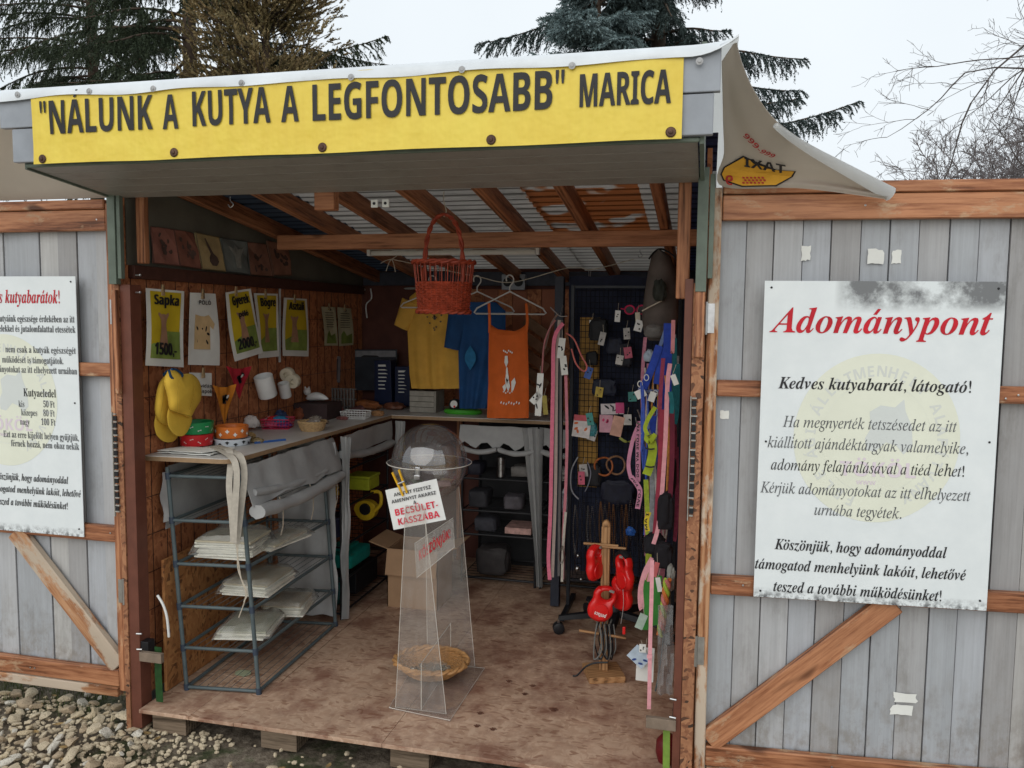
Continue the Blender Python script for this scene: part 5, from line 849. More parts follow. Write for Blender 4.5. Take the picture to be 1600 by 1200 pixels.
# ------------------------------------------------------------------ the two notice boards on the doors
def signmat(name, w_, h_, tr):
    q = N(name); tc = q.n('ShaderNodeTexCoord'); sp = q.n('ShaderNodeSeparateXYZ'); q.l(tc.outputs['Object'], sp.inputs[0])
    def rg_(ax, a, b):
        m_ = q.n('ShaderNodeMapRange'); m_.inputs[1].default_value = a; m_.inputs[2].default_value = b; q.l(sp.outputs[ax], m_.inputs[0]); return m_.outputs[0]
    v = tc.outputs['Object']; n1 = noi(q, v, 9, 6, .65); n2 = noi(q, v, 45, 5, .7)
    top = mix(q, 1, rg_(2, h_-.095, h_-.06), rg_(0, .2 if tr else w_-.0, .25 if tr else w_+.001) if tr else rg_(0, .25, .0), 'MULTIPLY')
    bot = rg_(2, .034, .0)
    m1 = mix(q, 1, top, ramp(q, n1, [(.40, (0, 0, 0)), (.58, (.85, .85, .85))]), 'MULTIPLY'); m2 = mix(q, 1, bot, ramp(q, n2, [(.42, (0, 0, 0)), (.6, (1, 1, 1))]), 'MULTIPLY')
    mm = mix(q, 1, m1, m2, 'ADD'); base = ramp(q, n1, [(.3, (.66, .70, .71)), (.7, (.73, .765, .77))]); sps = ramp(q, n2, [(.72, (0, 0, 0)), (.78, (.25, .25, .25))])
    mm = mix(q, 1, mm, sps, 'ADD'); c = mix(q, mm, base, (.07, .07, .075))
    q.l(c, q.b.inputs['Base Color']); q.b.inputs['Roughness'].default_value = .3; return q.m
def notice(name, label, lines, orig, ang, w_, h_, tr):
    t = thing(name, orig, label, 'notice board', None); t.rotation_euler = (0, 0, radians(ang))
    def mkp(mb, nm, mat, **k):
        o = mb.build(nm, mat, None, origin=(0, 0, 0), **k); o.parent = t; return o
    mkp(MB().bx((0, 0, 0), (w_, .003, h_)), 'panel', signmat(name+'_board', w_, h_, tr), bevel=.0006)
    f0 = lambda d_: (lambda a, b: V(a, -d_, b))
    ly = MB(); cx_, cz_ = w_*.5, h_*.52; rr_ = .235
    ly.add([V(cx_+rr_*cos(2*pi*k/64)*r_, -.0006, cz_+rr_*sin(2*pi*k/64)*r_*1.08) for r_ in (.66, 1) for k in range(64)], [(k, (k+1) % 64, 64+(k+1) % 64, 64+k) for k in range(64)])
    ly.add([V(cx_+rr_*.66*cos(2*pi*k/48), -.00055, cz_+rr_*.71*sin(2*pi*k/48)) for k in range(48)], [tuple(range(48))]); 
    lo_ = mkp(ly, 'faded_emblem', plain('faded_yellow', (.70, .715, .60), .35, .04, 8, 0))
    em = MB()
    def ring(tx, a0, a1, rad, sz):
        n_ = len(tx)
        for i, ch in enumerate(tx):
            a = radians(a0+(a1-a0)*i/(n_-1)); text(em, ch, 'sb', sz, 0, 0, lambda x, z, a=a: V(cx_+(rad+z)*cos(a)+x*sin(a), -.0009, cz_+((rad+z)*sin(a)-x*cos(a))*1.08), align='c')
    ring('ÁGI ÁLLATMENHELY ALAPÍTVÁNY', 195, -60, .172, .042); ring('FELE', 250, 215, .172, .042)
    mkp(em, 'emblem_lettering', plain('faded_grey_ink', (.60, .62, .58), .35, .03, 8, 0)); em = MB()
    # faint animal head, looking left
    head = [(-.05, .07), (-.02, .09), (.02, .085), (.045, .11), (.05, .075), (.07, .03), (.075, -.03), (.05, -.055), (.03, -.03), (.0, -.02), (-.03, -.05), (-.055, -.045), (-.06, -.01), (-.045, .02)]
    em.add([V(cx_+.03+a, -.0009, cz_+.01+b) for a, b in head], [tuple(range(len(head)))])
    mkp(em, 'faded_emblem_head', plain('faded_grey', (.60, .63, .61), .35, .03, 8, 0))
    pk = MB(); text(pk, 'TÖKÖL', 'sb', .062, cx_+.01, cz_-.115, f0(.0012), width=.22, align='c'); text(pk, 'www', 'sb', .022, cx_-.05, cz_-.14, f0(.0012))
    mkp(pk, 'faded_pink_lettering', plain('faded_pink', (.66, .58, .63), .35, .03, 8, 0))
    wi = plain('washed_ink', (.10, .105, .11), .5, .35, 6, 0)
    for tx, st, sz, x, z, wd, al, col, of in lines: o_ = MB(); text(o_, tx, st, sz, x, z, f0(.0016), align=al, width=wd); mkp(o_, {'r': 'heading', 'k': 'lettering', 'g': 'washed_lettering'}[col], {'r': M['redink'], 'k': M['ink'], 'g': wi}[col])
    for x, z in ((.02, h_-.02), (w_-.02, h_-.02), (.02, .02), (w_-.02, .03), (.02, h_*.5), (w_-.02, h_*.52)):
        mkp(MB().lathe([(0, 0), (.0035, 0), (.003, .0015), (0, .002)], (x, -.001, z), 10, Matrix.Rotation(pi/2, 3, 'X')), 'screw', M['black'])
    return t
h_ = .972; Zr = lambda y: h_*(941-y)/500; Xr = lambda u: .67*(u-1192)/387
lines = [('Adománypont', 'bi', .108, Xr(1209), Zr(520), .61, 'l', 'r', .0)]
for tx, u0, u1, y, st, sz, col in (('Kedves kutyabarát, látogató!', 1222, 1536, 607, 'bi', .052, 'k'), ('Ha megnyerték tetszésedet az itt', 1232, 1515, 667, 'i', .049, 'g'), ('kiállított ajándéktárgyak valamelyike,', 1207, 1536, 700, 'i', .049, 'g'),
        ('adomány felajánlásával a tiéd lehet!', 1214, 1532, 735, 'i', .049, 'k'), ('Kérjük adományotokat az itt elhelyezett', 1198, 1543, 772, 'i', .049, 'g'), ('urnába tegyétek.', 1290, 1435, 804, 'i', .049, 'g'),
        ('Köszönjük, hogy adományoddal', 1226, 1510, 862, 'bi', .049, 'k'), ('támogatod menhelyünk lakóit, lehetővé', 1193, 1543, 895, 'bi', .049, 'k'), ('teszed a további működésünket!', 1226, 1507, 930, 'bi', .049, 'k')):
    lines.append((tx, st, sz, Xr(u0), Zr(y), (u1-u0)/387*.67, 'l', col, .008 if st == 'i' else .0))
notice('notice_board', 'mildewed white notice board headed in large red letters on the right-hand door', lines, (2.209, -.016, .742), 4.5, .67, h_, True)
x0L, zL, yL = -.905, .745, -.012; lines = []
for tx, u1, y, st, sz, col, sx_ in (('Kedves kutyabarátok!', 95, 474, 'bi', .072, 'r', .62), ('kutyáink egészsége érdekében az itt', 117, 504, 'b', .037, 'g', .62), ('ételekkel és jutalomfalattal etessétek', 118, 520, 'b', .037, 'g', .62),
        ('nem csak a kutyák egészségét', 119, 553, 'b', .037, 'g', .68), ('működését is támogatjátok.', 100, 569, 'b', .037, 'g', .64), ('adományotokat az itt elhelyezett urnában', 121, 585, 'b', .037, 'g', .62),
        ('Kutyaeledel', 88, 621, 'b', .044, 'k', .66), ('50 Ft', 86, 637, 'b', .036, 'g', .62), ('80 Ft', 86, 651, 'b', .036, 'g', .62), ('100 Ft', 87, 665, 'b', .036, 'g', .62), ('kis', 39, 636, 'b', .036, 'g', .62), ('közepes', 59, 650, 'b', .036, 'g', .62), ('nagy', 47, 664, 'b', .036, 'g', .62),
        ('Ezt az erre kijelölt helyen gyűjtjük,', 124, 689, 'b', .037, 'g', .62), ('férnek hozzá, nem okoz nekik', 124, 703, 'b', .037, 'g', .66), ('Köszönjük, hogy adományoddal', 107, 756, 'bi', .040, 'k', .66), ('támogatod menhelyünk lakóit, lehetővé', 127, 777, 'bi', .040, 'k', .66), ('teszed a további működésünket!', 107, 796, 'bi', .040, 'k', .66)):
    p = at(u1, y, y=yL); wd = twidth(tx, st, sz, sx_); lines.append((tx, st, sz, p.x-x0L, p.z-zL, wd, 'r', col, -.012 if (st == 'b' and sz < .04) else 0))
notice('notice_board', 'white notice board with dog food prices on the left-hand door', lines, (x0L, yL, zL), 0, .668, .985, False)
# ------------------------------------------------------------------ counter
def chip(name, a): return plain(name, a, .6, .15, 40, .1)
counter = thing('counter', (.1, .8, 1.02), 'L-shaped white laminate counter along the left and back walls', 'counter')
CZ = 1.05
P = [(WX+.005, .10)]+[(.26, .12)]+[(.26+.05*sin(a), .17-.05*cos(a)) for a in [i*pi/10 for i in range(1, 6)]]+[(.36, 1.60), (.36, 2.12), (WX+.005, 2.12)]
lam = plain('white_laminate', (.55, .53, .50), .35, .08, 10, .02)
def slab(name, P):
    MB().prism(P, .0025, lambda a, b, c: V(a, b, CZ-.0025+c)).build(name, lam, counter)
    MB().prism(P, .017, lambda a, b, c: V(a, b, CZ-.0195+c)).build('chipboard_core', chip('chipboard', (.28, .18, .10)), counter)
slab('counter_top', P); slab('counter_top', [(.362, 1.60), (1.36, 1.62), (1.36, 2.12), (.362, 2.12)])
for x, y in ((.02, .95), (.6, 2.1), (1.30, 2.1)): beam('support_post', (x, y, FZ), (x, y, CZ-.02), .03, .03, M['rafter'], counter, up=(0, 1, 0))

# ------------------------------------------------------------------ pipe rack (front left)
rack = thing('pipe_rack', (.2, .5, FZ), 'grey tube shelf rack below the front of the counter with a rolled-up grey cover', 'shelf rack')
FL, FR, BR, BL = V(.077, .150, 0), V(.372, .188, 0), (V(.352, .909, 0)), V(.05, .87, 0)
lev = [.12, .28, .447, .617, .79, .965]
def rp(c, z): return V(c.x-.062*(z-.12)/.85, c.y, z)
tg = M['tubegrey']; jt = plain('blue_grey_joint', (.04, .055, .08), .4, .1)
for c in (FL, FR, BR, BL): MB().tube([rp(c, FZ), rp(c, 1.0)], .0085, 10).build('leg', tg, rack, smooth=True)
for z in lev:
    for a, b in ((FL, FR), (FR, BR), (BR, BL), (BL, FL)): MB().tube([rp(a, z), rp(b, z)], .0072, 8).build('rail', tg, rack, smooth=True)
    for c in (FL, FR, BR, BL): MB().tube([rp(c, z-.013), rp(c, z+.013)], .0112, 10).build('joint', jt, rack, smooth=True)
    wr = MB()
    for i in range(9):
        t = (i+.5)/9; wr.tube([rp(FL.lerp(FR, t), z+.006), rp(BL.lerp(BR, t), z+.006)], .0014, 4)
    tag(wr.build('shelf_wire', tg, rack), kind='stuff')
fb = M['fabric']
def wrinkle(p, a=.012, f=9): return V(noise.noise(p*f), noise.noise(p*f+V(7, 0, 0)), noise.noise(p*f+V(0, 9, 0)))*a
def cloth(rows, name, mat, parent, t=.0015, a=.01, f=9):
    rows = [[p+wrinkle(p, a, f) for p in r_] for r_ in rows]; return MB().sheet(rows, t).build(name, mat, parent, smooth=True)
# top hanging flap on the aisle side, roll, inner back sheet, end drape
cloth([[V(.325+.05*(j/8)+.003*sin(i*.9), .16+.80*i/26, 1.015-.15*j/8-.006*(j/8)*sin(i*.5)) for i in range(27)] for j in range(9)], 'cover_flap', fb, rack, a=.009, f=14)
def roll(p0, p1, r_, mat, parent, n=22, name='rolled_cover'):
    rings = []
    for i in range(n+1):
        t = i/n; p = p0.lerp(p1, t)+V(0, 0, -.02*sin(pi*t)); rr = r_*(1+.07*sin(t*17)+.22*noise.noise(p*17)); dd = (p1-p0).normalized(); a = dd.cross(V(0, 0, 1)).normalized(); b = dd.cross(a)
        rings.append([p+a*cos(2*pi*k/18)*rr*(1+.10*noise.noise(V(k*.9, t*2.5, 1)))+b*sin(2*pi*k/18)*rr*(.8+.16*noise.noise(V(k*.9, t*2.5, 5))) for k in range(18)])
    return MB().loft(rings).build(name, mat, parent, smooth=60)
roll(at(402, 800, y=.17), at(532, 742, y=.93), .030, fb, rack); roll(at(395, 770, y=.19), at(520, 728, y=.9), .020, fb, rack)
for y in (.36, .62, .86): MB().ribbon([V(.375, y, .86), V(.392, y, .80), V(.385, y+.01, .74), V(.38, y, .70)], .008, .001, (0, 1, 0)).build('tie_tape', M['rope'], rack)
cloth([[V(.0-.01*j/8, .17+.7*i/14, 1.0-.25*j/8) for i in range(15)] for j in range(9)], 'back_cover', fb, rack, a=.012)
cloth([[V(-.01+.36*i/14, .935+.01*sin(i*1.3), 1.0-.86*j/12) for i in range(15)] for j in range(13)], 'back_cover', fb, rack, a=.018)
cloth([[V(.36+.055*i/8*(1-.5*j/14), .965+.012*sin(i*2.2+j*.2), 1.02-.90*j/14) for i in range(9)] for j in range(15)], 'end_drape', fb, rack, a=.012)
cloth([[V(-.02+.04*i/4, .155, .98-.2*j/7) for i in range(5)] for j in range(8)], 'side_flap', fb, rack, a=.02, f=14)

# stacks of bagged prints on the rack
bagm = clear('polythene', (.95, .95, .93), .13, (.75, .74, .7), .10)
def stack(c, wx_, wy, n, rot, label, top=(.46, .41, .30)):
    c = Vector(c); t = thing('print_stack', c, label, 'stack of prints', 'bagged prints lying on the pipe rack'); Rm = Matrix.Rotation(rot, 3, 'Z')
    for i in range(n):
        j = V(R.uniform(-.006, .006), R.uniform(-.006, .006), 0); mb = MB(); mb.box(c+j*1.6+V(0, 0, .005+i*.0095), (wx_*R.uniform(.92, 1.02), wy*R.uniform(.93, 1.02), .0072), Matrix.Rotation(rot+R.uniform(-.09, .09), 3, 'Z'))
        mb.build('print', plain('print_cream_%d_%d' % (i, int(c.x*1e4)), top if i == n-1 else (.72, .70, .62), .6, .15, 22), t, bevel=.001)
    h_ = n*.0095+.014; rows = []
    for i in range(13):
        r_ = []
        for k in range(9):
            a, b = (i/12-.5)*(wx_+.03), (k/8-.5)*(wy+.05); e_ = max(abs(i/12-.5), abs(k/8-.5))*2; zz = h_*(1 if e_ < .8 else max(.15, 1-(e_-.8)*4))+.003
            r_.append(c+Rm @ V(a, b, zz)+V(0, 0, .009*noise.noise(V(a*34, b*34, c.x*9))))
        rows.append(r_)
    MB().sheet(rows, .0008).build('clear_wrapper', bagm, t, smooth=True)
stack((.19, .32, .626), .235, .20, 8, .12, 'thick stack of cream prints bagged in clear film, highest on the pipe rack')
stack((.30, .50, .626), .10, .28, 3, -.1, 'narrow bagged strip of prints behind the highest stack on the pipe rack')
stack((.24, .42, .456), .20, .26, 5, .1, 'bagged prints with a brown and green top sheet, middle shelf of the pipe rack', (.36, .29, .17))
stack((.235, .36, .289), .20, .22, 4, .25, 'low bagged stack of prints with a green top sheet nearest the aisle', (.36, .36, .27))
stack((.27, .62, .289), .17, .2, 5, .2, 'bagged white prints tilted at the back of the lower rack shelf', (.34, .26, .15))
o = MB().prism([(.0, -.022), (.05, -.03), (.062, .0), (.045, .026), (.0, .022), (-.01, 0)], .002, lambda a, b, c: V(.19+a, .33+b, FZ+.004+c)).build('price_tag', plain('pale_green_card', (.42, .46, .30), .6), None); tag(o, 'small pale green tag lying on the floor inside the pipe rack', 'tag')

# OSB board behind the rack, hose, green tape ends
o = MB().bx((.005, .11, FZ+.002), (.017, .90, .64)).build('leaning_board', osb('orange_osb', (.46, .22, .08), (.32, .13, .045), (.12, .05, .02)), None, bevel=.001); tag(o, 'orange chipboard offcut standing on the floor behind the pipe rack', 'board')
pts = curve([at(246, 930, y=.04), at(255, 945, y=.04), at(261, 965, y=.04), at(264, 995, y=.05)], 14)
o = MB().tube(pts, .005, 8).build('white_hose', M['white'], None, smooth=True); tag(o, 'short curved white hose end against the left wall near the floor', 'hose')
gt = plain('green_strap', (.012, .05, .01), .7, .3, 60)
o = MB().ribbon([V(.062, .005, .34), V(.062, .002, .24), V(.064, .004, .125)], .03, .002, (1, 0, 0)).build('green_strap', gt, None); tag(o, 'green webbing strap hanging behind the latch of the left jamb', 'strap')
o = MB().ribbon([V(1.955, -.005, .29), V(1.957, -.008, .2), V(1.958, -.008, .125)], .022, .002, (1, 0, 0)).build('green_tape', plain('lime_measuring_tape', (.16, .26, .04), .6), None); tag(o, 'lime green measuring tape hanging below the latch of the right jamb', 'tape')
o = MB().lathe([(0, 0), (.03, .0), (.038, .03), (.036, .07), (.02, .09), (0, .092)], (1.955, .10, FZ), 16).build('red_bottle', plain('dull_red', (.12, .008, .01), .5), None, smooth=True); tag(o, 'small red container on the floor behind the right jamb', 'bottle')

# ------------------------------------------------------------------ goods hung on the left wall
def quadfn(q4, off=.003):
    a, b, c_, d_ = [Vector(p) for p in q4]                     # TL, TR, BR, BL
    nn = (b-a).cross(d_-a).normalized()
    if nn.dot(CAM-a) < 0: nn = -nn
    def f(u, v_, o=off):                                       # u 0..1 right, v 0..1 up
        t = a.lerp(b, u); l_ = d_.lerp(c_, u); return l_.lerp(t, v_)+nn*(o+.006*sin(u*5+a.y*9)*sin(v_*4))
    return f
def dogshape(mb, f, cx_, cy_, sx_, sy_):
    pts = [(-.35, -.5), (.4, -.5), (.30, -.1), (.2, .15), (.26, .3), (.42, .44), (.36, .5), (.16, .44), (0, .46), (-.16, .44), (-.36, .5), (-.42, .44), (-.22, .3), (-.2, .15), (-.22, -.1)]
    mb.add([f(cx_+a*sx_, cy_+b*sy_) for a, b in pts], [tuple(range(len(pts)))])
yel = plain('print_yellow', (.55, .40, .02), .5, .15, 6); grn = plain('print_green', (.20, .27, .06), .6, .3, 14); tan = plain('print_tan', (.36, .20, .12), .6, .2, 20)
pg = wood('peg_wood', (.45, .32, .18), (.3, .2, .1))
def peg(p, parent, s_=1): MB().box(p+V(0, -.0035, 0), (.006, .006, .042*s_), Matrix.Rotation(.12, 3, 'Y')).box(p+V(.0, .0045, 0), (.006, .006, .042*s_), Matrix.Rotation(-.05, 3, 'Y')).build('clothes_peg', pg, parent)
def poster(px, x, label, head, price, kind='dog', w0=(.10, .90), sub=None, group='printed price bags pegged along the left wall'):
    q4 = [at(*p, x=x) for p in px]; t = thing('printed_bag', (q4[3]+q4[2])/2, label, 'printed bag', group); f = quadfn(q4)
    MB().sheet([[f(i/8, 1-j/10, 0) for i in range(9)] for j in range(11)], .001).build('bag', M['paper'], t, smooth=True)
    if kind == 'dog':
        mb = MB(); mb.add([f(u, v_, .0022) for u, v_ in [(w0[0], .10), (w0[1], .10), (w0[1], .97), (w0[0], .97)]]+[], [(0, 1, 2, 3)])
        rows = [[f(w0[0]+(w0[1]-w0[0])*i/8, .10+.87*j/10, .002) for i in range(9)] for j in range(11)]; MB().sheet(rows, .0004).build('print_panel', yel, t)
        lo_ = [[f(w0[0]+(w0[1]-w0[0])*(.42+.58*i/6 if j > 2 else i/6), .10+.09*j, .0032) for i in range(7)] for j in range(5)]; MB().sheet(lo_, .0004).build('print_meadow', grn, t)
        d_ = MB(); dogshape(d_, lambda a, b: f(a, b, .0048), .42, .47, .36, .46); d_.build('print_dog', tan, t)
    tx = MB()
    if head: btx(tx, head, 'sb', .18, .5, .80, f, .006, .05, width=.66 if len(head) > 4 else .5, align='c')
    if sub: btx(tx, sub, 'sb', .11, .5, .62, f, .006, .05, width=.36, align='c')
    if price: btx(tx, price, 'sb', .22, .16, .15, f, .006, .05, width=.64)
    if tx.v: tx.build('lettering', M['ink'], t)
    peg(f(.4, .99, .006), t); return t, f
poster([(229, 450), (287, 455), (287, 574), (227, 571)], -.01, 'yellow and green dog-print bag pegged beside the left jamb, marked Sapka 1500,-', 'Sapka', '1500,-')
t, f = poster([(297, 457), (338, 459), (343, 571), (294, 570)], -.01, 'white printed bag with a small T-shirt drawing, second from the left jamb', None, None, 'shirt')
sh = MB(); sh.prism([(.18, .22), (.68, .22), (.68, .55), (.78, .50), (.84, .58), (.66, .70), (.52, .68), (.40, .68), (.20, .70)], .001, lambda a, b, c: f(a, b, .002+c)); sh.build('print_shirt', plain('print_peach', (.60, .42, .22), .6, .1), t)
sh = MB()
for i in range(9): disc(sh, .30+.14*(i % 3)+R.uniform(-.03, .03), .33+.09*(i//3)+R.uniform(-.02, .02), .045, .02, lambda a, b: f(a, b, .006), 7, R.uniform(0, 3))
text(sh, 'PÓLÓ', 'sb', .08, .5, .84, lambda a, b: f(a, b, .006), width=.5, align='c'); tag(sh.build('print_marks', M['ink'], t), kind='stuff')
poster([(398, 458), (434, 459), (436, 557), (404, 560)], -.02, 'yellow dog-print bag pegged behind its tilted neighbour, marked Bögre', 'Bögre', None)
poster([(351, 457), (391, 451), (411, 551), (367, 565)], .02, 'tilted yellow dog-print bag pegged on the left wall, marked Gyerek póló 2000,-', 'Gyerek', '2000,-', sub='póló')
poster([(443, 465), (480, 467), (482, 557), (442, 556)], -.02, 'yellow dog-print bag hanging inside the white conduit frame, price box at its foot', 'Asztali', None)
for px, lb in (([(503, 479), (524, 480), (528, 540), (507, 540)], 'left of two narrow cream leaflets pegged on the left wall'), ([(527, 480), (549, 482), (552, 539), (530, 541)], 'right of two narrow cream leaflets pegged on the left wall')):
    q4 = [at(*p, x=-.03) for p in px]; f = quadfn(q4); t = thing('leaflet', (q4[3]+q4[2])/2, lb, 'leaflet', 'two narrow leaflets pegged on the left wall')
    MB().sheet([[f(i/4, 1-j/5, 0) for i in range(5)] for j in range(6)], .0008).build('card', plain('cream_card', (.50, .46, .30), .6, .1), t)
    tx = MB()
    for k in range(7): flat(tx, [(.15, .84-k*.06), (.15+R.uniform(.5, .7), .84-k*.06), (.8, .855-k*.06), (.15, .855-k*.06)], lambda a, b: f(a, b, .004))
    disc(tx, .5, .93, .1, .03, lambda a, b: f(a, b, .004)); tag(tx.build('print_lines', M['ink'], t), kind='stuff')
    tx = MB(); flat(tx, [(.12, .06), (.88, .06), (.85, .32), (.55, .26), (.4, .40), (.2, .3)], lambda a, b: f(a, b, .004)); tx.build('print_picture', grn, t); peg(f(.45, 1.0, .004), t, .9)
# pictures along the ledge
pics = [([(236, 354), (271, 359), (280, 415), (240, 411)], (.30, .13, .10), 'flowers'), ([(272, 359), (302, 364), (314, 420), (281, 415)], (.24, .10, .07), 'flowers'), ([(304, 364), (342, 371), (352, 424), (316, 420)], (.42, .32, .16), 'vase'),
        ([(344, 372), (384, 378), (390, 429), (354, 424)], (.17, .19, .18), 'angel'), ([(385, 378), (415, 382), (426, 432), (391, 429)], (.26, .13, .09), 'flowers'), ([(417, 376), (450, 384), (455, 430), (428, 430)], (.30, .15, .10), 'figure')]
names = ['leftmost small picture on the ledge, pale swirls on dull red', 'small picture with dark red blooms, second on the ledge', 'cream small picture of a dark vase with a long stem, third on the ledge', 'grey-blue small picture, fourth on the ledge', 'brown small picture with faint pattern, fifth on the ledge', 'rightmost small picture on the ledge, orange-brown with dark marks']
for (px, col, kd), lb in zip(pics, names):
    q4 = [at(*p, x=-.035 if i > 1 else -.05) for i, p in enumerate(px)]; f = quadfn(q4); t = thing('picture', (q4[3]+q4[2])/2, lb, 'picture', 'small pictures standing on the wall ledge')
    MB().sheet([[f(i/2, 1-j/2, -.002) for i in range(3)] for j in range(3)], .006).build('panel', plain('picture_'+kd+str(int(col[0]*100)), col, .5, .25, 14), t)
    d_ = MB(); o_ = lambda a, b: f(a, b, .004)
    if kd == 'vase': d_.add([o_(a, b) for a, b in ((.45, .12), (.62, .12), (.72, .25), (.68, .38), (.56, .48), (.36, .9), (.31, .88), (.46, .46), (.40, .36), (.38, .24))], [tuple(range(10))])
    elif kd == 'angel': d_.add([o_(a, b) for a, b in ((.4, .15), (.62, .15), (.66, .5), (.85, .8), (.6, .72), (.5, .85), (.42, .72), (.2, .82), (.38, .5))], [tuple(range(9))])
    else:
        for k in range(11): disc(d_, R.uniform(.22, .78), R.uniform(.18, .82), R.uniform(.05, .13), R.uniform(.03, .08), o_, 9, R.uniform(0, 3))
    tag(d_.build('painted_figure', plain('paint_'+kd+str(int(col[0]*100)), (.09, .06, .05) if kd != 'angel' else (.30, .31, .28), .5, .3, 30), t), kind='stuff')
    e_ = MB(); 
    for a, b in (((0, 0), (1, 0)), ((1, 0), (1, 1)), ((1, 1), (0, 1)), ((0, 1), (0, 0))): e_.tube([f(*a, .002), f(*b, .002)], .0022, 5)
    e_.build('frame', plain('picture_edge'+kd, tuple(c*.45 for c in col), .5), t)
# conduit
cdm = plain('grey_conduit', (.42, .41, .39), .4, .05)
o = MB().tube([at(437, 566, x=-.04), at(437, 438, x=-.04), at(575, 453, x=-.04), V(.42, D-.03, 1.768), V(.55, D-.03, 1.768)], .0065, 8).build('conduit', cdm, None, smooth=30); tag(o, 'pale grey cable conduit rising up the left wall and turning to the back wall', 'conduit')
o = MB().tube(curve([V(.02, D-.05, 1.76), V(.03, D-.06, 1.70), V(-.01, D-.05, 1.66), V(-.0, D-.06, 1.58)], 12), .004, 6).build('cable', M['white'], None, smooth=True); tag(o, 'loose white cable end hanging in the far left corner', 'cable')
for px, lb in (((212, 430), 'upper'), ((212, 457), 'lower')):
    p = at(*px, y=.0); o = MB().tube([p, p+V(.022, -.004, 0)], .003, 8).lathe([(0, 0), (.005, 0), (.005, .003), (0, .003)], p+V(.022, -.004, 0), 8, Matrix.Rotation(pi/2, 3, 'Y')).build('bolt', M['steel'], None); tag(o, lb+' bolt sticking out of the left jamb beside the Sapka bag', 'bolt', 'bolts in the left jamb')

# caps
cy = M['yellow']; seam = plain('navy_binding', (.01, .05, .12), .6)
def cap_(x, crown, brim, strap_px, seams, label, depth=.055):
    t = thing('cap', at(*brim[0], x=x), label, 'cap', 'two yellow baseball caps hung on the left wall')
    inflate(crown, depth, 'crown', cy, t, x=x, seed=x*90, wr=.035); inflate(brim, .009, 'brim', cy, t, x=x-.012, seed=3, wr=.02)
    MB().tube(curve([at(*p, x=x+.028) for p in strap_px], 20), .0048, 6).build('back_strap', seam, t, smooth=True)
    for sp_, dx in seams: MB().tube(curve([at(*p, x=x+dx) for p in sp_], 14), .0011, 4).build('seam', plain('seam_yellow', (.36, .22, .02), .8), t)
    MB().tube(curve([at(*p, x=x+.030) for p in brim[1:4]], 10), .0009, 4).build('brim_stitching', plain('stitch_yellow', (.40, .25, .03), .8), t); return t
cap_(.0, [(258, 586), (248, 600), (243, 622), (242, 645), (250, 660), (264, 664), (276, 652), (276, 600), (268, 586)], [(243, 648), (241, 664), (245, 680), (256, 690), (270, 690), (278, 680), (272, 660), (258, 652)], [(256, 586), (262, 580), (268, 584)], [([(250, 655), (254, 630), (258, 592)], .03)], 'rear yellow baseball cap, mostly hidden and lower on the left wall', .04)
cap_(.06, [(262, 579), (272, 576), (283, 584), (298, 584), (309, 592), (314, 607), (313, 624), (304, 640), (296, 652), (282, 646), (266, 641), (261, 618), (256, 596)], [(263, 638), (261, 652), (264, 668), (274, 680), (288, 680), (298, 664), (299, 650), (281, 645)], [(264, 578), (268, 590), (277, 592), (285, 586), (276, 578), (268, 577)], [([(264, 640), (280, 646), (297, 650)], .030), ([(283, 588), (278, 610), (277, 642)], .052), ([(304, 594), (303, 615), (296, 640)], .045)], 'front yellow baseball cap with blue-trimmed strap hanging over the green bowl', .06)
# kerchiefs and card
def kerchief(px, x, mat, label):
    q4 = [at(*p, x=x) for p in px]; t = thing('kerchief', (q4[0]+q4[1])/2, label, 'kerchief'); rows = []
    a, b, c_ = q4[0], q4[1], q4[2]
    for j in range(11):
        s_ = j/10; l_ = a.lerp(c_, s_); r_ = b.lerp(c_, s_); rows.append([l_.lerp(r_, i/8)+V(.008*sin(i*1.7+j*.4)*(1-s_)+.004, 0, 0)+V(0, 0, .012*(1-s_)*((i/4-1)**2)) for i in range(9)])
    MB().sheet(rows, .0012).build('cloth', mat, t, smooth=True); g_ = (a+b+c_)/3+V(.016, 0, .01)
    d_ = MB(); fn = lambda u, w_: g_+V(0, u, w_)
    for k in range(7): disc(d_, R.uniform(-.025, .025), R.uniform(-.02, .02), .014, .008, fn, 8, R.uniform(0, 3))
    tag(d_.build('print', M['ink'], t), kind='stuff'); d_ = MB(); g_ = g_+V(.002, 0, 0); disc(d_, .004, .004, .012, .006, fn, 9, .5); d_.build('print_highlight', M['paper'], t)
kerchief([(352, 576), (390, 576), (373, 624)], .0, plain('red_cotton', (.42, .02, .035), .8, .15), 'red dog kerchief with printed head hanging point down on the left wall')
kerchief([(331, 606), (366, 604), (350, 664)], .02, plain('orange_cotton', (.58, .20, .02), .8, .15), 'orange dog kerchief hanging point down behind the orange bowl')
q4 = [at(*p, x=.0) for p in ((296, 582), (332, 583), (331, 619), (314, 618))]; q4[3] = at(298, 617, x=.0); f = quadfn(q4); t = thing('price_card', (q4[3]+q4[2])/2, 'small white lettered card pegged above the orange kerchief', 'card')
MB().sheet([[f(i, 1-j, 0) for i in range(2)] for j in range(2)], .001).build('card', M['paper'], t); tx = MB(); text(tx, 'vidám', 'sb', .2, .92, .36, lambda a, b: f(a, b, .009), width=.5, align='r'); text(tx, 'lapok:', 'sb', .22, .92, .12, lambda a, b: f(a, b, .009), width=.5, align='r'); tx.build('lettering', M['ink'], t); peg(f(.5, 1.0, .006), t)

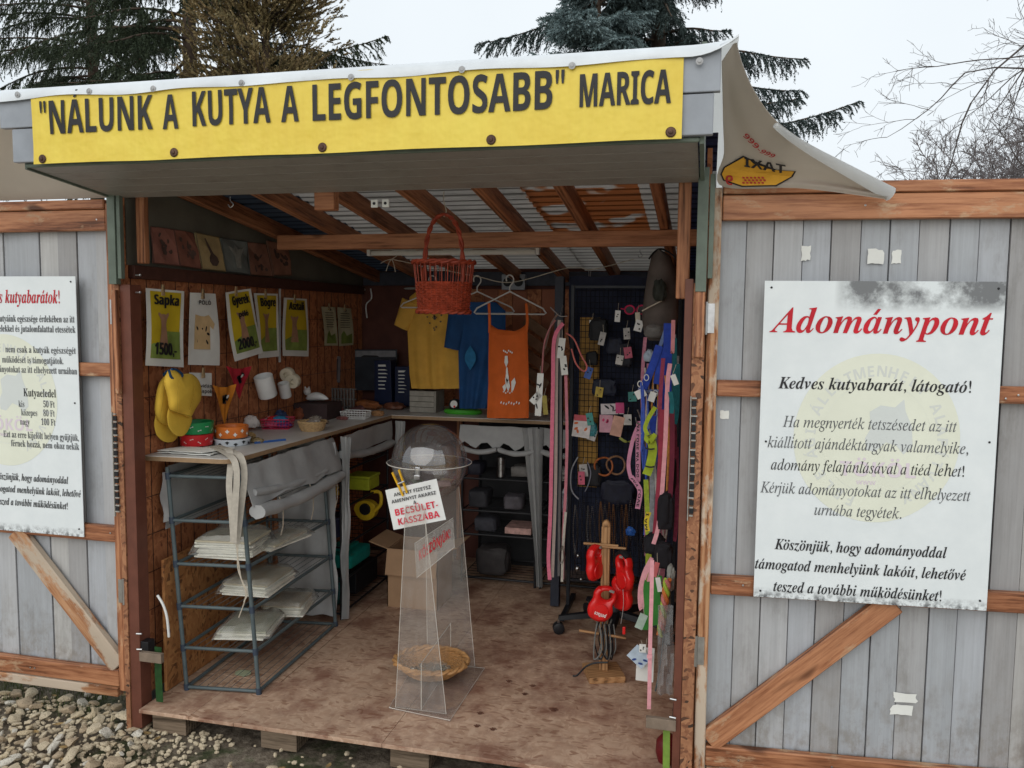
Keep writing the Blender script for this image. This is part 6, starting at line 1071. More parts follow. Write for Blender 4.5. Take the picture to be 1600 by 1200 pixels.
# ------------------------------------------------------------------ goods on the counter
def bone(mb, c, a, s_, out):
    up_ = V(0, 0, 1); sd = up_.cross(out).normalized(); d1 = sd*cos(a)+up_*sin(a); d2 = -sd*sin(a)+up_*cos(a)
    pts = [(-.5, .12), (-.75, .3), (-1, .12), (-.85, 0), (-1, -.12), (-.75, -.3), (-.5, -.12), (.5, -.12), (.75, -.3), (1, -.12), (.85, 0), (1, .12), (.75, .3), (.5, .12)]
    mb.add([c+(d1*x+d2*y)*s_ for x, y in pts], [tuple(range(14))])
def bowl(x, y, z, r0, r1, h, mat, label, deco=None, flip=False, marks='bone'):
    t = thing('dog_bowl', (x, y, z), label, 'dog bowl', 'dog bowls stacked on the front of the counter'); th = .004
    prof = [(0, .0), (r0, 0), (r0*1.01, .003), (r1, h), (r1-th, h+.002), (r1-2*th, h-.002), (r0-2*th, .012), (0, .010)]
    MB().lathe(prof, (x, y, z), 40).build('bowl', mat, t, smooth=35)
    if deco:
        mb = MB()
        for k in range(14):
            a = 2*pi*k/14+.1; zz = z+h*(.35+.3*(k % 2)); rr = r0+(r1-r0)*(zz-z)/h+.0012; o_ = V(cos(a), sin(a), 0); c = V(x, y, zz)+o_*rr
            if marks == 'bone': bone(mb, c, R.uniform(-.8, .8), .0075, o_)
            else:
                sd = V(0, 0, 1).cross(o_); mb.add([c+sd*.007*cos(q_)*(1+.4*cos(4*q_))+V(0, 0, .007*sin(q_)*(1+.4*cos(4*q_))) for q_ in [2*pi*i/12 for i in range(12)]], [tuple(range(12))])
        tag(mb.build('printed_bones' if marks == 'bone' else 'printed_paws', deco, t), kind='stuff')
    return t
bowl(.02, .33, CZ+.012, .062, .066, .044, plain('red_bowl', (.50, .02, .025), .3, .1, 10), 'red dog bowl with white bones, under the green one', M['paper'])
bowl(.018, .335, CZ+.060, .064, .068, .046, plain('green_bowl', (.015, .22, .07), .3, .1, 10), 'green dog bowl with white bones stacked on the red one', M['paper'])
bowl(.112, .44, CZ+.001, .070, .078, .026, plain('white_blue_bowl', (.58, .62, .66), .3, .06, 10), 'low white dog bowl with dark paw prints under the orange one', M['ink'], marks='paw')
bowl(.105, .45, CZ+.031, .066, .070, .046, plain('orange_bowl', (.60, .16, .03), .3, .1, 10), 'orange dog bowl with pale paw band on the counter edge', M['paper'], marks='paw')
rows = [[V(.20+.0*i-.235*i/10+.0, .155+.17*j/6, CZ+.004+.008*abs(noise.noise(V(i*.7, j*.6, 3)))) for i in range(11)] for j in range(7)]
t = thing('folded_tote_bag', (.1, .24, CZ), 'folded off-white tote bag lying under the bowls with straps over the counter edge', 'tote bag')
MB().sheet(rows, .003).build('bag_cloth', M['paper'], t, smooth=True)
rows = [[V(.17-.20*i/10+.01*j, .15+.10*j/4, CZ+.013+.007*abs(noise.noise(V(i*.9, j*.8, 8)))) for i in range(11)] for j in range(5)]
MB().sheet(rows, .002).build('bag_fold', M['paper'], t, smooth=True)
strapm = plain('strap_canvas', (.42, .38, .32), .85, .12, 70)
for px in (((330, 700), (352, 708), (366, 720), (370, 745), (367, 800), (365, 848)), ((340, 698), (362, 704), (377, 716), (382, 745), (376, 800), (370, 850)), ((343, 708), (360, 722), (358, 760), (362, 800), (365, 846))):
    ys_ = [.26, .17, .128, .118, .118, .118, .118]; zs = None
    pts = [at(u, v_, y=ys_[i]+(.03 if px[0][0] == 340 else 0)) for i, (u, v_) in enumerate(px)]
    pts[0].z = max(pts[0].z, CZ+.02); pts[1].z = max(pts[1].z, CZ+.014)
    MB().ribbon(curve(pts, 26), .024, .002, (1, .2, 0)).build('strap', strapm, t, smooth=True)
for px in (((369, 850), (376, 900), (384, 930), (373, 965)), ((372, 850), (372, 890), (386, 925), (381, 940))):
    o = MB().tube(curve([at(u, v_, y=.135) for u, v_ in px], 16), .0022, 5).build('drawstring', M['rope'], t)
t = thing('penknife', at(420, 690, z=CZ), 'slim blue-handled pen knife lying on the white counter', 'knife')
a, b = at(398, 692, z=CZ+.004), at(446, 687, z=CZ+.004); MB().tube([a, a.lerp(b, .5), b], .005, 8).build('handle', plain('blue_handle', (.03, .10, .32), .4), t); MB().box(a.lerp(b, -.15), (.02, .006, .002)).build('blade', M['steel'], t)
# crumpled leopard/cellophane goods, jewellery saucer
def lump(c, r, sz, mat, name, label, cat, seed=0, f=3, amp=.35, parent=None, sub=3, boxy=0):
    bm = bmesh.new(); bmesh.ops.create_icosphere(bm, subdivisions=sub, radius=1); mb = MB(); c = Vector(c)
    if parent is None and c.y < 2 and c.x < .3: c.x = max(c.x, WX+.012+r*sz[0])
    bq = (lambda p: V(*[math.copysign(abs(q_)**boxy, q_) for q_ in p])*.86) if boxy else (lambda p: p)
    vs = [bq(v_.co)*(1+amp*noise.noise(v_.co*f+V(seed, seed*.3, 0))+(.10*noise.noise(V(v_.co.x*9, v_.co.y*9, v_.co.z*2.5+seed)) if boxy else 0)) for v_ in bm.verts]
    mb.add([c+V(p.x*sz[0]*r, p.y*sz[1]*r, max(p.z, -.75)*sz[2]*r+.75*sz[2]*r) for p in vs], [tuple(v_.index for v_ in f_.verts) for f_ in bm.faces]); bm.free()
    o = mb.build(name, mat, parent, smooth=40)
    return tag(o, label, cat) if parent is None else o
leo = N('leopard_cloth'); v = coords(leo, (1, 1, 1), False); vo = leo.n('ShaderNodeTexVoronoi'); vo.inputs['Scale'].default_value = 120; leo.l(v, vo.inputs[0]); leo.l(ramp(leo, vo.outputs['Distance'], [(.25, (.06, .03, .015)), (.4, (.38, .25, .11))]), leo.b.inputs['Base Color'])
lump(at(388, 686, z=CZ), .03, (1.1, .8, .6), leo.m, 'leopard_pouch', 'crumpled leopard-spot pouch beside the orange bowl', 'pouch', 1)
lump(at(402, 692, z=CZ), .024, (1.2, .8, .55), clear('brown_film', (.6, .5, .35), .5, (.32, .24, .12), .1), 'wrapped_goods', 'small goods in brown film by the penknife', 'packet', 5, 5)
lump(at(332, 668, z=CZ+.02)+V(0, .06, 0), .035, (1.1, .8, .9), plain('white_red_plush', (.55, .50, .47), .8, .25, 10), 'plush_toy', 'small white and red plush toy behind the bowls', 'toy', 3, 3)
o = MB().lathe([(0, 0), (.025, .002), (.045, .008), (.047, .009), (.044, .011), (0, .006)], at(398, 667, z=CZ)+V(.05, 0, 0), 24).build('saucer', M['white'], None, smooth=30); tag(o, 'shallow white saucer behind the leopard pouch', 'saucer')
MBt = MB().prism([(0, 0), (.024, .0), (.03, .05), (.022, .078), (.008, .07)], .008, lambda a, b, c: at(362, 662, z=CZ)+V(a+.05, c, b)); o = MBt.build('phone_stand', M['white'], None, bevel=.001); tag(o, 'small white upright card holder beside the orange kerchief', 'holder')
# wire baskets
def wirebasket(c, lx, ly, h, mat, label, rot=0, nx=9, ny=5, nz=4):
    c = Vector(c); t = thing('wire_basket', c, label, 'basket'); Rm = Matrix.Rotation(rot, 3, 'Z'); mb = MB(); g_ = lambda a, b, z: c+Rm @ V(a*lx/2*(.9+.1*z/h), b*ly/2*(.9+.1*z/h), z+.002)
    for k in range(nz):
        z = h*k/(nz-1); mb.tube([g_(-1, -1, z), g_(1, -1, z), g_(1, 1, z), g_(-1, 1, z)], .0016 if k < nz-1 else .0028, 5, closed=True)
    for i in range(nx+1):
        a = -1+2*i/nx; mb.tube([g_(a, -1, h), g_(a, -1, 0), g_(a, 1, 0), g_(a, 1, h)], .0014, 4)
    for i in range(ny+1):
        a = -1+2*i/ny; mb.tube([g_(-1, a, h), g_(-1, a, 0), g_(1, a, 0), g_(1, a, h)], .0014, 4)
    tag(mb.build('wire_frame', mat, t), kind='stuff'); return t
c = at(426, 671, z=CZ)+V(.0, .05, 0); wirebasket(c, .135, .11, .045, plain('pink_red_wire', (.52, .03, .08), .4), 'pink wire basket full of folded bright cloths on the counter', .25)
for i, (col, dx, dy, dz) in enumerate((((.5, .02, .02), -.02, .01, .028), ((.03, .22, .42), .02, -.01, .030), ((.03, .05, .25), .01, .02, .010), ((.55, .12, .22), -.02, -.02, .008), ((.15, .06, .25), .03, .0, .006))):
    lump(c+V(dx, dy, dz), .038, (1, .9, .45), plain('cloth_%d' % i, col, .8, .15, 20), 'folded_cloth', ('red', 'turquoise', 'navy', 'pink', 'violet')[i]+' folded cloth in the pink wire basket', 'cloth', i*3, 3)
def wicker(c, prof, n, mat, name, label, cat, sx=1, sy=1, rim=.008, wv=.0016, step=.0075, parent=None, rot=None, wood_=None):
    """woven basket: coils that pass alternately in front of and behind n stakes"""
    c = Vector(c); t = parent or thing(name, c, label, cat); Rm = rot or Matrix.Identity(3); L = [0]
    for (a, b), (d_, e_) in zip(prof, prof[1:]): L.append(L[-1]+math.hypot(d_-a, e_-b))
    def pr_(s_):
        for i in range(len(L)-1):
            if s_ <= L[i+1]+1e-9: k = (s_-L[i])/(L[i+1]-L[i]); return prof[i][0]*(1-k)+prof[i+1][0]*k, prof[i][1]*(1-k)+prof[i+1][1]*k
        return prof[-1]
    mb = MB(); m_ = int(L[-1]/step)
    for i in range(m_+1):
        r_, z = pr_(L[-1]*i/m_)
        if r_ < .012: continue
        pts = []
        for k in range(n*2):
            a = 2*pi*k/(n*2); rr = r_+(wv if (k+i*2) % 4 < 2 else -wv)*(1 if k % 2 == 0 else .2); pts.append(c+Rm @ V(rr*sx*cos(a), rr*sy*sin(a), z))
        mb.tube(pts, step*.46, 5, closed=True)
    tag(mb.build('weave', mat, t), kind='stuff')
    st = MB()
    for k in range(n):
        a = 2*pi*k/n; st.tube([c+Rm @ V(p[0]*sx*cos(a), p[0]*sy*sin(a), p[1]) for p in [pr_(L[-1]*j/7) for j in range(8)]], .0022, 4)
    tag(st.build('stakes', mat, t), kind='stuff')
    r_, z = prof[-1]
    for ph in (0, pi): MB().tube([c+Rm @ V((r_+rim*.55*cos(k*.9+ph))*sx*cos(2*pi*k/70), (r_+rim*.55*cos(k*.9+ph))*sy*sin(2*pi*k/70), z+rim*.5*sin(k*.9+ph)+rim*.3) for k in range(70)], rim*.62, 6, closed=True).build('rim', mat, t, smooth=True)
    return t
straw = plain('straw', (.45, .30, .15), .6, .25, 60); c = at(480, 675, z=CZ)+V(0, .05, 0)
wicker(c, [(0, .003), (.05, .003), (.058, .02), (.064, .042)], 26, straw, 'straw_basket', 'small straw basket heaped with film-wrapped sweets on the counter', 'basket', rim=.005, step=.006)
for i in range(7): lump(c+V(R.uniform(-.03, .03), R.uniform(-.03, .03), .03+.008*(i % 3)), .022, (1.2, .8, .6), bagm if i % 2 else clear('smoky_film', (.6, .55, .5), .5, (.35, .3, .26), .08), 'wrapped_sweet', ('first', 'second', 'third', 'fourth', 'fifth', 'sixth', 'last')[i]+' film-wrapped packet, counted upward through the heap in the straw basket', 'packet', i, 5, .5, sub=2).__setitem__('group', 'packets in the straw basket')
c = at(551, 655, z=CZ)+V(0, .04, 0); wirebasket(c, .14, .09, .036, M['white'], 'small white wire basket near the inner corner of the counter', .1)
# jars hung on the wall, figurines and boxes towards the corner
def cup(px0, r_, h, tilt, label):
    c = at(*px0, x=.02); t = thing('white_pot', c, label, 'pot'); Rm = Matrix.Rotation(tilt, 3, 'Y') @ Matrix.Rotation(.35, 3, 'X')
    MB().lathe([(0, 0), (r_*.94, 0), (r_, .006), (r_, h), (r_-.004, h+.001), (r_-.006, h-.002), (r_-.006, .006), (0, .006)], c, 30, Rm).build('pot', M['white'], t, smooth=35)
cup((419, 619), .044, .105, -.05, 'white cylindrical pot hung on the left wall'); cup((447, 620), .028, .075, .0, 'squat white socket-like pot beside the conduit')
c = at(452, 584, x=.02); t = thing('twin_roll', c, 'pair of cream tape rolls hanging at the foot of the conduit', 'tape rolls')
for dx, dz in ((0, .0), (.03, -.03)):
    MB().lathe([(.016, 0), (.034, 0), (.036, .003), (.036, .03), (.034, .033), (.016, .033), (.015, .016)], c+V(dx, 0, dz), 24, Matrix.Rotation(pi/2+.2, 3, 'X')).build('roll', M['cream'], t, smooth=35)
red_ = plain('dusky_red', (.20, .05, .045), .5, .2)
for i, (px, r_, sz, mt, nm, lb, ct) in enumerate((((465, 651), .05, (.9, .9, 1.0), plain('dark_box_cloth', (.03, .025, .03), .7), 'dark_bundle', 'dark bundle behind the straw basket', 'bundle'), ((520, 648), .055, (1.1, .9, .6), red_, 'red_pouch', 'dusky red pouch in front of the grey plastic tray', 'pouch'),
        ((572, 640), .06, (1.4, .8, .55), plain('leather_orange', (.26, .09, .03), .45, .3), 'leather_bag', 'orange-brown leather bag on the corner of the counter', 'bag'), ((616, 640), .05, (1.3, .8, .5), plain('leather_brown', (.15, .055, .03), .45, .3), 'leather_shoe', 'brown leather roll beside the dark packs', 'roll'),
        ((505, 662), .022, (1.3, .9, .6), plain('trinket', (.22, .16, .12), .3, .6, 60), 'trinkets', 'small brown trinkets before the dusky red pouch', 'trinkets'), ((535, 656), .022, (1.5, .9, .5), plain('trinket2', (.25, .10, .09), .3, .6, 60), 'trinkets', 'small reddish trinkets left of the white wire basket', 'trinkets'))):
    lump(at(*px, z=CZ), r_, sz, mt, nm, lb, ct, i*7+2, 2.4)
# white cat figurine on the dark bundle
c = at(478, 622, y=1.35); t = thing('cat_figurine', c, 'white reclining animal figurine above the straw basket', 'figurine')
mb = MB(); rings = []
for i in range(15):
    u = i/14; p = c+V(.13*u, 0, .012*sin(u*pi)); rr = .022*math.sqrt(max(.02, sin(pi*min(1, u*1.02))))*(1.15-.3*u); rings.append([p+V(0, cos(2*pi*k/14)*rr, sin(2*pi*k/14)*rr) for k in range(14)])
mb.loft(rings).build('body', M['white'], t, smooth=True)
mb = MB(); hc = c+V(.01, -.005, .036); rings = [[hc+V(.020*sin(pi*i/9)*cos(2*pi*k/14), .018*sin(pi*i/9)*sin(2*pi*k/14), .02*cos(pi*i/9)) for k in range(14)] for i in range(10)]; mb.loft(rings).build('head', M['white'], t, smooth=True)
for s_ in (-1, 1): MB().lathe([(.007, 0), (.004, .008), (0, .016)], hc+V(s_*.011, 0, .014), 8).build('ear', M['white'], t)
# shelf the figurine stands on
o = MB().bx((c.x-.03, 1.27, CZ), (c.x+.16, 1.45, c.z-.02)).build('goods_box', plain('dull_plum_box', (.05, .03, .03), .6), None, bevel=.002); tag(o, 'dark low box under the white figurine', 'box')
# translucent grey tray, frames, packs on the back counter
tray = clear('grey_tray', (.55, .52, .5), .7, (.22, .20, .19), .2); c = at(527, 641, z=CZ); mb = MB()
for k in range(10): mb.bx((c.x-.085+k*.019, c.y+.02, CZ+.002), (c.x-.085+k*.019+.011, c.y+.026, CZ+.125))
for z in (.002, .06, .118): mb.bx((c.x-.09, c.y+.027, CZ+z), (c.x+.105, c.y+.031, CZ+z+.008))
mb.bx((c.x-.09, c.y+.032, CZ+.002), (c.x+.105, c.y+.14, CZ+.006)); o = mb.build('slatted_tray', plain('grey_plastic', (.15, .135, .125), .5, .2), None); tag(o, 'grey slatted plastic tray standing on the counter corner', 'tray')
def card(px, y, mat, nm, lb, ct, th=.006):
    q4 = [at(*p, y=y) for p in px]; mb = MB(); mb.add([q_ for q_ in q4]+[q_+V(0, th, 0) for q_ in q4], [(0, 1, 2, 3), (7, 6, 5, 4), (0, 4, 5, 1), (1, 5, 6, 2), (2, 6, 7, 3), (3, 7, 4, 0)]); t = thing(nm, (q4[2]+q4[3])/2, lb, ct); mb.build('panel', mat, t, bevel=.0015); return t, quadfn(q4)
t, f = card([(554, 546), (620, 546), (620, 610), (554, 610)], 2.05, plain('dark_picture', (.035, .04, .05), .3, .4, 6), 'framed_picture', 'dark framed picture leaning at the back wall', 'picture')
MB().prism([(.02, .82), (.98, .82), (.98, .97), (.02, .97)], .001, lambda a, b, c: f(a, b, .002+c)).build('mount', plain('grey_mount', (.22, .22, .23), .4), t); MB().prism([(.15, .82), (.3, .9), (.45, .9), (.6, .82)], .001, lambda a, b, c: f(a, b, .004+c)).build('hill', M['ink'], t)
t, f = card([(514, 556), (532, 557), (531, 598), (514, 596)], 1.8, plain('dull_frame', (.13, .11, .11), .5), 'photo_frame', 'narrow grey photo frame above the slatted tray', 'frame'); MB().prism([(.2, .1), (.8, .1), (.8, .9), (.2, .9)], .001, lambda a, b, c: f(a, b, .003+c)).build('photo', plain('dusky_photo', (.05, .03, .03), .4), t)
for px, lb in (([(585, 563), (610, 563), (612, 632), (585, 632)], 'left dark blue food pack with white lines of print'), ([(617, 573), (640, 573), (640, 635), (617, 635)], 'right dark blue food pack beside the yellow T-shirt')):
    t, f = card(px, 1.93, plain('navy_pack', (.012, .018, .05), .35, .2), 'food_pack', lb, 'pack', .09); tx = MB()
    for k in range(7): flat(tx, [(.25, .86-k*.085), (.25+R.uniform(.35, .6), .86-k*.085), (.25+R.uniform(.35, .5), .885-k*.085+(.02 if k == 0 else 0)), (.25, .885-k*.085+(.02 if k == 0 else 0))], lambda a, b: f(a, b, .004))
    tag(tx.build('print_lines', M['paper'], t), kind='stuff')
# slatted grey box and green toy
c0, c1 = at(640, 642, y=1.75), at(678, 610, y=1.75); t = thing('slatted_box', (c0.x, 1.8, CZ), 'pale grey slatted wooden box under the yellow T-shirt', 'box')
for k in range(4): z = CZ+.002+k*.031; MB().bx((c0.x, 1.75, z), (c1.x+.0, 1.757, z+.028)).build('slat', M['pallet'] if 0 else plain('pale_slat_%d' % k, (.30, .28, .24), .7, .15), t, bevel=.001)
MB().bx((c1.x+.001, 1.75, CZ+.002), (c1.x+.012, 1.9, CZ+.125)).build('end_panel', plain('pale_end', (.24, .22, .19), .7), t); MB().bx((c0.x, 1.758, CZ+.002), (c1.x, 1.9, CZ+.12)).build('core', plain('box_dark', (.12, .11, .09), .7), t)
c = at(727, 645, z=CZ); c.y = 1.78; gm = plain('bright_green', (.06, .36, .03), .45, .1); t = thing('green_slipper', c, 'bright green slipper-shaped toy with black and white face on the back counter', 'slipper')
MB().lathe([(0, 0), (.055, 0), (.06, .01), (.055, .024), (0, .026)], c+V(0, 0, .001), 30, sx=1.9).build('sole', gm, t, smooth=40)
MB().lathe([(0, .0), (.03, .0), (.038, .025), (.03, .05), (.0, .06)], c+V(-.05, .01, .024), 20).build('head', M['ink'], t, smooth=True)
mb = MB(); MB().lathe([(0, 0), (.019, .001), (.021, .008), (0, .012)], c+V(-.042, -.032, .055), 16, Matrix.Rotation(pi/2-.2, 3, 'X')).build('face', M['paper'], t, smooth=True); MB().lathe([(0, 0), (.006, .001), (.006, .004), (0, .006)], c+V(-.036, -.046, .044), 10, Matrix.Rotation(pi/2, 3, 'X')).build('tongue', M['red'], t)

for i, (px, r_, sz, col, lb, ct) in enumerate((((290, 690), .032, (1.4, 1, .35), (.60, .58, .54), 'crumpled white paper behind the green bowl', 'paper'), ((343, 662), .026, (1.2, .9, .8), (.50, .47, .42), 'pale cloth pouch under the orange kerchief', 'pouch'), ((388, 660), .028, (1, .8, 1.1), (.03, .05, .12), 'small navy cloth pouch by the white saucer', 'pouch'),
        ((396, 652), .024, (1, .8, 1.2), (.25, .07, .03), 'small rust-coloured pouch behind the navy one', 'pouch'), ((508, 652), .026, (1.4, .9, .5), (.38, .30, .22), 'tan wrapped packet right of the straw basket', 'packet'), ((560, 646), .03, (1.3, .9, .6), (.12, .05, .05), 'plum cloth bundle behind the white wire basket', 'bundle'), ((590, 650), .024, (1.3, .8, .6), (.34, .18, .08), 'tan purse on the inner counter corner', 'purse'))):
    lump(at(*px, z=CZ), r_, sz, plain('small_goods_%d' % i, col, .6, .35, 40), 'small_goods', lb, ct, i*11+3, 2.8, .45); bpy.data.objects['small_goods' if i == 0 else 'small_goods.%03d' % i].scale = (1.15, 1.15, 1.3)
# ------------------------------------------------------------------ rear racks
def shelfunit(c0, c1, levels, label, parent_cloth=True, name='shelf_rack'):
    """black tube shelves between corner c0 (min x, min y) and c1, with the grey cover framing the open front"""
    t = thing(name, ((c0[0]+c1[0])/2, c0[1], FZ), label, 'shelf rack')
    for x in (c0[0], c1[0]):
        for y in (c0[1], c1[1]): MB().tube([(x, y, FZ), (x, y, .98)], .007, 8).build('leg', M['black'], t, smooth=True)
    for z in levels:
        mb = MB().tube([(c0[0], c0[1], z), (c1[0], c0[1], z), (c1[0], c1[1], z), (c0[0], c1[1], z)], .006, 6, closed=True)
        for k in range(8): y = c0[1]+(c1[1]-c0[1])*(k+.5)/8; mb.tube([(c0[0], y, z), (c1[0], y, z)], .0015, 4)
        MB.build(mb, 'shelf', M['black'], t)
    return t
SY = 1.70
darkcloth = plain('dark_cover', (.03, .03, .032), .9, .2, 10)
for i, (x0, x1, lb) in enumerate(((.74, 1.16, 'black shelf rack under the back counter left of the tied grey curtain'), (1.19, 1.64, 'black shelf rack under the back counter right of the tied grey curtain'))):
    t = shelfunit((x0, SY), (x1, SY+.36), (.14, .385, .52, .70, .86), lb)
    MB().bx((x0, SY+.375, FZ), (x1, SY+.38, .99)).build('back_cover', darkcloth, t)
    cloth([[V(x0-.01+(x1-x0+.02)*k/14, SY-.015, 1.0-.11*j/5+.004*sin(k*1.7)*j) for k in range(15)] for j in range(6)], 'top_valance', fb, t, a=.008)
    nseg = 2
    for k in range(nseg):
        a = V(x0+(x1-x0)*(k/nseg)+.004, SY-.03, .875); b = V(x0+(x1-x0)*((k+1)/nseg)-.004, SY-.03, .875); roll(a, b, .019, fb, t, 16)
for xc, lb in ((1.172, 'grey cover curtain gathered between the two back shelf racks'), ):
    rows = []
    for j in range(25):
        z = 1.0-.87*j/24; hw = .052*(1-.80*min(1, j/20)**.8)+.006; rows.append([V(xc-.028+.05*(j/24)+hw*(k/6-1)+.0, SY-.035-.012*sin(k*1.4), z) for k in range(13)])
    MB().sheet(rows, .0015).build('gathered_curtain', fb, None, smooth=True); o = C.objects[-1] if False else bpy.data.objects['gathered_curtain']; tag(o, lb, 'curtain')
# goods on them
papers = plain('white_paper_edge', (.6, .58, .55), .6, .1); t = thing('paper_stack', (1.4, SY, .71), 'loose stack of white papers on the right back rack', 'papers')
for k in range(9): MB().box((1.40+R.uniform(-.03, .03), SY+.12+R.uniform(-.03, .03), .715+k*.006), (.28+R.uniform(-.05, .03), .2, .0022), Matrix.Rotation(R.uniform(-.25, .25), 3, 'Z') @ Matrix.Rotation(R.uniform(-.03, .06), 3, 'Y')).build('sheet', papers, t)
lump((1.33, SY+.09, .53), .085, (1.15, .8, .8), clear('grey_film', (.75, .75, .78), .55, (.42, .42, .45), .1), 'clear_bag', 'bulging clear plastic bag on the right back rack', 'plastic bag', 4, 4.5, .45)
lump((1.47, SY+.08, .53), .05, (1.1, .9, .6), plain('royal_blue_film', (.01, .05, .35), .3, .2), 'blue_bag', 'small royal blue bag beside the clear plastic bag', 'bag', 9, 4, .4)
for k in range(3): MB().lathe([(0, 0), (.022, 0), (.022, .035), (0, .035)], (.95+.0*k, SY+.05, .71+k*.037), 16).build('tin', M['steel'], None); tag(bpy.data.objects['tin' if k == 0 else 'tin.%03d' % k], ('lowest', 'middle', 'topmost')[k]+' of three small round tins stacked on the left back rack', 'tin', 'tins on the left back rack')
o = MB().bx((.98, SY+.03, .395), (1.13, SY+.2, .43)).build('flat_packet', plain('white_red_packet', (.5, .3, .26), .6, .4, 30), None, bevel=.002); tag(o, 'flat white and red packet on the lower left back rack', 'packet')
o = MB().bx((1.22, SY+.04, .39), (1.40, SY+.2, .45)).build('wood_tray', plain('dark_brown_tray', (.12, .05, .03), .6), None, bevel=.002); tag(o, 'dark brown tray low on the right back rack', 'tray')
# left rear rack
t = shelfunit((-.0, .99), (.345, 1.58), (.14, .30, .47, .66, .84), 'black shelf rack with coloured plastic goods behind the grey drape on the left')
roll(V(.36, .98, .93), V(.37, 1.58, .90), .024, fb, t, 16)
cloth([[V(.365, .99+.6*k/14, 1.02-.10*j/4) for k in range(15)] for j in range(5)], 'top_valance', fb, t, a=.008)
cloth([[V(.38+.06*k/8*(1-.3*j/16), 1.60+.01*sin(k*2), 1.02-.3*j/16) for k in range(9)] for j in range(17)], 'end_drape', fb, t, a=.01)
def box_(name, c, sz, mat, label, cat, bev=.006, rot=0, lid=None):
    c = Vector(c); t = thing(name, c, label, cat); MB().box(c+V(0, 0, sz[2]/2), sz, Matrix.Rotation(rot, 3, 'Z')).build('body', mat, t, bevel=bev)
    if lid: MB().box(c+V(0, 0, sz[2]+.008), (sz[0]*1.06, sz[1]*1.06, .014), Matrix.Rotation(rot, 3, 'Z')).build('lid', lid, t, bevel=.004)
    return t
lime = plain('lime_plastic', (.38, .42, .03), .35); ylp = plain('yellow_plastic', (.55, .36, .02), .35); teal = plain('teal_plastic', (.01, .24, .20), .35); navy = plain('navy_plastic', (.012, .02, .06), .4); dteal = plain('dark_teal', (.01, .09, .09), .6, .6, 50)
t = box_('plastic_tub', (.27, 1.42, .675), (.13, .14, .06), lime, 'lime yellow plastic tub with lid on the left rear rack', 'tub', lid=lime)
lump((.19, 1.14, .675), .055, (1.2, 1.1, .8), plain('yellow_film', (.50, .33, .03), .4, .3), 'yellow_bag', 'crumpled yellow bag beside the lime tub on the left rear rack', 'bag', 3, 3.5, .4)
t = thing('retractable_leash', (.31, 1.40, .48), 'yellow casing with a round black disc on the left rear rack', 'leash reel')
o_ = [(.06*cos(a)*(1.1 if sin(a) > 0 else 1), .055+.055*sin(a)) for a in [2*pi*k/22 for k in range(22)]]; MB().prism(o_, .045, lambda a, b, c: V(.29+a+c*.0, 1.40+c, .50+b)).build('casing', ylp, t, bevel=.003); MB().lathe([(0, 0), (.032, 0), (.03, .008), (0, .008)], (.29, 1.40, .562), 20, Matrix.Rotation(pi/2, 3, 'X')).build('disc', M['black'], t, smooth=30)
o_ = MB().tube(curve([V(.35, 1.39, .56), V(.385, 1.39, .60), V(.38, 1.39, .66), V(.33, 1.39, .66)], 12), .010, 8).build('grip', ylp, t, smooth=True)
t = thing('navy_pail', (.2, 1.18, .48), 'round navy plastic pail under the yellow bag on the left rear rack', 'pail'); MB().lathe([(0, 0), (.06, 0), (.068, .10), (.064, .10), (.057, .005), (0, .005)], (.22, 1.16, .48), 26).build('pail', navy, t, smooth=35); MB().lathe([(.066, .092), (.073, .096), (.072, .104), (.064, .104)], (.22, 1.16, .48), 26).build('rim', navy, t)
t = box_('teal_tub', (.235, 1.26, .312), (.19, .26, .075), teal, 'teal plastic carrier tray on a low shelf of the left rear rack', 'tray', bev=.02); MB().box((.235, 1.26, .398), (.1, .15, .02)).build('handle', teal, t, bevel=.006)
box_('small_blue_tub', (.20, 1.07, .312), (.1, .10, .07), plain('petrol_plastic', (.01, .12, .17), .4), 'petrol blue tub in front of the teal tray', 'tub', bev=.01)
lump((.24, 1.12, .145), .075, (1, 1.1, .95), dteal, 'teal_net_bag', 'dark teal patterned bag on the lowest shelf of the left rear rack', 'bag', 3, 4, .3)
box_('dark_crate', (.2, 1.38, .15), (.22, .28, .12), M['black'], 'black crate at the back of the lowest left rear shelf', 'crate', bev=.006)
# cardboard box on the floor behind the stand
t = thing('cardboard_box', (.62, 1.28, FZ), 'open brown cardboard box on the floor behind the clear stand', 'cardboard box'); cb = M['cardboard']
bz = .30; a0, a1, a2, a3 = V(.49, 1.22, 0), V(.76, 1.22, 0), V(.76, 1.46, 0), V(.49, 1.46, 0)
for a, b in ((a0, a1), (a1, a2), (a2, a3), (a3, a0)):
    n_ = (b-a).cross(V(0, 0, 1)).normalized(); MB().add([p+V(0, 0, z)+n_*o_ for o_ in (0, -.004) for p, z in ((a, FZ+.001), (b, FZ+.001), (b, FZ+bz), (a, FZ+bz))], [(0, 1, 2, 3), (7, 6, 5, 4), (0, 4, 5, 1), (1, 5, 6, 2), (2, 6, 7, 3), (3, 7, 4, 0)]).build('wall', cb, t)
    o_ = n_*(.10 if (b-a).x == 0 else .03)+V(0, 0, .03 if (b-a).x == 0 else -.125)
    MB().add([p+V(0, 0, FZ+bz+.001)+q_+w_ for w_ in (V(0, 0, 0), V(0, 0, .004)) for p, q_ in ((a, V(0, 0, 0)), (b, V(0, 0, 0)), (b, o_), (a, o_))], [(0, 1, 2, 3), (7, 6, 5, 4), (0, 4, 5, 1), (1, 5, 6, 2), (2, 6, 7, 3), (3, 7, 4, 0)]).build('flap', cb, t)
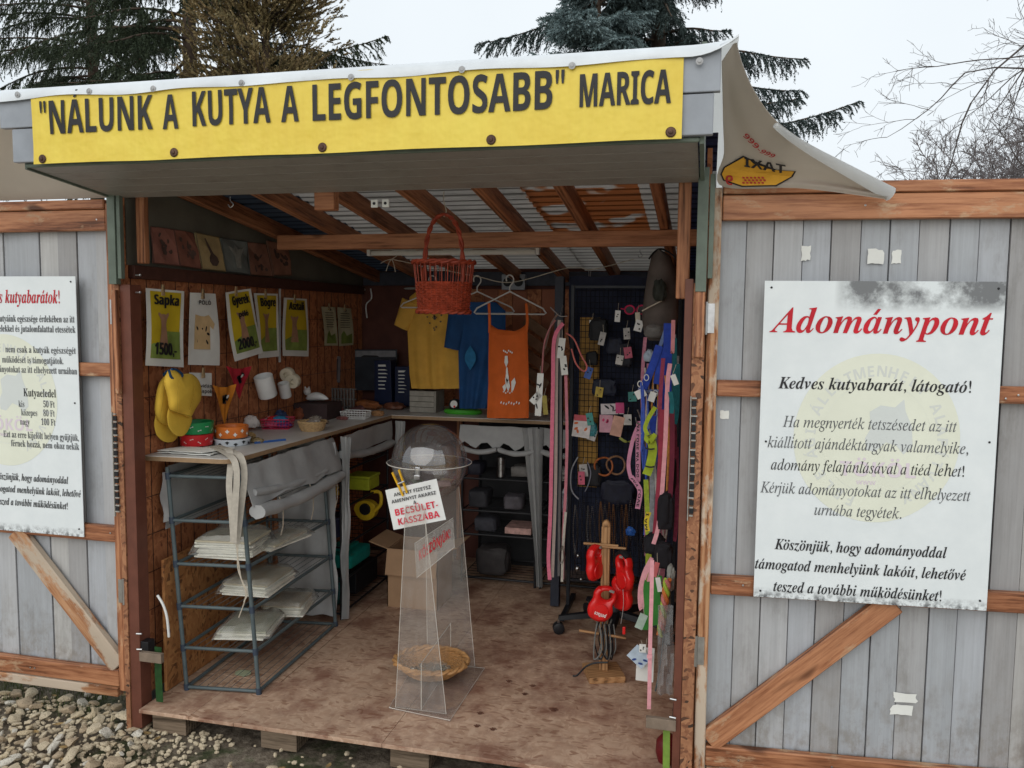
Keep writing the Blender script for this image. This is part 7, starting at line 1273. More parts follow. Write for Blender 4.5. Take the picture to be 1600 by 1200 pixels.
MB().bx((.495, 1.225, FZ+.002), (.755, 1.455, FZ+.006)).build('bottom', cb, t); MB().bx((.70, 1.2165, .30), (.73, 1.219, .35)).build('label', M['paper'], t)

# ------------------------------------------------------------------ clear donation stand
ac = clear('clear_acrylic', (.965, .96, .95), .075, (.72, .68, .64), .04, 1.55); ae = plain('painted_edge_glow', (.62, .58, .52), .25, .1, 20, 0)  # pale edge strips: the glow in the acrylic edges is painted on
st = thing('donation_stand', (1.02, .42, FZ), 'clear acrylic donation stand with a globe-shaped money box on two tapered legs', 'donation box')
Bp = [at(608, 1108, z=FZ), at(703, 1128, z=FZ), at(757, 1046, z=FZ), at(650, 1036, z=FZ)]
MB().add([p+V(0, 0, z) for z in (.001, .009) for p in Bp], [(0, 3, 2, 1), (4, 5, 6, 7), (0, 1, 5, 4), (1, 2, 6, 5), (2, 3, 7, 6), (3, 0, 4, 7)]).build('base_plate', ac, st)
MB().tube([p+V(0, 0, .006) for p in Bp], .0012, 4, closed=True).build('base_edge', ae, st)
def panel(q4, name='leg_panel', th=.005):
    nn = (q4[1]-q4[0]).cross(q4[3]-q4[0]).normalized()*th; MB().add([p+nn*s_ for s_ in (-.5, .5) for p in q4], [(0, 1, 2, 3), (7, 6, 5, 4), (0, 4, 5, 1), (1, 5, 6, 2), (2, 6, 7, 3), (3, 7, 4, 0)]).build(name, ac, st); MB().tube(q4, .0013, 4, closed=True).build('edge_glow_strip', ae, st)
yA = at(657, 1110, z=FZ+.01).y; pA = [at(618, 1103, y=yA), at(697, 1117, y=yA), at(662, 790, y=yA), at(634, 790, y=yA)]; pA[1].z = pA[0].z = FZ+.01; panel(pA)
yB = at(700, 1036, z=FZ+.01).y; pB = [at(668, 1025, y=yB), at(742, 1032, y=yB), at(717, 760, y=yB), at(664, 760, y=yB)]; pB[1].z = pB[0].z = FZ+.01; panel(pB)
m1 = (pA[0]+pA[1])/2+V(0, .006, 0); m2 = (pB[0]+pB[1])/2-V(0, .006, 0); m3 = V(m2.x, m2.y, .30); m4 = V(m1.x, m1.y, .30); panel([m1, m2, m3, m4], 'spine_panel')
gc = at(671, 722, y=.45); gr = .150
for nm, sgn in (('dome', 1), ('bowl', -1)):
    prof = [(gr*cos(a), sgn*gr*sin(a)*1.0) for a in [pi/2*k/14 for k in range(15)]]; prof[-1] = (0.0005, prof[-1][1]); inn = [(r_*.975, z*.975) for r_, z in reversed(prof)]
    MB().lathe(prof+inn, gc+V(0, 0, .003*sgn), 44).build(nm, clear('globe_acrylic_'+nm, (.975, .975, .98), .022 if sgn > 0 else .05, (.75, .74, .72), .02, 2.3), st, smooth=60)
MB().lathe([(gr*.98, -.003), (gr+.018, -.003), (gr+.018, .003), (gr*.98, .003)], gc, 44).build('flange', ac, st); MB().tube([gc+V((gr+.018)*cos(a), (gr+.018)*sin(a), 0) for a in [2*pi*k/48 for k in range(48)]], .0018, 5, closed=True).build('flange_edge', ae, st)
# hasp and small padlock at the front of the flange
hp = gc+V(.01, -gr-.014, 0); MB().box(hp+V(0, 0, -.005), (.02, .004, .03)).build('hasp', M['steel'], st, bevel=.001); MB().tube(curve([hp+V(-.007, -.004, -.018), hp+V(-.007, -.004, .004), hp+V(.007, -.004, .004), hp+V(.007, -.004, -.018)], 14), .0018, 6).build('shackle', M['steel'], st, smooth=True); MB().box(hp+V(0, -.004, -.03), (.024, .01, .02)).build('padlock', M['steel'], st, bevel=.003)
for k, (dx, dy, a, col) in enumerate(((.02, .0, .3, (.42, .22, .24)), (-.03, .02, -.4, (.24, .30, .22)), (.04, .03, 1.2, (.45, .33, .2)), (-.01, -.03, .8, (.3, .25, .36)), (.06, -.01, 2, (.42, .30, .28)))):
    rows = [[gc+V(dx, dy, -.108+.006*k)+Matrix.Rotation(a, 3, 'Z') @ V((i/8-.5)*.11, (j/4-.5)*.055, .025*abs(i/8-.5)+.012*sin(i*.9+k)) for i in range(9)] for j in range(5)]
    o = MB().sheet(rows, .0006).build('banknote', plain('banknote_%d' % k, col, .7, .25, 40), None, smooth=True); tag(o, ('pink', 'green', 'tan', 'violet', 'rose')[k]+' folded banknote in the bottom of the clear globe', 'banknote', 'banknotes in the globe')
# sign clipped on with a yellow peg
q4 = [at(602, 766, y=.20), at(682, 748, y=.21), at(697, 812, y=.22), at(615, 828, y=.21)]; f = quadfn(q4); sg = thing('honesty_sign', (q4[2]+q4[3])/2, 'white card reading ANNYIT FIZETSZ AMENNYIT AKARSZ A BECSÜLET-KASSZÁBA clipped to the globe', 'sign')
def fl(a, b, o=.003): return q4[0].lerp(q4[1], a).lerp(q4[3].lerp(q4[2], a), 1-b)+(CAM-q4[0]).normalized()*o
MB().add([fl(a, b, o_) for o_ in (0, -.002) for a, b in ((0, 0), (1, 0), (1, 1), (0, 1))], [(0, 1, 2, 3), (7, 6, 5, 4), (0, 4, 5, 1), (1, 5, 6, 2), (2, 6, 7, 3), (3, 7, 4, 0)]).build('card', M['white'], sg)
tx = MB()
for s_, y_, w_ in (('ANNYIT FIZETSZ', .80, .72), ('AMENNYIT AKARSZ', .645, .86), ('A', .52, .06)): text(tx, s_, 'sb', .115, .50, y_, lambda a, b: fl(a, b, .004), width=w_, align='c')
tx.build('lettering', plain('grey_ink', (.05, .05, .055), .5), sg); tx = MB()
for s_, y_, w_ in (('BECSÜLET-', .33, .84), ('KASSZÁBA', .09, .80)): text(tx, s_, 'sb', .225, .50, y_, lambda a, b: fl(a, b, .004), width=w_, align='c', off=.01)
tx.build('heading', plain('sign_red', (.62, .02, .05), .5), sg)
yp = plain('yellow_peg_plastic', (.75, .42, .02), .3, .1); t = thing('clothes_peg', at(625, 745, y=.19), 'yellow plastic clothes peg gripping the top of the white card', 'peg')
for a, b in (((613, 738), (630, 775)), ((623, 734), (636, 770))): beam('jaw', at(*a, y=.188), at(*b, y=.200), .010, .006, yp, t, up=(1, 0, 0), bevel=.001)
MB().tube([at(622, 756, y=.19), at(632, 752, y=.19)], .004, 10).build('spring', M['steel'], t)
# thank-you plate
q4 = [at(648, 849, y=.30), at(708, 809, y=.36), at(710, 855, y=.36), at(651, 903, y=.30)]
def fl2(a, b, o=.003): return q4[0].lerp(q4[1], a).lerp(q4[3].lerp(q4[2], a), 1-b)+(CAM-q4[0]).normalized()*o
t = thing('thank_you_plate', (q4[2]+q4[3])/2, 'small slanted clear plate with red KÖSZÖNJÜK! on the stand leg', 'sign'); MB().add([fl2(a, b, o_) for o_ in (0, -.004) for a, b in ((0, 0), (1, 0), (1, 1), (0, 1))], [(0, 1, 2, 3), (7, 6, 5, 4), (0, 4, 5, 1), (1, 5, 6, 2), (2, 6, 7, 3), (3, 7, 4, 0)]).build('plate', clear('frosted_plate', (.9, .9, .88), .24, (.62, .58, .56), .08), t); MB().tube([fl2(*p, .001) for p in ((0, 0), (1, 0), (1, 1), (0, 1))], .0012, 4, closed=True).build('plate_edge', ae, t)
tx = MB(); text(tx, 'KÖSZÖNJÜK!', 'sb', .42, .5, .42, lambda a, b: fl2(a, b, .006), width=.84, align='c', off=.02); tx.build('lettering', M['redink'], t)
# floor basket with coins
bc = at(671, 1052, z=FZ+.03); bc.z = FZ+.012; wk = plain('golden_wicker', (.42, .22, .085), .5, .25, 50)
wicker(bc+V(0, .02, 0), [(0, 0), (.06, .0), (.10, .018), (.135, .048), (.15, .062)], 34, wk, 'wicker_basket', 'round golden wicker basket on the floor around the clear stand legs', 'basket', sy=.86, rim=.012, step=.008)
cn = MB()
for k in range(150):
    a, r_ = R.uniform(0, 6.28), .085*math.sqrt(R.random()); cn.lathe([(0, 0), (.011, 0), (.011, .0018), (0, .0018)], bc+V(r_*cos(a), .02+r_*sin(a)*.85, .014+.022*(1-r_/.09)*R.random()), 8, Matrix.Rotation(R.uniform(-.6, .6), 3, 'X') @ Matrix.Rotation(R.uniform(-.6, .6), 3, 'Y'))
tag(cn.build('coins', plain('silver_coin', (.5, .48, .42), .25, .2, 40, metal=1), None), 'heap of silver coins in the floor basket', 'coins', kind='stuff')
lump(bc+V(.03, .02, .018), .04, (1.2, 1, .55), bagm, 'coin_bag', 'knotted clear bag of coins in the floor basket', 'plastic bag', 5, 4, .5)

# ------------------------------------------------------------------ overhead: lamp, line, hangers, basket, shirts
t = thing('tube_lamp', (.8, 1.1, 1.93), 'unlit white tube lamp fixture hanging below the cross beam', 'lamp'); a, b = at(575, 388, y=1.15), at(843, 389, y=1.15); a.z -= .012; b.z = a.z
MB().bx((a.x, 1.12, a.z+.004), (b.x, 1.18, a.z+.03)).build('housing', M['white'], t, bevel=.003); MB().tube([a+V(.02, 0, -.012), b+V(-.02, 0, -.012)], .012, 12).build('tube', M['paper'], t, smooth=True)
for p in (a, b): MB().box(p+V(.008 if p is a else -.008, 0, -.01), (.016, .03, .03)).build('cap', M['white'], t)
for s_ in (.2, .8): MB().tube([a.lerp(b, s_)+V(0, 0, .03), a.lerp(b, s_)+V(0, 0, .12)], .002, 5).build('hanger_rod', M['wire'], t)
lp = [at(612, 405, y=1.35), at(660, 415, y=1.4), at(745, 432, y=1.5), at(800, 441, y=1.55), at(890, 418, y=1.5), at(925, 421, y=1.5), at(990, 405, y=1.45)]
o = MB().tube(curve(lp, 50), .0022, 5).build('clothes_line', M['rope'], None); tag(o, 'slack clothes line tied across under the rafters', 'clothes line')
mb = MB()
for dx, dz in ((-.03, -.06), (.02, -.065), (-.06, -.02), (.05, .05)): mb.tube(curve([lp[0], lp[0]+V(dx*.5, 0, dz*.3), lp[0]+V(dx, 0, dz)], 8), .0022, 5)
tag(mb.build('line_knot', M['rope'], None), 'frayed knot at the left end of the clothes line', 'knot')
for px, lb in (((712, 312), 'hook'),): pass
for u, v_, y, lb in ((360, 318, .12, 'brass hook screwed into the leftmost rafter'), (1000, 398, 1.45, 'small hook holding the right end of the clothes line')):
    p = at(u, v_, y=y); o = MB().tube(curve([p+V(0, 0, .025), p+V(0, 0, .01), p+V(.012, 0, -.004), p+V(0, 0, -.014), p+V(-.01, 0, -.004)], 16), .0022, 6).build('hook', M['steel'], None); tag(o, lb, 'hook')
t = thing('wall_socket', at(594, 318, y=.02), 'small twin socket on the wooden block above the entrance', 'socket'); p = at(594, 318, y=.0)
for dx in (-.02, .02): MB().box(p+V(dx, 0, 0), (.024, .008, .026)).build('socket', M['paper'], t, bevel=.002); MB().lathe([(0, 0), (.005, 0), (.005, .002), (0, .002)], p+V(dx, -.004, 0), 10, Matrix.Rotation(pi/2, 3, 'X')).build('hole', M['ink'], t)
t = thing('power_box', at(803, 440, y=2.0), 'grey twin power socket box on the back header', 'socket'); p = at(803, 441, y=2.09); MB().box(p, (.14, .04, .09)).build('box', M['fascia'], t, bevel=.004)
for dx in (-.033, .033): MB().lathe([(.01, 0), (.026, 0), (.026, .006), (.01, .004)], p+V(dx, -.02, 0), 18, Matrix.Rotation(pi/2, 3, 'X')).build('socket_ring', M['black'], t)
hw_ = plain('pale_hanger', (.55, .53, .50), .4, .06)
def hanger(top, w_, h_, rz, label, th=.0035):
    t = thing('hanger', top, label, 'clothes hanger', 'clothes hangers on the line'); top = Vector(top); Rm = Matrix.Rotation(rz, 3, 'Z'); g_ = lambda x, z: top+Rm @ V(x, 0, z)
    MB().tube(curve([g_(-.018, -.028), g_(-.02, -.01), g_(-.006, .004), g_(.014, -.004), g_(.018, -.028), g_(.0, -.055), g_(0, -.08)], 24), th*.8, 6).build('hook', hw_, t, smooth=True)
    MB().tube([g_(0, -.08), g_(w_/2-.015, -.08-h_*.75), g_(w_/2, -.08-h_*.95), g_(w_/2-.01, -.08-h_), g_(-w_/2+.01, -.08-h_), g_(-w_/2, -.08-h_*.95), g_(-w_/2+.015, -.08-h_*.75)], th, 7, closed=True).build('frame', hw_, t, smooth=True)
    return t
p = at(797, 431, y=1.50); hanger(p, .38, .115, 0, 'pale plastic hanger carrying the orange tank top', .0045)
p = at(746, 432, y=1.62); hanger(p, .40, .11, .35, 'pale plastic hanger holding the blue T-shirt', .0042)
p = at(676, 432, y=1.66); hanger(p, .36, .09, .1, 'plastic hanger inside the yellow T-shirt, behind the red basket', .004)
p = at(921, 421, y=1.50); t = thing('wire_hook', p, 'bent wire loop hanging on the line above the black grid', 'wire hook'); MB().tube(curve([p+V(-.003, 0, 0), p+V(-.004, 0, -.06), p+V(-.028, 0, -.10), p+V(.03, 0, -.10), p+V(.006, 0, -.06), p+V(.008, 0, 0)], 24), .0016, 5).build('wire', M['wire'], t)
# red wicker basket on a roof hook
rw = plain('red_lacquered_wicker', (.29, .045, .02), .45, .4, 40); cx_ = at(693, 488, y=.52); t = thing('hanging_basket', cx_, 'red-brown wicker basket with hoop handle hanging from a rafter', 'basket')
def ring_pts(rx, ry, z, n=64, wv=0, ph=0): return [cx_+V((rx+(wv if (k+ph) % 4 < 2 else -wv))*cos(2*pi*k/n), (ry+(wv if (k+ph) % 4 < 2 else -wv))*sin(2*pi*k/n), z) for k in range(n)]
HB = at(693, 410, y=.52).z-cx_.z; LB = .40*HB+.03
mb = MB()
for i in range(13):
    s_ = i/12; mb.tube(ring_pts(.100+.010*s_, .08+.01*s_, .006+LB*s_, 64, .0022, i*2), .0048, 5, closed=True)
tag(mb.build('weave', rw, t), kind='stuff'); mb = MB()
for k in range(32):
    a = 2*pi*k/32; mb.tube([cx_+V((.100+.022*s_)*cos(a), (.08+.018*s_)*sin(a), .004+(HB-.006)*s_) for s_ in (0, .3, .6, 1)], .0022, 5)
tag(mb.build('stakes', rw, t), kind='stuff')
for z, rx, ry in ((.002, .105, .085), (HB, .123, .099)):
    for ph in (0, pi): MB().tube([cx_+V((rx+.005*cos(k*.8+ph))*cos(2*pi*k/72), (ry+.005*cos(k*.8+ph))*sin(2*pi*k/72), z+.005*sin(k*.8+ph)) for k in range(72)], .0058, 6, closed=True).build('rim', rw, t, smooth=True)
top = at(693, 335, y=.52).z-cx_.z
for ph in (0, pi):
    pts = []
    for k in range(46):
        a = pi*k/45; pts.append(cx_+V(-.08*cos(a)+.005*cos(k*.9+ph), .005*sin(k*.9+ph), HB*.55+(top-HB*.55)*(sin(a)**.62)))
    MB().tube(pts, .0062, 6).build('handle', rw, t, smooth=True)
MB().lathe([(0, 0), (.1, 0), (.1, .006), (0, .006)], cx_+V(0, 0, .002), 30, sy=.8).build('bottom', rw, t)
p = cx_+V(0, 0, top); o = MB().tube(curve([p+V(.0, 0, -.01), p+V(.01, 0, .012), p+V(0, 0, .05), p+V(0, 0, .09)], 12), .0022, 5).build('wire_hook', M['rope'], t)
# garments: closed lofts so they have body
def garment(name, label, cat, mat, y, rows, sleeves=(), fold=5, depth=.022, group=None):
    """rows: (u_left, u_right, v) photo measures on plane y -> body rings"""
    t = thing(name, at((rows[-1][0]+rows[-1][1])/2, rows[-1][2], y=y), label, cat, group); rings = []; P_ = []
    ex = []
    for r0, r1 in zip(rows, rows[1:]):
        for k in range(5): ex.append([r0[i]+(r1[i]-r0[i])*k/5 for i in range(3)])
    ex.append(list(rows[-1]))
    for j, (ul, ur, v_) in enumerate(ex):
        a, b = at(ul, v_, y=y), at(ur, v_, y=y); n_ = 22; ring = []; gr_ = min(1, j/len(ex)*1.4)
        for k in range(2*n_):
            s_ = k/n_ if k < n_ else (2*n_-k)/n_; sg_ = -1 if k < n_ else 1; e_ = sin(pi*s_)**.6
            fz = .010*gr_*sin(s_*fold*pi+.8*sg_+.02*j)+.006*gr_*noise.noise(V(s_*5, j*.08, y*9)); ring.append(a.lerp(b, s_)+V(0, sg_*depth*e_+fz*e_, 0))
        rings.append(ring)
    MB().loft(rings).build('body', mat, t, smooth=80)
    for (p0, p1, w0, w1) in sleeves:
        a, b = at(*p0, y=y), at(*p1, y=y); dd = (b-a).normalized(); sd = dd.cross(V(0, 1, 0)).normalized(); rings = []
        for i in range(9):
            t_ = i/8; c = a.lerp(b, t_); w_ = w0+(w1-w0)*t_; rings.append([c+sd*cos(2*pi*k/18)*w_+V(0, sin(2*pi*k/18)*.022*(1+.2*sin(k+i*.6)), 0) for k in range(18)])
        MB().loft(rings).build('sleeve', mat, t, smooth=60)
    return t
yt = garment('yellow_tshirt', 'yellow T-shirt with a dark paw-print heart, hanging behind the red basket', 't-shirt', plain('ochre_cotton', (.56, .31, .05), .8, .12, 12, .2), 1.70, [(655, 705, 452), (640, 716, 464), (636, 717, 500), (638, 716, 545), (640, 717, 585), (643, 720, 607)], [((643, 472), (627, 512), .06, .045)], fold=7)
mb = MB(); hc = at(679, 500, y=1.648)
def paw(mb, c, s_, fn=None):
    fn = fn or (lambda a, b: V(a, 0, b))
    for dx, dz, r_ in ((0, 0, .55), (-.75, .45, .26), (-.28, .85, .28), (.28, .85, .28), (.75, .45, .26)): mb.add([c+fn((dx+r_*cos(q_)*1.1)*s_, (dz+r_*sin(q_))*s_) for q_ in [2*pi*i/9 for i in range(9)]], [tuple(range(9))])
paw(mb, hc+V(0, 0, .008), .013)
for k in range(11):
    a = 2*pi*k/11+.2; x = .038*math.sin(a)**3*1.05; z = .0028*(13*cos(a)-5*cos(2*a)-2*cos(3*a)-cos(4*a)); paw(mb, hc+V(x*1.05, 0, z*1.15-.002), .0062)
tag(mb.build('paw_print', M['ink'], yt), kind='stuff')
bt = garment('blue_tshirt', 'navy blue T-shirt hanging between the yellow and orange tops', 't-shirt', plain('navy_cotton', (.008, .05, .15), .8, .25, 10, .2), 1.62, [(716, 775, 472), (712, 790, 486), (716, 790, 530), (717, 775, 590), (718, 762, 638)], [((716, 490), (706, 545), .055, .045)], fold=6)
o = MB().sheet([[at(735+9*sin(pi*j/8)*(i/2-.5)*2.0, 540+38*j/8, y=1.58)+V(0, -.004*sin(i), 0) for i in range(3)] for j in range(9)], .001).build('print', plain('blue_print', (.01, .12, .26), .7), bt)
ot = thing('orange_tank_top', at(795, 652, y=1.5), 'orange strappy tank top with a white flower print on a hanger', 'tank top'); om = plain('orange_cotton_top', (.55, .105, .015), .8, .12, 12, .2)
rings = []; N_ = 22
for j in range(31):
    t_ = j/30; v_ = 520+133*t_; ul = 764-1*sin(t_*3)-3*max(0, t_-.6)*2.5; ur = 823+1*sin(t_*3)+2*t_+1; a, b = at(ul, v_, y=1.5), at(ur, v_, y=1.5); ring = []
    for k in range(2*N_):
        s_ = k/N_ if k < N_ else (2*N_-k)/N_; sg_ = -1 if k < N_ else 1; e_ = sin(pi*s_)**.6; p = a.lerp(b, s_)+V(0, sg_*.018*e_+.007*e_*t_*sin(s_*15+t_*2), 0)
        if j == 0: p.z += .045*(abs(s_-.5)*2)**2.2-(.012 if sg_ < 0 else -.006)
        if j in (1, 2): p.z += .03*(abs(s_-.5)*2)**2.2*(1-.3*j)
        ring.append(p)
    rings.append(ring)
MB().loft(rings).build('body', om, ot, smooth=80)
for (a, b, c) in (((765, 520), (765, 500), (764, 474)), ((822, 520), (824, 500), (822, 474))): MB().ribbon(curve([at(*a, y=1.492), at(*b, y=1.495), at(*c, y=1.5)], 8), .014, .002, (1, 0, 0)).build('shoulder_strap', om, ot, smooth=True)
mb = MB(); pf = lambda u, v_: at(u, v_, y=1.474)
for pts in ([(789, 556), (793, 556), (794, 566), (791, 574), (788, 566)], [(791, 574), (793, 574), (795, 592), (792, 600), (790, 590)], [(789, 590), (795, 594), (797, 604), (794, 612), (790, 602)], [(799, 596), (804, 590), (806, 598), (802, 610), (799, 611)], [(785, 604), (789, 600), (791, 606), (788, 613)]): mb.add([pf(*p) for p in pts], [tuple(range(len(pts)))])
for k in range(6): disc(mb, 787+k*2.6, 548+(k % 3)*1.5, 1.2, 1.6, pf, 6)
for k in range(5): disc(mb, 787+k*3.2, 612+(k % 2)*2, 1.3, 1.1, pf, 6)

for k in range(8): disc(mb, 783+k*4, 630+(k % 3-1)*1.2, 1.0, 2.2, pf, 6, .3)
tag(mb.build('print', M['paper'], ot), kind='stuff')
MB().bx(tuple(at(789, 532, y=1.512)), tuple(at(797, 524, y=1.510))).build('neck_label', M['paper'], ot)

# fuller shelves under the back counter
for i, (x, z, w_, h_, col, lb) in enumerate(((.80, .715, .10, .07, (.02, .02, .03), 'black lidded box at the left of the upper left back shelf'), (1.06, .715, .13, .06, (.16, .15, .14), 'grey folded textile on the upper left back shelf'), (.82, .53, .14, .10, (.03, .03, .035), 'dark folded bag on the second left back shelf'), (1.02, .53, .13, .08, (.10, .09, .10), 'charcoal packet on the second left back shelf'),
        (.86, .395, .15, .08, (.05, .05, .06), 'dark carton on the third left back shelf'), (1.29, .395, .0, .0, None, ''), (1.55, .53, .12, .10, (.26, .24, .22), 'beige pouch right of the blue bag on the right back rack'), (1.50, .395, .16, .09, (.20, .12, .07), 'brown packet on the third right back shelf'), (.90, .15, .22, .16, (.04, .035, .035), 'large dark box on the bottom left back shelf'), (1.40, .15, .26, .15, (.07, .05, .045), 'large brown-black box on the bottom right back shelf'))):
    if not col: continue
    lump((x, SY+.10, z), 1, (w_/2, .08, h_/2*1.2), plain('shelf_goods_%d' % i, col, .7, .3, 20), 'shelf_goods', lb, 'goods', i*9, 2, .10, boxy=.42)
ORD = 'first second third fourth fifth sixth seventh eighth ninth tenth eleventh twelfth thirteenth fourteenth fifteenth sixteenth seventeenth'.split()
# ------------------------------------------------------------------ right-hand goods: black grid with leads, collars and tags
GY = 1.38
gs = thing('display_grid', (1.64, GY, FZ), 'tall black wire display grid crowded with collars and chains on the right', 'display grid')
g0, g1 = at(888, 905, y=GY), at(1052, 905, y=GY); gz1 = at(893, 445, y=GY).z; gx0, gx1, gz0 = g0.x, min(g1.x, 1.955), g0.z
for x in (gx0, gx1): MB().bx((x-.009, GY-.009, FZ+.04), (x+.009, GY+.009, gz1)).build('upright', M['blackm'], gs, bevel=.002)
for z in (gz0, gz1-.01): MB().bx((gx0+.01, GY-.006, z-.006), (gx1-.01, GY+.006, z+.006)).build('crossbar', M['blackm'], gs)
for x in (gx0, gx1): MB().bx((x-.012, GY-.18, FZ+.02), (x+.012, GY+.18, FZ+.04)).build('foot', M['blackm'], gs)
wr = MB(); nx = int((gx1-gx0)/.021)
for i in range(1, nx): x = gx0+(gx1-gx0)*i/nx; wr.tube([(x, GY-.002, gz0), (x, GY-.002, gz1)], .0014, 4)
for i in range(1, 52): z = gz0+(gz1-gz0)*i/52; wr.tube([(gx0, GY+.001, z), (gx1, GY+.001, z)], .0014, 4)
tag(wr.build('wire_mesh', M['blackm'], gs), kind='stuff')
o = MB().bx(tuple(at(902, 760, y=GY+.04)), tuple(at(938, 496, y=GY+.046))).build('yellow_board', plain('orange_yellow_board', (.30, .16, .03), .6, .4, 9), None, bevel=.001); tag(o, 'narrow orange-yellow board seen through the black wire grid', 'board')
o = cloth([[V(1.37+.57*i/16, GY+.09+.02*sin(i*.9), 1.80-1.5*j/16) for i in range(17)] for j in range(17)], 'dark_cloth', plain('navy_cloth', (.022, .027, .05), .9, .3, 8), None, a=.014); tag(o, 'dark navy cloth hanging behind the black wire grid', 'cloth')
MB().bx((1.30, GY+.04, FZ+.01), (1.345, GY+.09, 1.80)).build('cabinet_post', plain('navy_post', (.02, .023, .035), .5), None, bevel=.003); tag(bpy.data.objects['cabinet_post'], 'dark upright post left of the black wire grid', 'post')
def strap(px, y, w_, mat, name, label, cat, group=None, th=.0016, side=(1, .15, 0), n=24, parent=None, smooth=True):
    ys = y if isinstance(y, (list, tuple)) else [y]*len(px); pts = curve([at(*p, y=yy) for p, yy in zip(px, ys)], n)
    o = MB().ribbon(pts, w_, th, side).build(name, mat, parent, smooth=smooth)
    return tag(o, label, cat, group) if parent is None else o
def cord(px, y, r_, mat, name, label, cat, group=None, n=24, parent=None, closed=False):
    ys = y if isinstance(y, (list, tuple)) else [y]*len(px); pts = curve([at(*p, y=yy) for p, yy in zip(px, ys)], n)
    o = MB().tube(pts, r_, 6).build(name, mat, parent, smooth=True)
    return tag(o, label, cat, group) if parent is None else o
Y1_ = GY-.03
# white swing tags
def tagcard(u0, v0, u1, v1, y, rot, mat, label, cat='tag', name='swing_tag', group=None, marks=None, string=True):
    a, b = at(u0, v0, y=y), at(u1, v1, y=y); c = (a+b)/2; w_, h_ = abs(b.x-a.x), abs(a.z-b.z); Rm = Matrix.Rotation(rot, 3, 'Y'); t = thing(name, c, label, cat, group)
    MB().box(c, (w_, .0012, h_), Rm).build('card', mat, t)
    if string: MB().tube([c+Rm @ V(0, 0, h_/2), c+V(.004, -.002, h_/2+.035)], .0008, 4).build('string', M['rope'], t)
    if marks:
        mb = MB()
        for k in range(marks[1]): disc(mb, R.uniform(-.35, .35)*w_, R.uniform(-.35, .3)*h_, w_*.13, h_*.07, lambda p, q_: c+Rm @ V(p, -.002, q_), 8, R.uniform(0, 3))
        tag(mb.build('print', marks[0], t), kind='stuff')
    return t
tagcard(961, 485, 969, 503, Y1_, .06, M['white'], 'upright white swing tag at the top of the black grid', marks=(M['ink'], 2))
tagcard(992, 500, 1004, 518, Y1_-.1, .25, M['white'], 'white swing tag below the pink sunglasses', marks=(M['ink'], 3))
tagcard(993, 488, 1000, 504, Y1_-.08, -.1, M['cream'], 'small cream tag hanging right behind the pink sunglasses')
tagcard(921, 500, 930, 510, Y1_, 0, M['paper'], 'tiny white tag on a black collar near the grid top')
t = thing('sunglasses', at(985, 484, y=Y1_-.06), 'small round pink dog sunglasses clipped on the black grid', 'sunglasses'); pkp = plain('hot_pink_plastic', (.55, .03, .10), .3)
for u in (984, 1003):
    c = at(u, 484, y=Y1_-.06); MB().tube([c+V(.023*cos(a), 0, .020*sin(a)) for a in [2*pi*k/20 for k in range(20)]], .0042, 6, closed=True).build('rim', pkp, t, smooth=True); MB().lathe([(0, 0), (.019, 0), (.019, .002), (0, .003)], c, 18, Matrix.Rotation(pi/2, 3, 'X'), sy=.9).build('lens', M['black'], t, smooth=30)
MB().tube([at(970, 482, y=Y1_-.06), at(976, 483, y=Y1_-.06)], .003, 6).build('temple', pkp, t)
# dark collars, pouches
for k, (u, v_, w_, h_, lb) in enumerate(((935, 515, 34, 42, 'black mesh harness pouch high on the grid'), (960, 540, 30, 30, 'dark blue packaged harness in the middle of the grid'), (925, 560, 22, 26, 'black muzzle hanging on the left of the grid'), (975, 555, 30, 44, 'dark patterned bandana on the right of the grid'), (945, 605, 44, 30, 'navy cloth pouch above the pink packets'), (965, 770, 60, 44, 'dark navy pouch above the hanging chains'), (925, 742, 34, 40, 'black collar bundle inside the grey loop'))):
    a, b = at(u-w_/2, v_+h_/2, y=Y1_), at(u+w_/2, v_-h_/2, y=Y1_)
    lump((a+b)/2-V(0, 0, (b.z-a.z)*.4), 1, (abs(b.x-a.x)/2, .018, (b.z-a.z)/2), plain('dark_goods_%d' % k, ((.006, .006, .008), (.007, .01, .025), (.006, .006, .007), (.012, .012, .02), (.007, .01, .024), (.007, .008, .02), (.008, .008, .01))[k], .6, .4, 40), 'dark_pouch', lb, 'pouch', k*3, 2.2, .16, sub=4, boxy=.5)
# pale packets
tagcard(895, 656, 922, 684, Y1_-.03, .12, plain('packet_white', (.60, .56, .54), .4), 'white packet with orange and blue dots left on the grid', 'packet', 'packet', marks=(plain('dot_orange', (.55, .12, .03), .4), 4), string=False)
tagcard(897, 648, 918, 658, Y1_-.035, .05, plain('packet_red_top', (.5, .08, .10), .4), 'red header card above the dotted white packet', 'packet', 'packet', string=False)
lump(at(926, 672, y=Y1_-.02)-V(0, 0, .03), .03, (.8, .3, 1.3), plain('teal_beads', (.03, .16, .18), .3, .6, 120), 'beaded_collar', 'teal and black beaded collar bundle beside the dotted packet', 'collar', 4, 7, .3)
tagcard(939, 630, 974, 648, Y1_-.04, -.06, plain('stripe_packet', (.50, .45, .46), .4), 'striped pink and black packet highest of the pink group', 'packet', 'packet', marks=(M['ink'], 6), string=False)
tagcard(962, 629, 975, 646, Y1_-.045, -.06, plain('magenta_card', (.48, .04, .16), .4), 'magenta card at the right end of the striped packet', 'packet', 'packet', string=False)
tagcard(937, 648, 957, 676, Y1_-.045, .0, plain('pink_packet', (.52, .26, .32), .4), 'pale pink packet with a magenta bow below the striped packet', 'packet', 'packet', marks=(plain('magenta_dot', (.5, .03, .12), .4), 3), string=False)
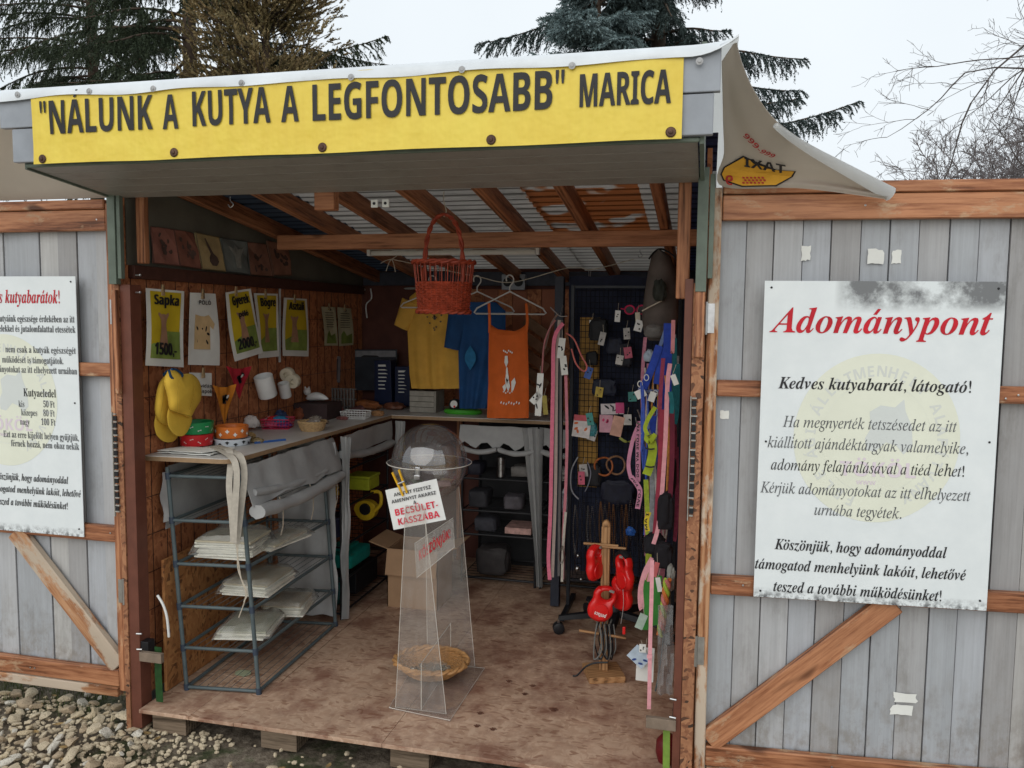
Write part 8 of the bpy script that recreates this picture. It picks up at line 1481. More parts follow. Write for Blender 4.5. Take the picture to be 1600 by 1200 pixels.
tagcard(956, 650, 973, 682, Y1_-.05, .2, plain('peach_packet', (.55, .30, .22), .4), 'peach-pink bow packet right of the pale pink packet', 'packet', 'packet', string=False)
strap([(968, 684), (978, 690), (990, 688), (996, 676)], Y1_-.05, .012, plain('lime_grey_trim', (.28, .30, .06), .5), 'reflective_band', 'thin lime striped band below the peach packet', 'band')
for (u, v_, col, lb) in ((943, 729, (.34, .10, .03), 'orange-brown ring collar on the left of the pair'), (962, 727, (.24, .13, .07), 'brown ring collar on the right of the pair')):
    c = at(u, v_, y=Y1_-.02); o = MB().tube([c+V(.044*cos(a), .012*sin(a*2), .044*sin(a)) for a in [2*pi*k/30 for k in range(30)]], .0048, 6, closed=True).build('ring_collar', plain('collar_'+lb[:6], col, .5, .5, 60), None, smooth=True); tag(o, lb, 'collar')
cord([(903, 714), (893, 735), (893, 765), (904, 780)], Y1_-.02, .0035, plain('grey_cord', (.30, .31, .34), .5), 'cord_loop', 'grey cord loop curling off the left edge of the grid', 'cord')
cord([(918, 722), (923, 738), (920, 755), (914, 768)], Y1_-.02, .003, plain('grey_cord2', (.20, .20, .24), .5), 'cord_loop', 'darker grey cord hanging right of the pale loop', 'cord')
for k in range(13):
    u = R.uniform(905, 1000); v_ = R.uniform(520, 760); col = R.choice(((.52, .10, .16), (.05, .12, .40), (.50, .48, .45), (.42, .30, .04), (.05, .25, .22), (.40, .38, .36))); cn_ = {.52: 'crimson', .05: 'blue' if col[1] < .2 else 'teal', .50: 'white', .42: 'mustard', .40: 'pale grey'}[col[0]]
    tagcard(u-R.uniform(4, 8), v_-R.uniform(6, 12), u+5, v_+9, Y1_-.01-R.random()*.04, R.uniform(-.3, .3), plain('grid_packet_%d' % k, col, .5, .3, 30), '%s packet, %s of the small packets clipped on the grid' % (cn_, ORD[k]), 'packet', 'grid_packet', 'small packets clipped on the black grid', marks=(M['ink'], 2))
# hanging chains
chm = [plain('chain_steel', (.42, .42, .42), .3, .2, 60, metal=1), plain('chain_bronze', (.30, .17, .09), .4, .3, 60, metal=.8), plain('chain_dark', (.06, .06, .07), .4, .3, 60, metal=.6)]
for k in range(17):
    u = 899+k*6.6; v0 = 786+R.uniform(-6, 6); v1 = 895+R.uniform(-12, 10) if k not in (13, 14) else 870; p0, p1 = at(u, v0, y=Y1_-.02-R.random()*.04), at(u+R.uniform(-1, 2), v1, y=Y1_-.03); mb = MB(); n_ = int((p0-p1).length/.009); off = R.uniform(.004, .008)
    for s_ in (-1, 1):
        for i in range(n_):
            t_ = i/n_; c = p0.lerp(p1, t_)+V(s_*off*sin(pi*min(1, t_*1.3+.05))*1.3, .0, 0); rr = .0034 if k % 3 else .0046
            mb.add([c+V(rr, 0, 0), c+V(-rr, 0, 0), c+V(0, rr, 0), c+V(0, -rr, 0), c+V(0, 0, rr*1.3), c+V(0, 0, -rr*1.3)], [(0, 2, 4), (2, 1, 4), (1, 3, 4), (3, 0, 4), (2, 0, 5), (1, 2, 5), (3, 1, 5), (0, 3, 5)])
    o = mb.build('chain_collar', chm[(0, 2, 2, 0, 0, 2, 1, 0, 1, 1, 2, 1, 1, 0, 2, 2, 0)[k]], None); tag(o, ORD[k]+' chain collar from the left in the row below the black grid', 'chain collar', 'chain collars hanging from the black grid')
lump(at(985, 830, y=Y1_-.05)-V(0, 0, .02), .026, (.8, .4, .9), plain('bright_blue_star', (.02, .10, .38), .4), 'blue_toy', 'small bright blue star toy among the chains', 'toy', 2, 4, .6, sub=3)
for (u, v_, r_) in ((902, 888, .014), (908, 905, .009), (903, 868, .010)):
    c = at(u, v_, y=Y1_-.05); o = MB().lathe([(0, -r_)]+[(r_*cos(a), r_*sin(a)) for a in (-1.1, -.7, -.35, 0, .35, .7, 1.1)]+[(0, r_)], c, 14).build('steel_bell', M['steel'], None, smooth=True); tag(o, {888: 'largest', 905: 'lowest, smallest', 868: 'upper'}[v_]+' steel bell at the left foot of the chain row', 'bell')

# ---- pink and beige leads hanging in front of the post
YP = 1.22
strap([(880, 505), (866, 530), (864, 600), (862, 700), (860, 800), (857, 870), (859, 906)], YP, .018, M['pink'], 'lead', 'long rose pink lead, leftmost of the group by the post', 'lead')
strap([(874, 500), (870, 560), (869, 640), (868, 760), (865, 850), (863, 902)], YP+.012, .015, plain('beige_webbing', (.42, .33, .29), .7, .1, 60), 'lead', 'long beige lead directly behind the rose pink one', 'lead')
strap([(878, 500), (876, 600), (876, 700), (874, 790), (873, 900)], YP+.03, .012, plain('grey_webbing', (.14, .13, .13), .7, .1, 60), 'lead', 'dark grey lead between the pink leads', 'lead')
strap([(884, 585), (886, 680), (884, 760), (882, 800), (880, 850), (879, 905)], YP+.01, .014, plain('dusty_rose_webbing', (.56, .20, .24), .7, .12, 60), 'lead', 'dusty rose lead right of the beige one', 'lead')
strap([(884, 800), (880, 850), (878, 909)], YP-.01, .012, plain('white_webbing', (.50, .46, .40), .7), 'lead', 'off-white lead end with a metal clip low among the leads', 'lead')
cord([(878, 853), (874, 866), (876, 880), (881, 872), (879, 853)], YP-.02, .0022, M['steel'], 'clip', 'steel snap hook on the off-white lead end', 'clip')
cord([(884, 520), (897, 530), (908, 555), (917, 572), (912, 580), (900, 568), (893, 545)], YP, .004, plain('salmon_cord', (.58, .16, .14), .6), 'cord_lead', 'salmon pink cord lead looping off to the right', 'lead')
cord([(868, 500), (858, 515), (850, 540), (847, 580), (842, 620)], YP, .0045, plain('dusty_cord', (.40, .16, .16), .7), 'cord_lead', 'dull pink cord lead looping left of the group', 'lead')
cord([(872, 490), (862, 505), (855, 530), (851, 545)], YP+.01, .005, plain('brown_cord', (.22, .15, .12), .7), 'cord_lead', 'brown cord end behind the dull pink cord', 'lead')
for a_ in (((872, 528, 882, 560), .1, 'upper white card pinned on the pink leads'), ((876, 556, 886, 586), -.12, 'lower white card pinned on the pink leads'), ((838, 583, 847, 650), .05, 'tall white price label left of the pink leads'), ((832, 612, 842, 632), .7, 'tilted white label left of the tall one'), ((848, 618, 855, 648), -.1, 'mustard label behind the tall white one')):
    tagcard(*a_[0], YP-.015, a_[1], plain('mustard_label', (.30, .24, .05), .6) if 'mustard' in a_[2] else M['paper'], a_[2], 'label', marks=(M['ink'], 3) if 'mustard' not in a_[2] else None)
cord([(860, 480), (868, 488), (876, 494), (886, 494)], YP+.0, .0028, M['wire'], 'hook_bar', 'bent wire bar carrying the pink leads', 'hook')
MB().tube([at(876, 494, y=YP), at(880, 478, y=GY-.01)], .003, 6).build('hook_bar', M['wire'], None); tag(bpy.data.objects['hook_bar.001'], 'wire arm joining the lead bar to the post', 'hook')
# slatted wood crate leaning behind the orange top
t = thing('wooden_lattice', at(840, 560, y=1.95), 'pale brown slatted board leaning behind the orange tank top', 'board')
for k in range(6): MB().box(at(838, 512+k*26, y=1.95), (.16, .012, .055), Matrix.Rotation(.6, 3, 'Y')).build('slat', plain('brown_slat_%d' % k, (.20+.02*(k % 3), .11, .06), .7, .2), t, bevel=.001)

# ---- goods hanging near the right jamb
XJ = 1.93
t = thing('rucksack', at(1030, 500, y=.95), 'grey-brown rucksack hanging high beside the right jamb', 'bag'); ruck = plain('taupe_canvas', (.105, .085, .075), .85, .2, 14)
prof = [(1028, 1034, 392), (1018, 1048, 400), (1012, 1056, 425), (1007, 1060, 460), (1003, 1060, 495), (1006, 1056, 520), (1014, 1048, 532)]; rings = []
for ul, ur, v_ in prof:
    a, b = at(ul, v_, y=.95), at(ur, v_, y=.95); c = (a+b)/2; hw = (b.x-a.x)/2; rings.append([c+V(hw*cos(2*pi*k/22)*(1+.06*noise.noise(V(k*.7, v_*.03, 1))), .07*sin(2*pi*k/22), .006*noise.noise(V(k, v_*.1, 2))) for k in range(22)])
MB().loft(rings).build('body', ruck, t, smooth=True); MB().tube(curve([at(1014, 405, y=.9), at(1022, 394, y=.9), at(1033, 389, y=.9), at(1048, 396, y=.9), at(1056, 404, y=.9)], 16), .004, 6).build('carry_loop', M['black'], t, smooth=True)
cord([(1003, 486), (1014, 480), (1026, 474), (1034, 470)], .86, .003, M['rope'], 'zip_cord', 'pale cord across the front of the rucksack', 'cord')
lump(at(1030, 470, y=.84), .05, (.55, .4, 1.0), plain('dark_olive_bag', (.025, .028, .022), .7, .3), 'dark_bag', 'dark olive bag in front of the rucksack', 'bag', 4, 3, .35)
lump(at(1024, 528, y=.86), .06, (.85, .6, .55), plain('grey_cap', (.16, .15, .14), .8, .3, 10), 'folded_hat', 'grey folded cap under the rucksack', 'cap', 8, 2.5, .3)
lump(at(1014, 565, y=.80), .028, (.8, .6, 1.0), plain('pale_blue_toy', (.34, .40, .48), .6, .15), 'pale_toy', 'pale blue-white plush toy left of the blue harness', 'toy', 5, 3, .3)
bl2 = plain('light_blue_webbing', (.17, .23, .42), .6, .15, 60); hb = thing('blue_harness', at(1035, 620, y=.7), 'royal blue dog harness with pale blue piping beside the right jamb', 'harness')
for px, w_, mt in ((((1044, 505), (1043, 560), (1042, 620), (1036, 670), (1024, 675), (1020, 650)), .034, M['blue']), (((1030, 540), (1020, 570), (1008, 600), (1000, 615)), .030, M['blue']), (((1040, 515), (1030, 545), (1018, 580), (1010, 606)), .014, bl2), (((998, 606), (1008, 612), (1020, 610), (1032, 612)), .012, bl2), (((1030, 640), (1024, 660), (1016, 668), (1014, 655), (1020, 642)), .018, bl2), (((1026, 600), (1032, 570), (1040, 545)), .028, M['blue'])):
    strap(px, .7+R.uniform(-.02, .02), w_, mt, 'strap', None, None, parent=hb, th=.003)
for u, v_ in ((1000, 600), (1024, 615), (1010, 590)): MB().tube([at(u, v_, y=.66)+V(.009*cos(a), 0, .012*sin(a)) for a in [2*pi*k/12 for k in range(12)]], .002, 5, closed=True).build('ring', M['paper'], hb, smooth=True)
tagcard(993, 608, 1009, 622, .66, -.5, M['paper'], 'tilted white tag below the blue harness')
tagcard(1014, 612, 1024, 628, .64, .3, M['paper'], 'small white tag on the blue harness ring')
tagcard(1050, 585, 1058, 602, .3, -.4, M['paper'], 'white tag close to the right jamb at shoulder height')
strap([(1047, 612), (1050, 630), (1049, 646)], .4, .016, plain('petrol_webbing', (.01, .14, .16), .6), 'petrol_strap', 'petrol green strap end close to the right jamb', 'strap')
def printed(px, y, w_, tx_, mat, name, label):
    o = strap(px, y, w_, mat, name, label, 'lanyard', n=20); pts = curve([at(*p, y=y) for p in px], 60); L_ = sum((b-a).length for a, b in zip(pts, pts[1:])); mb = MB()
    def fn(a, b):
        s_ = a; i = 0
        while i < 59 and s_ > (pts[i+1]-pts[i]).length: s_ -= (pts[i+1]-pts[i]).length; i += 1
        tg = (pts[i+1]-pts[i]).normalized(); sd = V(1, .15, 0).normalized(); return pts[i]+tg*s_+sd*(w_/2-.003-b)*-1+V(.0, -.0028, 0)
    text(mb, tx_, 'sb', w_*.72, .004, .004, lambda a, b: fn(a, w_-.006-b), width=L_*.92); q = mb.build('print', M['ink'], o); return o
pk2 = plain('lanyard_pink', (.62, .26, .38), .6, .1, 40)
printed([(998, 658), (997, 700), (997, 745), (996, 752)], .80, .020, 'MY LOVE MY DOG', pk2, 'lanyard', 'pink lanyard printed MY LOVE MY DOG, upright part')
printed([(986, 745), (996, 758), (1000, 770), (996, 795)], .79, .021, 'MY LOVE', pk2, 'lanyard', 'lower twisted tail of the pink printed lanyard')
strap([(996, 668), (988, 690), (982, 725), (986, 748)], .82, .016, pk2, 'lanyard', 'plain back loop of the pink printed lanyard', 'lanyard')
cord([(996, 640), (1000, 650), (1003, 660), (996, 662), (993, 652)], .79, .003, M['steel'], 'clip', 'steel snap hook at the top of the pink lanyard', 'clip')
ly = plain('lime_webbing', (.38, .48, .03), .55, .15, 50); lh = thing('lime_harness', at(1015, 700, y=.62), 'fluorescent lime dog harness right of the pink lanyard', 'harness')
for px, w_ in ((((1014, 680), (1020, 700), (1016, 725), (1010, 742)), .034), (((1004, 675), (1014, 690), (1024, 678)), .018), (((1024, 636), (1014, 652), (1008, 668), (1012, 680)), .016), (((1044, 700), (1038, 720), (1040, 745)), .022)): strap(px, .62+R.uniform(-.02, .02), w_, ly, 'strap', None, None, parent=lh, th=.003)
for v_ in (700, 728): strap([(1008, v_), (1016, v_+2), (1023, v_+1)], .60, .006, M['black'], 'band', None, None, parent=lh, side=(0, 0, 1))
strap([(1035, 640), (1033, 700), (1028, 780), (1022, 850)], .55, .020, plain('crimson_webbing', (.34, .04, .07), .7), 'lead', 'crimson lead behind the pale pink one beside the right jamb', 'lead')
strap([(1050, 640), (1050, 720), (1046, 790)], .5, .018, plain('maroon_webbing', (.15, .02, .04), .7), 'lead', 'maroon lead nearest the right jamb', 'lead')
strap([(1052, 500), (1051, 545), (1050, 550)], .45, .014, plain('coral_strip', (.62, .25, .26), .6), 'label_strip', 'coral printed strip high on the right jamb', 'strip')
strap([(1047, 568), (1043, 600), (1040, 680), (1035, 760), (1029, 820), (1021, 850)], .50, .016, M['palepink'], 'lead', 'glossy pale pink lead running down from the blue harness', 'lead')
strap([(1020, 872), (1008, 895), (1001, 925), (1003, 952), (1009, 935), (1017, 900), (1021, 880)], .52, .022, M['palepink'], 'lead', 'looped pink lead end under the dark cloths', 'lead')
strap([(1019, 875), (1018, 930), (1016, 1000), (1015, 1060), (1014, 1108)], .20, .0135, M['palepink'], 'lead', 'pale pink lead hanging straight down to the right latch', 'lead')
MB().box(at(1015, 1026, y=.195), (.018, .006, .012)).build('slider', M['palepink'], None); tag(bpy.data.objects['slider'], 'pink plastic slider on the straight pale pink lead', 'slider')
dk = plain('black_textile', (.012, .011, .014), .85, .3, 20)
for k, (u, v_, sx_, sz_, y) in enumerate(((1040, 800, .035, .085, .5), (1022, 850, .045, .05, .55), (1036, 868, .04, .06, .5), (1046, 745, .03, .09, .6), (1040, 570, .03, .1, .85), (1046, 690, .022, .07, .7))):
    c = at(u, v_, y=y); lump(c-V(0, 0, sz_*.75), 1, (sx_, .03, sz_), dk, 'dark_garment', ('black garment behind the crimson lead', 'lowest black garment above the looped pink lead', 'black garment right of the looped pink lead', 'narrow black garment beside the jamb below the blue harness', 'dark garment behind the blue harness', 'dark strap bundle behind the lime harness')[k], 'garment', k*5+1, 2, .18, sub=4, boxy=.6)
printed([(1014, 800), (1010, 815), (1012, 830)], .48, .018, 'I AM', plain('yellow_tag', (.62, .48, .03), .5), 'lanyard', 'short yellow tag printed I AM above the dark garments')
gn = plain('green_felt', (.04, .20, .035), .8, .2, 20)
o = cloth([[at(1008+26*i/6-3*j/6, 905+75*j/9+4*sin(i), y=.42) for i in range(7)] for j in range(10)], 'green_cloth', gn, None, a=.008, f=16); tag(o, 'green felt cloth bag hanging low beside the right jamb', 'cloth')
t = thing('rope_toy', at(1035, 985, y=.32), 'orange, pink and lime twisted rope toy hanging low on the right', 'toy')
for k, col in enumerate(((.55, .16, .04), (.34, .45, .05), (.55, .18, .16))):
    pts = [at(1043-11*s_, 905+88*s_, y=.32)+V(.008*cos(s_*16+k*2.1), .008*sin(s_*16+k*2.1), 0) for s_ in [i/30 for i in range(31)]]; MB().tube(pts, .0075, 7).build('strand', plain('strand_%d' % k, col, .8, .2, 80), t, smooth=True)
cord([(1036, 985), (1034, 1020), (1028, 1060), (1024, 1080)], .31, .003, M['tubegrey'], 'whip_rod', 'thin dark rod below the rope toy', 'rod')
o = cloth([[at(1028+24*i/5, 945+140*j/9, y=.24)+V(0, .01*sin(i*2+j), 0) for i in range(6)] for j in range(10)], 'clear_bag', clear('clear_bag_film', (.85, .85, .85), .22, (.55, .55, .55), .1), None, a=.008); tag(o, 'long clear plastic bag hanging beside the right jamb', 'plastic bag')
tagcard(984, 1012, 1014, 1040, .30, .7, plain('pale_blue_packet', (.42, .50, .58), .4), 'pale blue diamond-tilted packet low on the right', 'packet', 'packet', marks=(plain('navy_mark', (.03, .06, .22), .4), 3))
tagcard(995, 1010, 1021, 1066, .33, .02, M['paper'], 'white rectangular card packet behind the pale blue one', 'packet', 'packet')
tagcard(999, 1006, 1009, 1020, .285, 0, M['paper'], 'small white barcode sticker over the pale blue packet', 'label', marks=(M['ink'], 4), string=False)
tagcard(996, 958, 1008, 984, .33, .35, plain('greenish_tag', (.36, .45, .38), .5), 'pale green-edged tag beside the green cloth', 'tag')
tagcard(1021, 878, 1028, 902, .36, .2, plain('red_white_tag', (.50, .12, .12), .5), 'small red tag beside the looped pink lead', 'tag')
tagcard(1026, 902, 1033, 925, .36, -.2, M['paper'], 'small white tag between the green cloth and the jamb', 'tag')
lump(at(1048, 905, y=.36)-V(0, 0, .04), .03, (.5, .5, 1.8), plain('grey_fluff', (.22, .22, .20), .9, .4, 30), 'grey_plush', 'grey plush tail hanging beside the rope toy', 'toy', 3, 4, .4)
v0s = [R.uniform(520, 760) for _ in range(16)]; rk = [sorted(v0s).index(q_) for q_ in v0s]
for k in range(16):
    u = R.uniform(1006, 1054); v0 = v0s[k]; L_ = R.uniform(90, 230); y = R.uniform(.62, 1.0); col = R.choice(((.02, .05, .30), (.30, .05, .10), (.02, .02, .025), (.10, .10, .11), (.34, .42, .04), (.45, .18, .24), (.01, .12, .14), (.25, .26, .27)))
    nm_ = {.02: 'dark', .30: 'crimson', .10: 'charcoal', .34: 'lime', .45: 'pink', .01: 'petrol green', .25: 'grey'}[col[0]]; nm_ = 'royal blue' if col[2] == .30 else nm_; bw = R.uniform(-6, 6); strap([(u, v0), (u+bw, v0+L_*.35), (u+bw*1.2, v0+L_*.75), (u+bw*.3, v0+L_), (u+bw*.3+4, v0+L_*.8), (u+5, v0+L_*.3)], y, R.uniform(.010, .020), plain('mixed_webbing_%d' % k, col, .7, .25, 70), 'hanging_lead', nm_+' folded lead, '+ORD[rk[k]]+' highest in the crowd by the right jamb', 'lead', 'assorted leads in the crowded row by the right jamb')
us = sorted(R.uniform(1000, 1052) for _ in range(14))
for k, u in enumerate(us):
    v0 = R.uniform(560, 700); col = R.choice(((.50, .12, .20), (.05, .10, .42), (.46, .44, .40), (.40, .44, .05), (.52, .22, .05))); nm_ = {.50: 'rose', .05: 'blue', .46: 'off-white', .40: 'lime', .52: 'orange'}[col[0]]
    L_ = R.uniform(70, 190); b_ = R.uniform(-8, 8); cord([(u, v0), (u+b_, v0+L_*.5), (u+b_*.3, v0+L_), (u+5, v0+L_*.55), (u+3, v0+5)], R.uniform(.52, .9), .0042, plain('cord_colour_%d' % k, col, .6, .25, 80), 'rope_lead', nm_+' round cord lead, '+ORD[k]+' from the left of the cords by the right jamb', 'lead', 'round cord leads by the right jamb')
# ---- little wooden stand with retractable leads
ls = thing('lead_stand', (1.67, .70, FZ), 'small pine post on a square base carrying red retractable leads', 'display stand'); pine = wood('light_pine', (.50, .28, .13), (.34, .17, .07), .6)
pb = at(943, 1045, z=FZ+.03); top = at(949, 822, y=pb.y)
MB().box((pb.x, pb.y, FZ+.014), (.15, .15, .026), Matrix.Rotation(.35, 3, 'Z')).build('base', pine, ls, bevel=.002)
beam('post', (pb.x, pb.y, FZ+.027), (pb.x, pb.y, top.z), .036, .028, pine, ls, up=(0, 1, 0)); MB().lathe([(0, 0), (.018, 0), (.017, .012), (.010, .024), (0, .028)], (pb.x, pb.y, top.z), 14).build('rounded_top', pine, ls, smooth=30)
for v_, u0, u1 in ((849, 912, 966), (853, 930, 978), (985, 905, 978)): MB().tube([at(u0, v_, y=pb.y-.022), at(u1, v_+(12 if v_ == 985 else 4), y=pb.y-.022)], .0055, 8).build('dowel', pine, ls, smooth=True)
rd = M['red']
def reel(u, v_, y, rz, ry, label, txt=None, handle=None):
    c = at(u, v_, y=y); t = thing('retractable_lead', c, label, 'retractable lead', 'red retractable leads on the pine stand'); Rm = Matrix.Rotation(rz, 3, 'Z') @ Matrix.Rotation(ry, 3, 'Y'); g_ = lambda a, b, d_: c+Rm @ V(a, d_, b)
    # one casing: a drop-shaped outline with the grip hole through its upper half
    out = curve([V(*p, 0) for p in ((-.040, .058), (0, .074), (.034, .060), (.044, .030), (.040, .004), (.052, -.028), (.038, -.064), (0, -.078), (-.038, -.066), (-.052, -.032), (-.046, .004), (-.050, .034), (-.040, .058))], 47); hole = [V(.002+.024*cos(a), .036+.020*sin(a), 0) for a in [math.atan2(p.y-.036, p.x-.002) for p in out]]
    rings = []
    for s_, d_ in ((0, -.009), (.12, -.015), (.5, -.0185), (.86, -.015), (1, -.006), (1, .006), (.86, .015), (.5, .0185), (.12, .015), (0, .009)): rings.append([g_(h_.x+(p.x-h_.x)*s_, h_.y+(p.y-h_.y)*s_, d_) for p, h_ in zip(out, hole)])
    MB().loft(rings, loop=True).build('casing', rd, t, smooth=70)
    MB().lathe([(0, 0), (.034, 0), (.032, .003), (0, .004)], g_(0, -.034, -.0175), 26, Rm @ Matrix.Rotation(pi/2, 3, 'X')).build('side_disc', rd, t, smooth=30)
    if handle: MB().tube(curve([g_(-.046, .030, 0), g_(-.036, .060, 0), g_(0, .072, 0), g_(.034, .056, 0)], 12), .0165, 8).build('grip_pad', M['black'], t, smooth=True)
    MB().box(g_(.012, .062, -.02), (.02, .006, .010), Rm).build('brake_button', plain('grey_brake', (.25, .22, .2), .4), t, bevel=.001)
    if txt: mb = MB(); text(mb, txt, 'sb', .021, -.03, -.035, lambda a, b: g_(-(a)*.9, -.072-b, -.0225), width=.056); mb.build('lettering', M['white'], t)
    return t
yl = pb.y-.05
reel(942, 942, yl-.02, .25, .35, 'front red retractable lead with white lettering, lowest on the stand', 'petface')
reel(972, 925, yl+.04, -.5, .1, 'red retractable lead behind the lettered one')
reel(930, 878, yl+.02, 1.15, 0, 'red retractable lead seen edge-on at the upper left of the stand')
reel(976, 893, yl+.01, -.9, -.15, 'red retractable lead with a black grip pad at the upper right of the stand', handle=1)
for k in range(7):
    u0 = 934+k*3.6; cord([(u0, 968), (u0-4+R.uniform(-6, 4), 1000), (u0-3+R.uniform(-6, 6), 1030), (u0+6, 1015), (u0+3, 975)], yl-.01+k*.008, .003, M['black'] if k % 2 else plain('grey_check_cord', (.16, .16, .15), .6), 'hanging_loop', ORD[k]+' cord loop from the left in the bunch below the red leads', 'cord', 'cord loops below the red leads')
cord([(950, 1035), (930, 1036), (915, 1042), (902, 1055), (895, 1056)], pb.y-.08, .004, M['black'], 'black_cord', 'black cord end with a clip trailing onto the floor', 'cord')
strap([(973, 915), (974, 945), (970, 975)], yl-.0, .002, M['wire'], 'thin_line', 'thin line hanging from the upper right red lead', 'cord'); MB().box(at(975, 985, y=yl), (.012, .01, .03)).build('red_clip', rd, None, bevel=.002); tag(bpy.data.objects['red_clip'], 'small red clip at the end of the lower dowel', 'clip')
# ---- swivel chair base
ch = thing('swivel_chair_base', (1.66, 1.16, FZ), 'black five-star swivel chair base on castors below the grid', 'chair base'); hub = V(1.66, 1.18, FZ+.10)
MB().lathe([(0, 0), (.035, 0), (.038, .05), (.026, .07), (.026, .16), (0, .16)], hub-V(0, 0, .02), 18).build('column', M['black'], ch, smooth=35)
for k in range(5):
    a = radians(198+72*k); e_ = hub+V(.27*cos(a), .27*sin(a), -.022); rings = []
    for i in range(6):
        t_ = i/5; p = hub.lerp(e_, t_); w_ = .026-.010*t_; h_ = .030-.010*t_; sd = V(-sin(a), cos(a), 0); rings.append([p-sd*w_/1-V(0, 0, h_*.5), p+sd*w_-V(0, 0, h_*.5), p+sd*w_*.7+V(0, 0, h_*.5), p-sd*w_*.7+V(0, 0, h_*.5)])
    MB().loft(rings).build('leg', M['black'], ch, bevel=.002)
    for s_ in (-1, 1): MB().lathe([(0, 0), (.024, 0), (.027, .004), (.027, .014), (.022, .017), (0, .017)], V(e_.x, e_.y, FZ+.028)+V(-sin(a), cos(a), 0)*(.003*s_), 18, Matrix.Rotation(a, 3, 'Z') @ Matrix.Rotation(-s_*pi/2, 3, 'X')).build('castor_wheel', M['black'], ch, smooth=35)
    MB().tube([e_-V(0, 0, .005), V(e_.x, e_.y, FZ+.05)], .006, 8).build('castor_stem', M['steel'], ch)
for k, (u, v_) in enumerate(((820, 1085), (795, 1065), (750, 1115), (745, 1135), (770, 1140), (865, 1110), (832, 1072))):
    c = at(u, v_, z=FZ+.0012); mb = MB(); fn = lambda a, b: V(a, b, 0); s_ = .014 if k != 5 else .018; paw(mb, c, s_, fn)
    o = mb.build('muddy_print', plain('wet_mud_%d' % k, (.13, .055, .035), .45, .3, 40), None); o['kind'] = 'stuff'; tag(o, 'muddy paw mark on the floor boards', 'paw mark')
# ------------------------------------------------------------------ trees behind the kiosk
bark = plain('spruce_bark', (.075, .052, .038), .9, .35, 14, .6)
def needles(name, cols):
    q = N(name); v = coords(q, (1, 1, 1), False); f = noi(q, v, 3.2, 4); f2 = noi(q, v, 30, 2); q.l(mix(q, .5, ramp(q, f, [(.32, cols[0]), (.5, cols[1]), (.7, cols[2])]), ramp(q, f2, [(.3, cols[0]), (.7, cols[2])])), q.b.inputs['Base Color']); q.b.inputs['Roughness'].default_value = .7; return q.m
G1 = needles('dark_spruce', ((.020, .034, .018), (.04, .058, .034), (.08, .10, .055)))
G2 = needles('dark_blue_spruce', ((.024, .038, .036), (.045, .068, .065), (.09, .12, .115)))
G3 = needles('silver_spruce', ((.07, .11, .115), (.15, .21, .215), (.26, .33, .33)))
G4 = needles('rusty_thuja', ((.07, .07, .03), (.18, .14, .06), (.36, .25, .12)))
def sprig(fo, p, d_, L_, rr, nn, fat=.0062):
    """needle-clad twig: a thin core with short blades all round"""
    d_ = d_.normalized(); a = d_.orthogonal().normalized(); b = d_.cross(a); n0 = len(fo.v)
    for i in range(nn):
        t_ = (i+rr.random())/nn; q = p+d_*L_*t_; an = rr.uniform(0, 6.28); o_ = (a*cos(an)+b*sin(an)); ln = .030*(1-.35*t_)*rr.uniform(.8, 1.25); tip = q+(o_*.85+d_*.9).normalized()*ln; s_ = d_.cross(o_)*fat
        fo.v += [q-s_, q+s_, tip]; k = len(fo.v); fo.f.append((k-3, k-2, k-1))
    fo.v += [p+a*.0028, p-a*.0028, p+d_*L_]; k = len(fo.v); fo.f.append((k-3, k-2, k-1))
def bough(fo, wo, p, d_, L_, rr, droop=.5, dens=1.0, hang=1.0, sub=True, r0=.018):
    pts = []; n = 10; q = p.copy(); dd = d_.normalized()
    for i in range(n+1):
        pts.append(q.copy()); q = q+dd*(L_/n); dd = (dd+V(0, 0, -.10*droop if i < n*.6 else .05)).normalized()
    wo.tube(pts, r0, 5, taper=.003)
    nt_ = int(L_*34*dens)
    for i in range(nt_):
        t_ = (.12+.88*(i+rr.random())/nt_); k = min(n-1, int(t_*n)); c = pts[k].lerp(pts[k+1], t_*n-k); ax = (pts[k+1]-pts[k]).normalized(); sd = ax.cross(V(0, 0, 1)).normalized()*rr.choice((-1, 1))
        ll = (.10+.34*(1-t_)*min(1, L_))*rr.uniform(.6, 1.2); dirn = ax*.75+sd*rr.uniform(.5, 1.1)+V(0, 0, rr.uniform(-.5, .15)*hang-.15*hang)
        m_ = 3 if ll > .16 else 1; tp = [c]; dq = dirn.normalized()
        for j in range(4): tp.append(tp[-1]+dq*ll/4); dq = (dq+V(0, 0, -.30*hang)).normalized()
        for j in range(4): sprig(fo, tp[j], tp[j+1]-tp[j], ll/4, rr, 6)
        if ll > .14:
            for j in range(5): s0 = tp[rr.randint(1, 4)]; sprig(fo, s0, V(rr.uniform(-.5, .5), rr.uniform(-.5, .5), -.8*hang-.1)+dirn*.4, rr.uniform(.05, .13), rr, 9)
def spruce(name, base, label, mat, boughs, trunk_r, height, seed, **k):
    t = thing(name, base, label, 'tree'); rr = random.Random(seed); fo, wo = MB(), MB(); b = Vector(base)
    MB().tube([b+V(0, 0, -.1), b+V(.02, 0, height*.35), b+V(-.01, .02, height*.7), b+V(0, 0, height)], trunk_r, 12, taper=.02).build('trunk', bark, t, smooth=True)
    for az, z, L_, el, dr in boughs:
        a = radians(az); bough(fo, wo, b+V(0, 0, z), V(cos(a), sin(a), el), L_, rr, dr, **k)
    wo.build('limbs', bark, t); fo.build('crown', mat, t); return t
rr = random.Random(5)
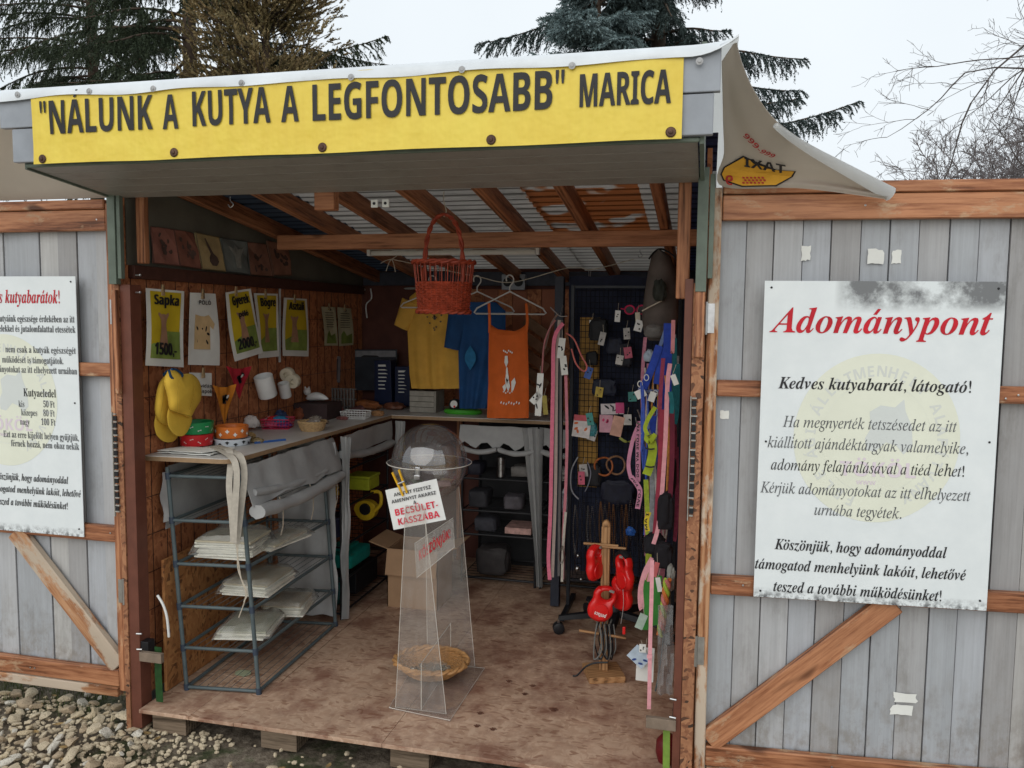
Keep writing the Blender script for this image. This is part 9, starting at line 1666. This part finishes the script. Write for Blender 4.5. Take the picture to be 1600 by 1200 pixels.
def fan(n, z0, z1, L0, L1, el=(-.1, .35), rnd=rr, azr=(0, 360)):
    return [(rnd.uniform(*azr), z0+(z1-z0)*(i+rnd.random())/n, (L0+(L1-L0)*i/n)*rnd.uniform(.75, 1.1), rnd.uniform(*el), rnd.uniform(.5, 1.2)) for i in range(n)]
def tb(u, y): p = at(u, 300, y=y); return (p.x, y, -.03)
# big dark spruce at left: trunk near photo x 310
bl = [(180, 3.85, 2.6, .34, .8), (184, 3.55, 2.3, .06, .7), (200, 3.5, 2.3, -.05, .5), (-160, 4.5, 2.5, .1, .9), (-10, 3.55, 2.2, .22, .25), (-5, 3.9, 2.3, .28, .4), (8, 4.3, 2.2, .2, .8), (-30, 3.4, 1.8, .12, .3), (170, 4.6, 2.0, .2, .8)]
spruce('spruce_tree', tb(300, 5.0), 'tall dark drooping spruce behind the left half of the roof', G1, bl+fan(46, 3.1, 5.4, 1.75, 1.2, (-.15, .4), azr=(140, 400)), .12, 8, 3, dens=1.25)
spruce('spruce_tree', tb(150, 6.6), 'dark spruce standing farther back beyond the left end of the roof', G1, fan(44, 3.3, 6.2, 2.3, 1.5, (-.1, .4)), .12, 8.5, 8, dens=1.1)
# rusty thuja in front of it
t = thing('thuja_tree', tb(420, 4.4), 'rusty yellow-green thuja between the spruce and the roof edge', 'tree'); b = V(*tb(420, 4.4)); fo, wo = MB(), MB(); r2 = random.Random(11)
MB().tube([b, b+V(.03, 0, 2), b+V(-.02, 0, 5.0)], .09, 9, taper=.02).build('trunk', bark, t, smooth=True)
for i in range(190):
    z = r2.uniform(2.9, 4.8); a = r2.uniform(0, 6.28); L_ = r2.uniform(.35, .95)*(1.15-.16*(z-2.7)); d_ = V(cos(a), sin(a)*.7, r2.uniform(.1, .8)).normalized(); p0 = b+V(0, 0, z-.25); wo.tube([p0, p0+d_*L_*.6, p0+d_*L_+V(0, 0, .06)], .008, 4, taper=.002)
    for j in range(24):
        s_ = r2.uniform(.3, 1); c = p0+d_*L_*s_+V(r2.gauss(0, .05), r2.gauss(0, .05), r2.gauss(0, .05)); up_ = (d_+V(r2.uniform(-.7, .7), r2.uniform(-.7, .7), r2.uniform(-.2, .9))).normalized(); sprig(fo, c, up_, r2.uniform(.06, .13), r2, 15, .0085)
wo.build('limbs', bark, t); fo.build('crown', G4, t)
# right: dark spruce, trunk near photo x 1025, and a silvery one in front
br = [(0, 4.0, 1.3, .22, .8), (-12, 3.5, 1.25, .06, .2), (4, 3.75, 1.3, .1, .5), (-5, 3.20, 1.75, .10, -.1), (-14, 2.95, 1.5, -.05, .2), (178, 4.0, 1.9, .2, .8), (188, 4.4, 1.7, .1, .7), (184, 3.3, 1.7, .1, -.05), (175, 3.7, 1.5, .15, .5)]
spruce('spruce_tree', tb(1022, 5.2), 'dark blue-green spruce with boughs reaching right past the roof corner', G2, br+fan(52, 3.3, 5.0, 1.0, .8, (-.1, .3), azr=(80, 460)), .11, 8, 21, dens=1.7)
spruce('blue_spruce', tb(930, 4.5), 'young silvery blue spruce peeking over the middle of the roof', G3, fan(90, 2.8, 4.6, .86, .3, (.1, .6)), .05, 4.6, 33, dens=2.6, hang=.25, r0=.01)
# bare tree at right: long thin twigs
def bare(name, base, label, seeds, mat, roots, thin=1.0):
    t = thing(name, base, label, 'tree'); r3 = random.Random(seeds); mb = MB()
    def grow(p, d_, L_, r_, dep):
        n = 6; pts = [p]; dd = d_.normalized()
        for i in range(n): dd = (dd+V(r3.gauss(0, .10), r3.gauss(0, .08), r3.gauss(0, .10)+.01)).normalized(); pts.append(pts[-1]+dd*L_/n)
        mb.tube(pts, r_, 4 if dep else 6, taper=max(.0014*thin, r_*.35))
        if dep < 4:
            for i in range((4 if thin < 2 else 5) if dep < 3 else 3):
                k = r3.randint(1, n); sd = V(r3.gauss(0, 1), r3.gauss(0, .7), r3.gauss(0, 1)).normalized(); grow(pts[k], dd*.9+sd*.75, L_*r3.uniform(.35, .62), max(.0016*thin, r_*.45), dep+1)
    for p, d_, L_, r_ in roots: grow(Vector(p), Vector(d_), L_, r_, 0)
    b = Vector(base); MB().tube([b+V(0, 0, -.05), b+V(.1, 0, 1.2 if thin > 2 else 2.2), b+V(.15, 0, 2.2 if thin > 2 else 5.5)], .13 if thin < 2 else .1, 10, taper=.04).build('trunk', bark, t, smooth=True); mb.build('branches', mat, t); return t
tw = plain('grey_twigs', (.10, .085, .08), .9, .3, 20)
p0 = at(1640, 60, y=5.5); b0 = (5.6, 5.7, -.03)
bare('bare_tree', b0, 'leafless tree with long thin branches reaching in from the right', 4, tw, [((5.62, 5.6, 4.9), (-.75, 0, -.62), 1.9, .018), ((5.6, 5.6, 4.5), (-1, 0, .03), 1.7, .014), ((5.6, 5.6, 3.7), (-1, 0, .05), 1.4, .014), ((5.6, 5.6, 5.2), (-.9, 0, -.15), 1.8, .014), ((5.6, 5.6, 3.4), (-.8, 0, -.35), 1.2, .012), ((5.6, 5.6, 4.1), (-.9, 0, -.25), 1.5, .012), ((5.7, 5.7, 3.0), (-.9, 0, .1), 1.0, .016)])
for k, (u, lb) in enumerate(((1500, 'distant leafless bush-like tree, left of the hazy group above the right door'), (1560, 'distant leafless tree in the middle of the hazy group above the right door'), (1620, 'distant leafless tree at the right edge above the door'))):
    p = at(u, 300, y=13+k); base = (p.x, 13+k, -.05); r4 = random.Random(k); roots = [((p.x+r4.uniform(-.2, .2), 13+k, r4.uniform(1.5, 3.0)), (r4.uniform(-.8, .8), r4.uniform(-.4, .4), r4.uniform(.6, 1.3)), r4.uniform(1.0, 1.6)*(1+.12*k), .022) for _ in range(16)]
    bare('bare_tree', base, lb, 40+k, plain('far_twigs_%d' % k, (.16, .14, .14), .9, .2, 10), roots, 2.2)
# ------------------------------------------------------------------ tidy up
bpy.context.view_layer.update()
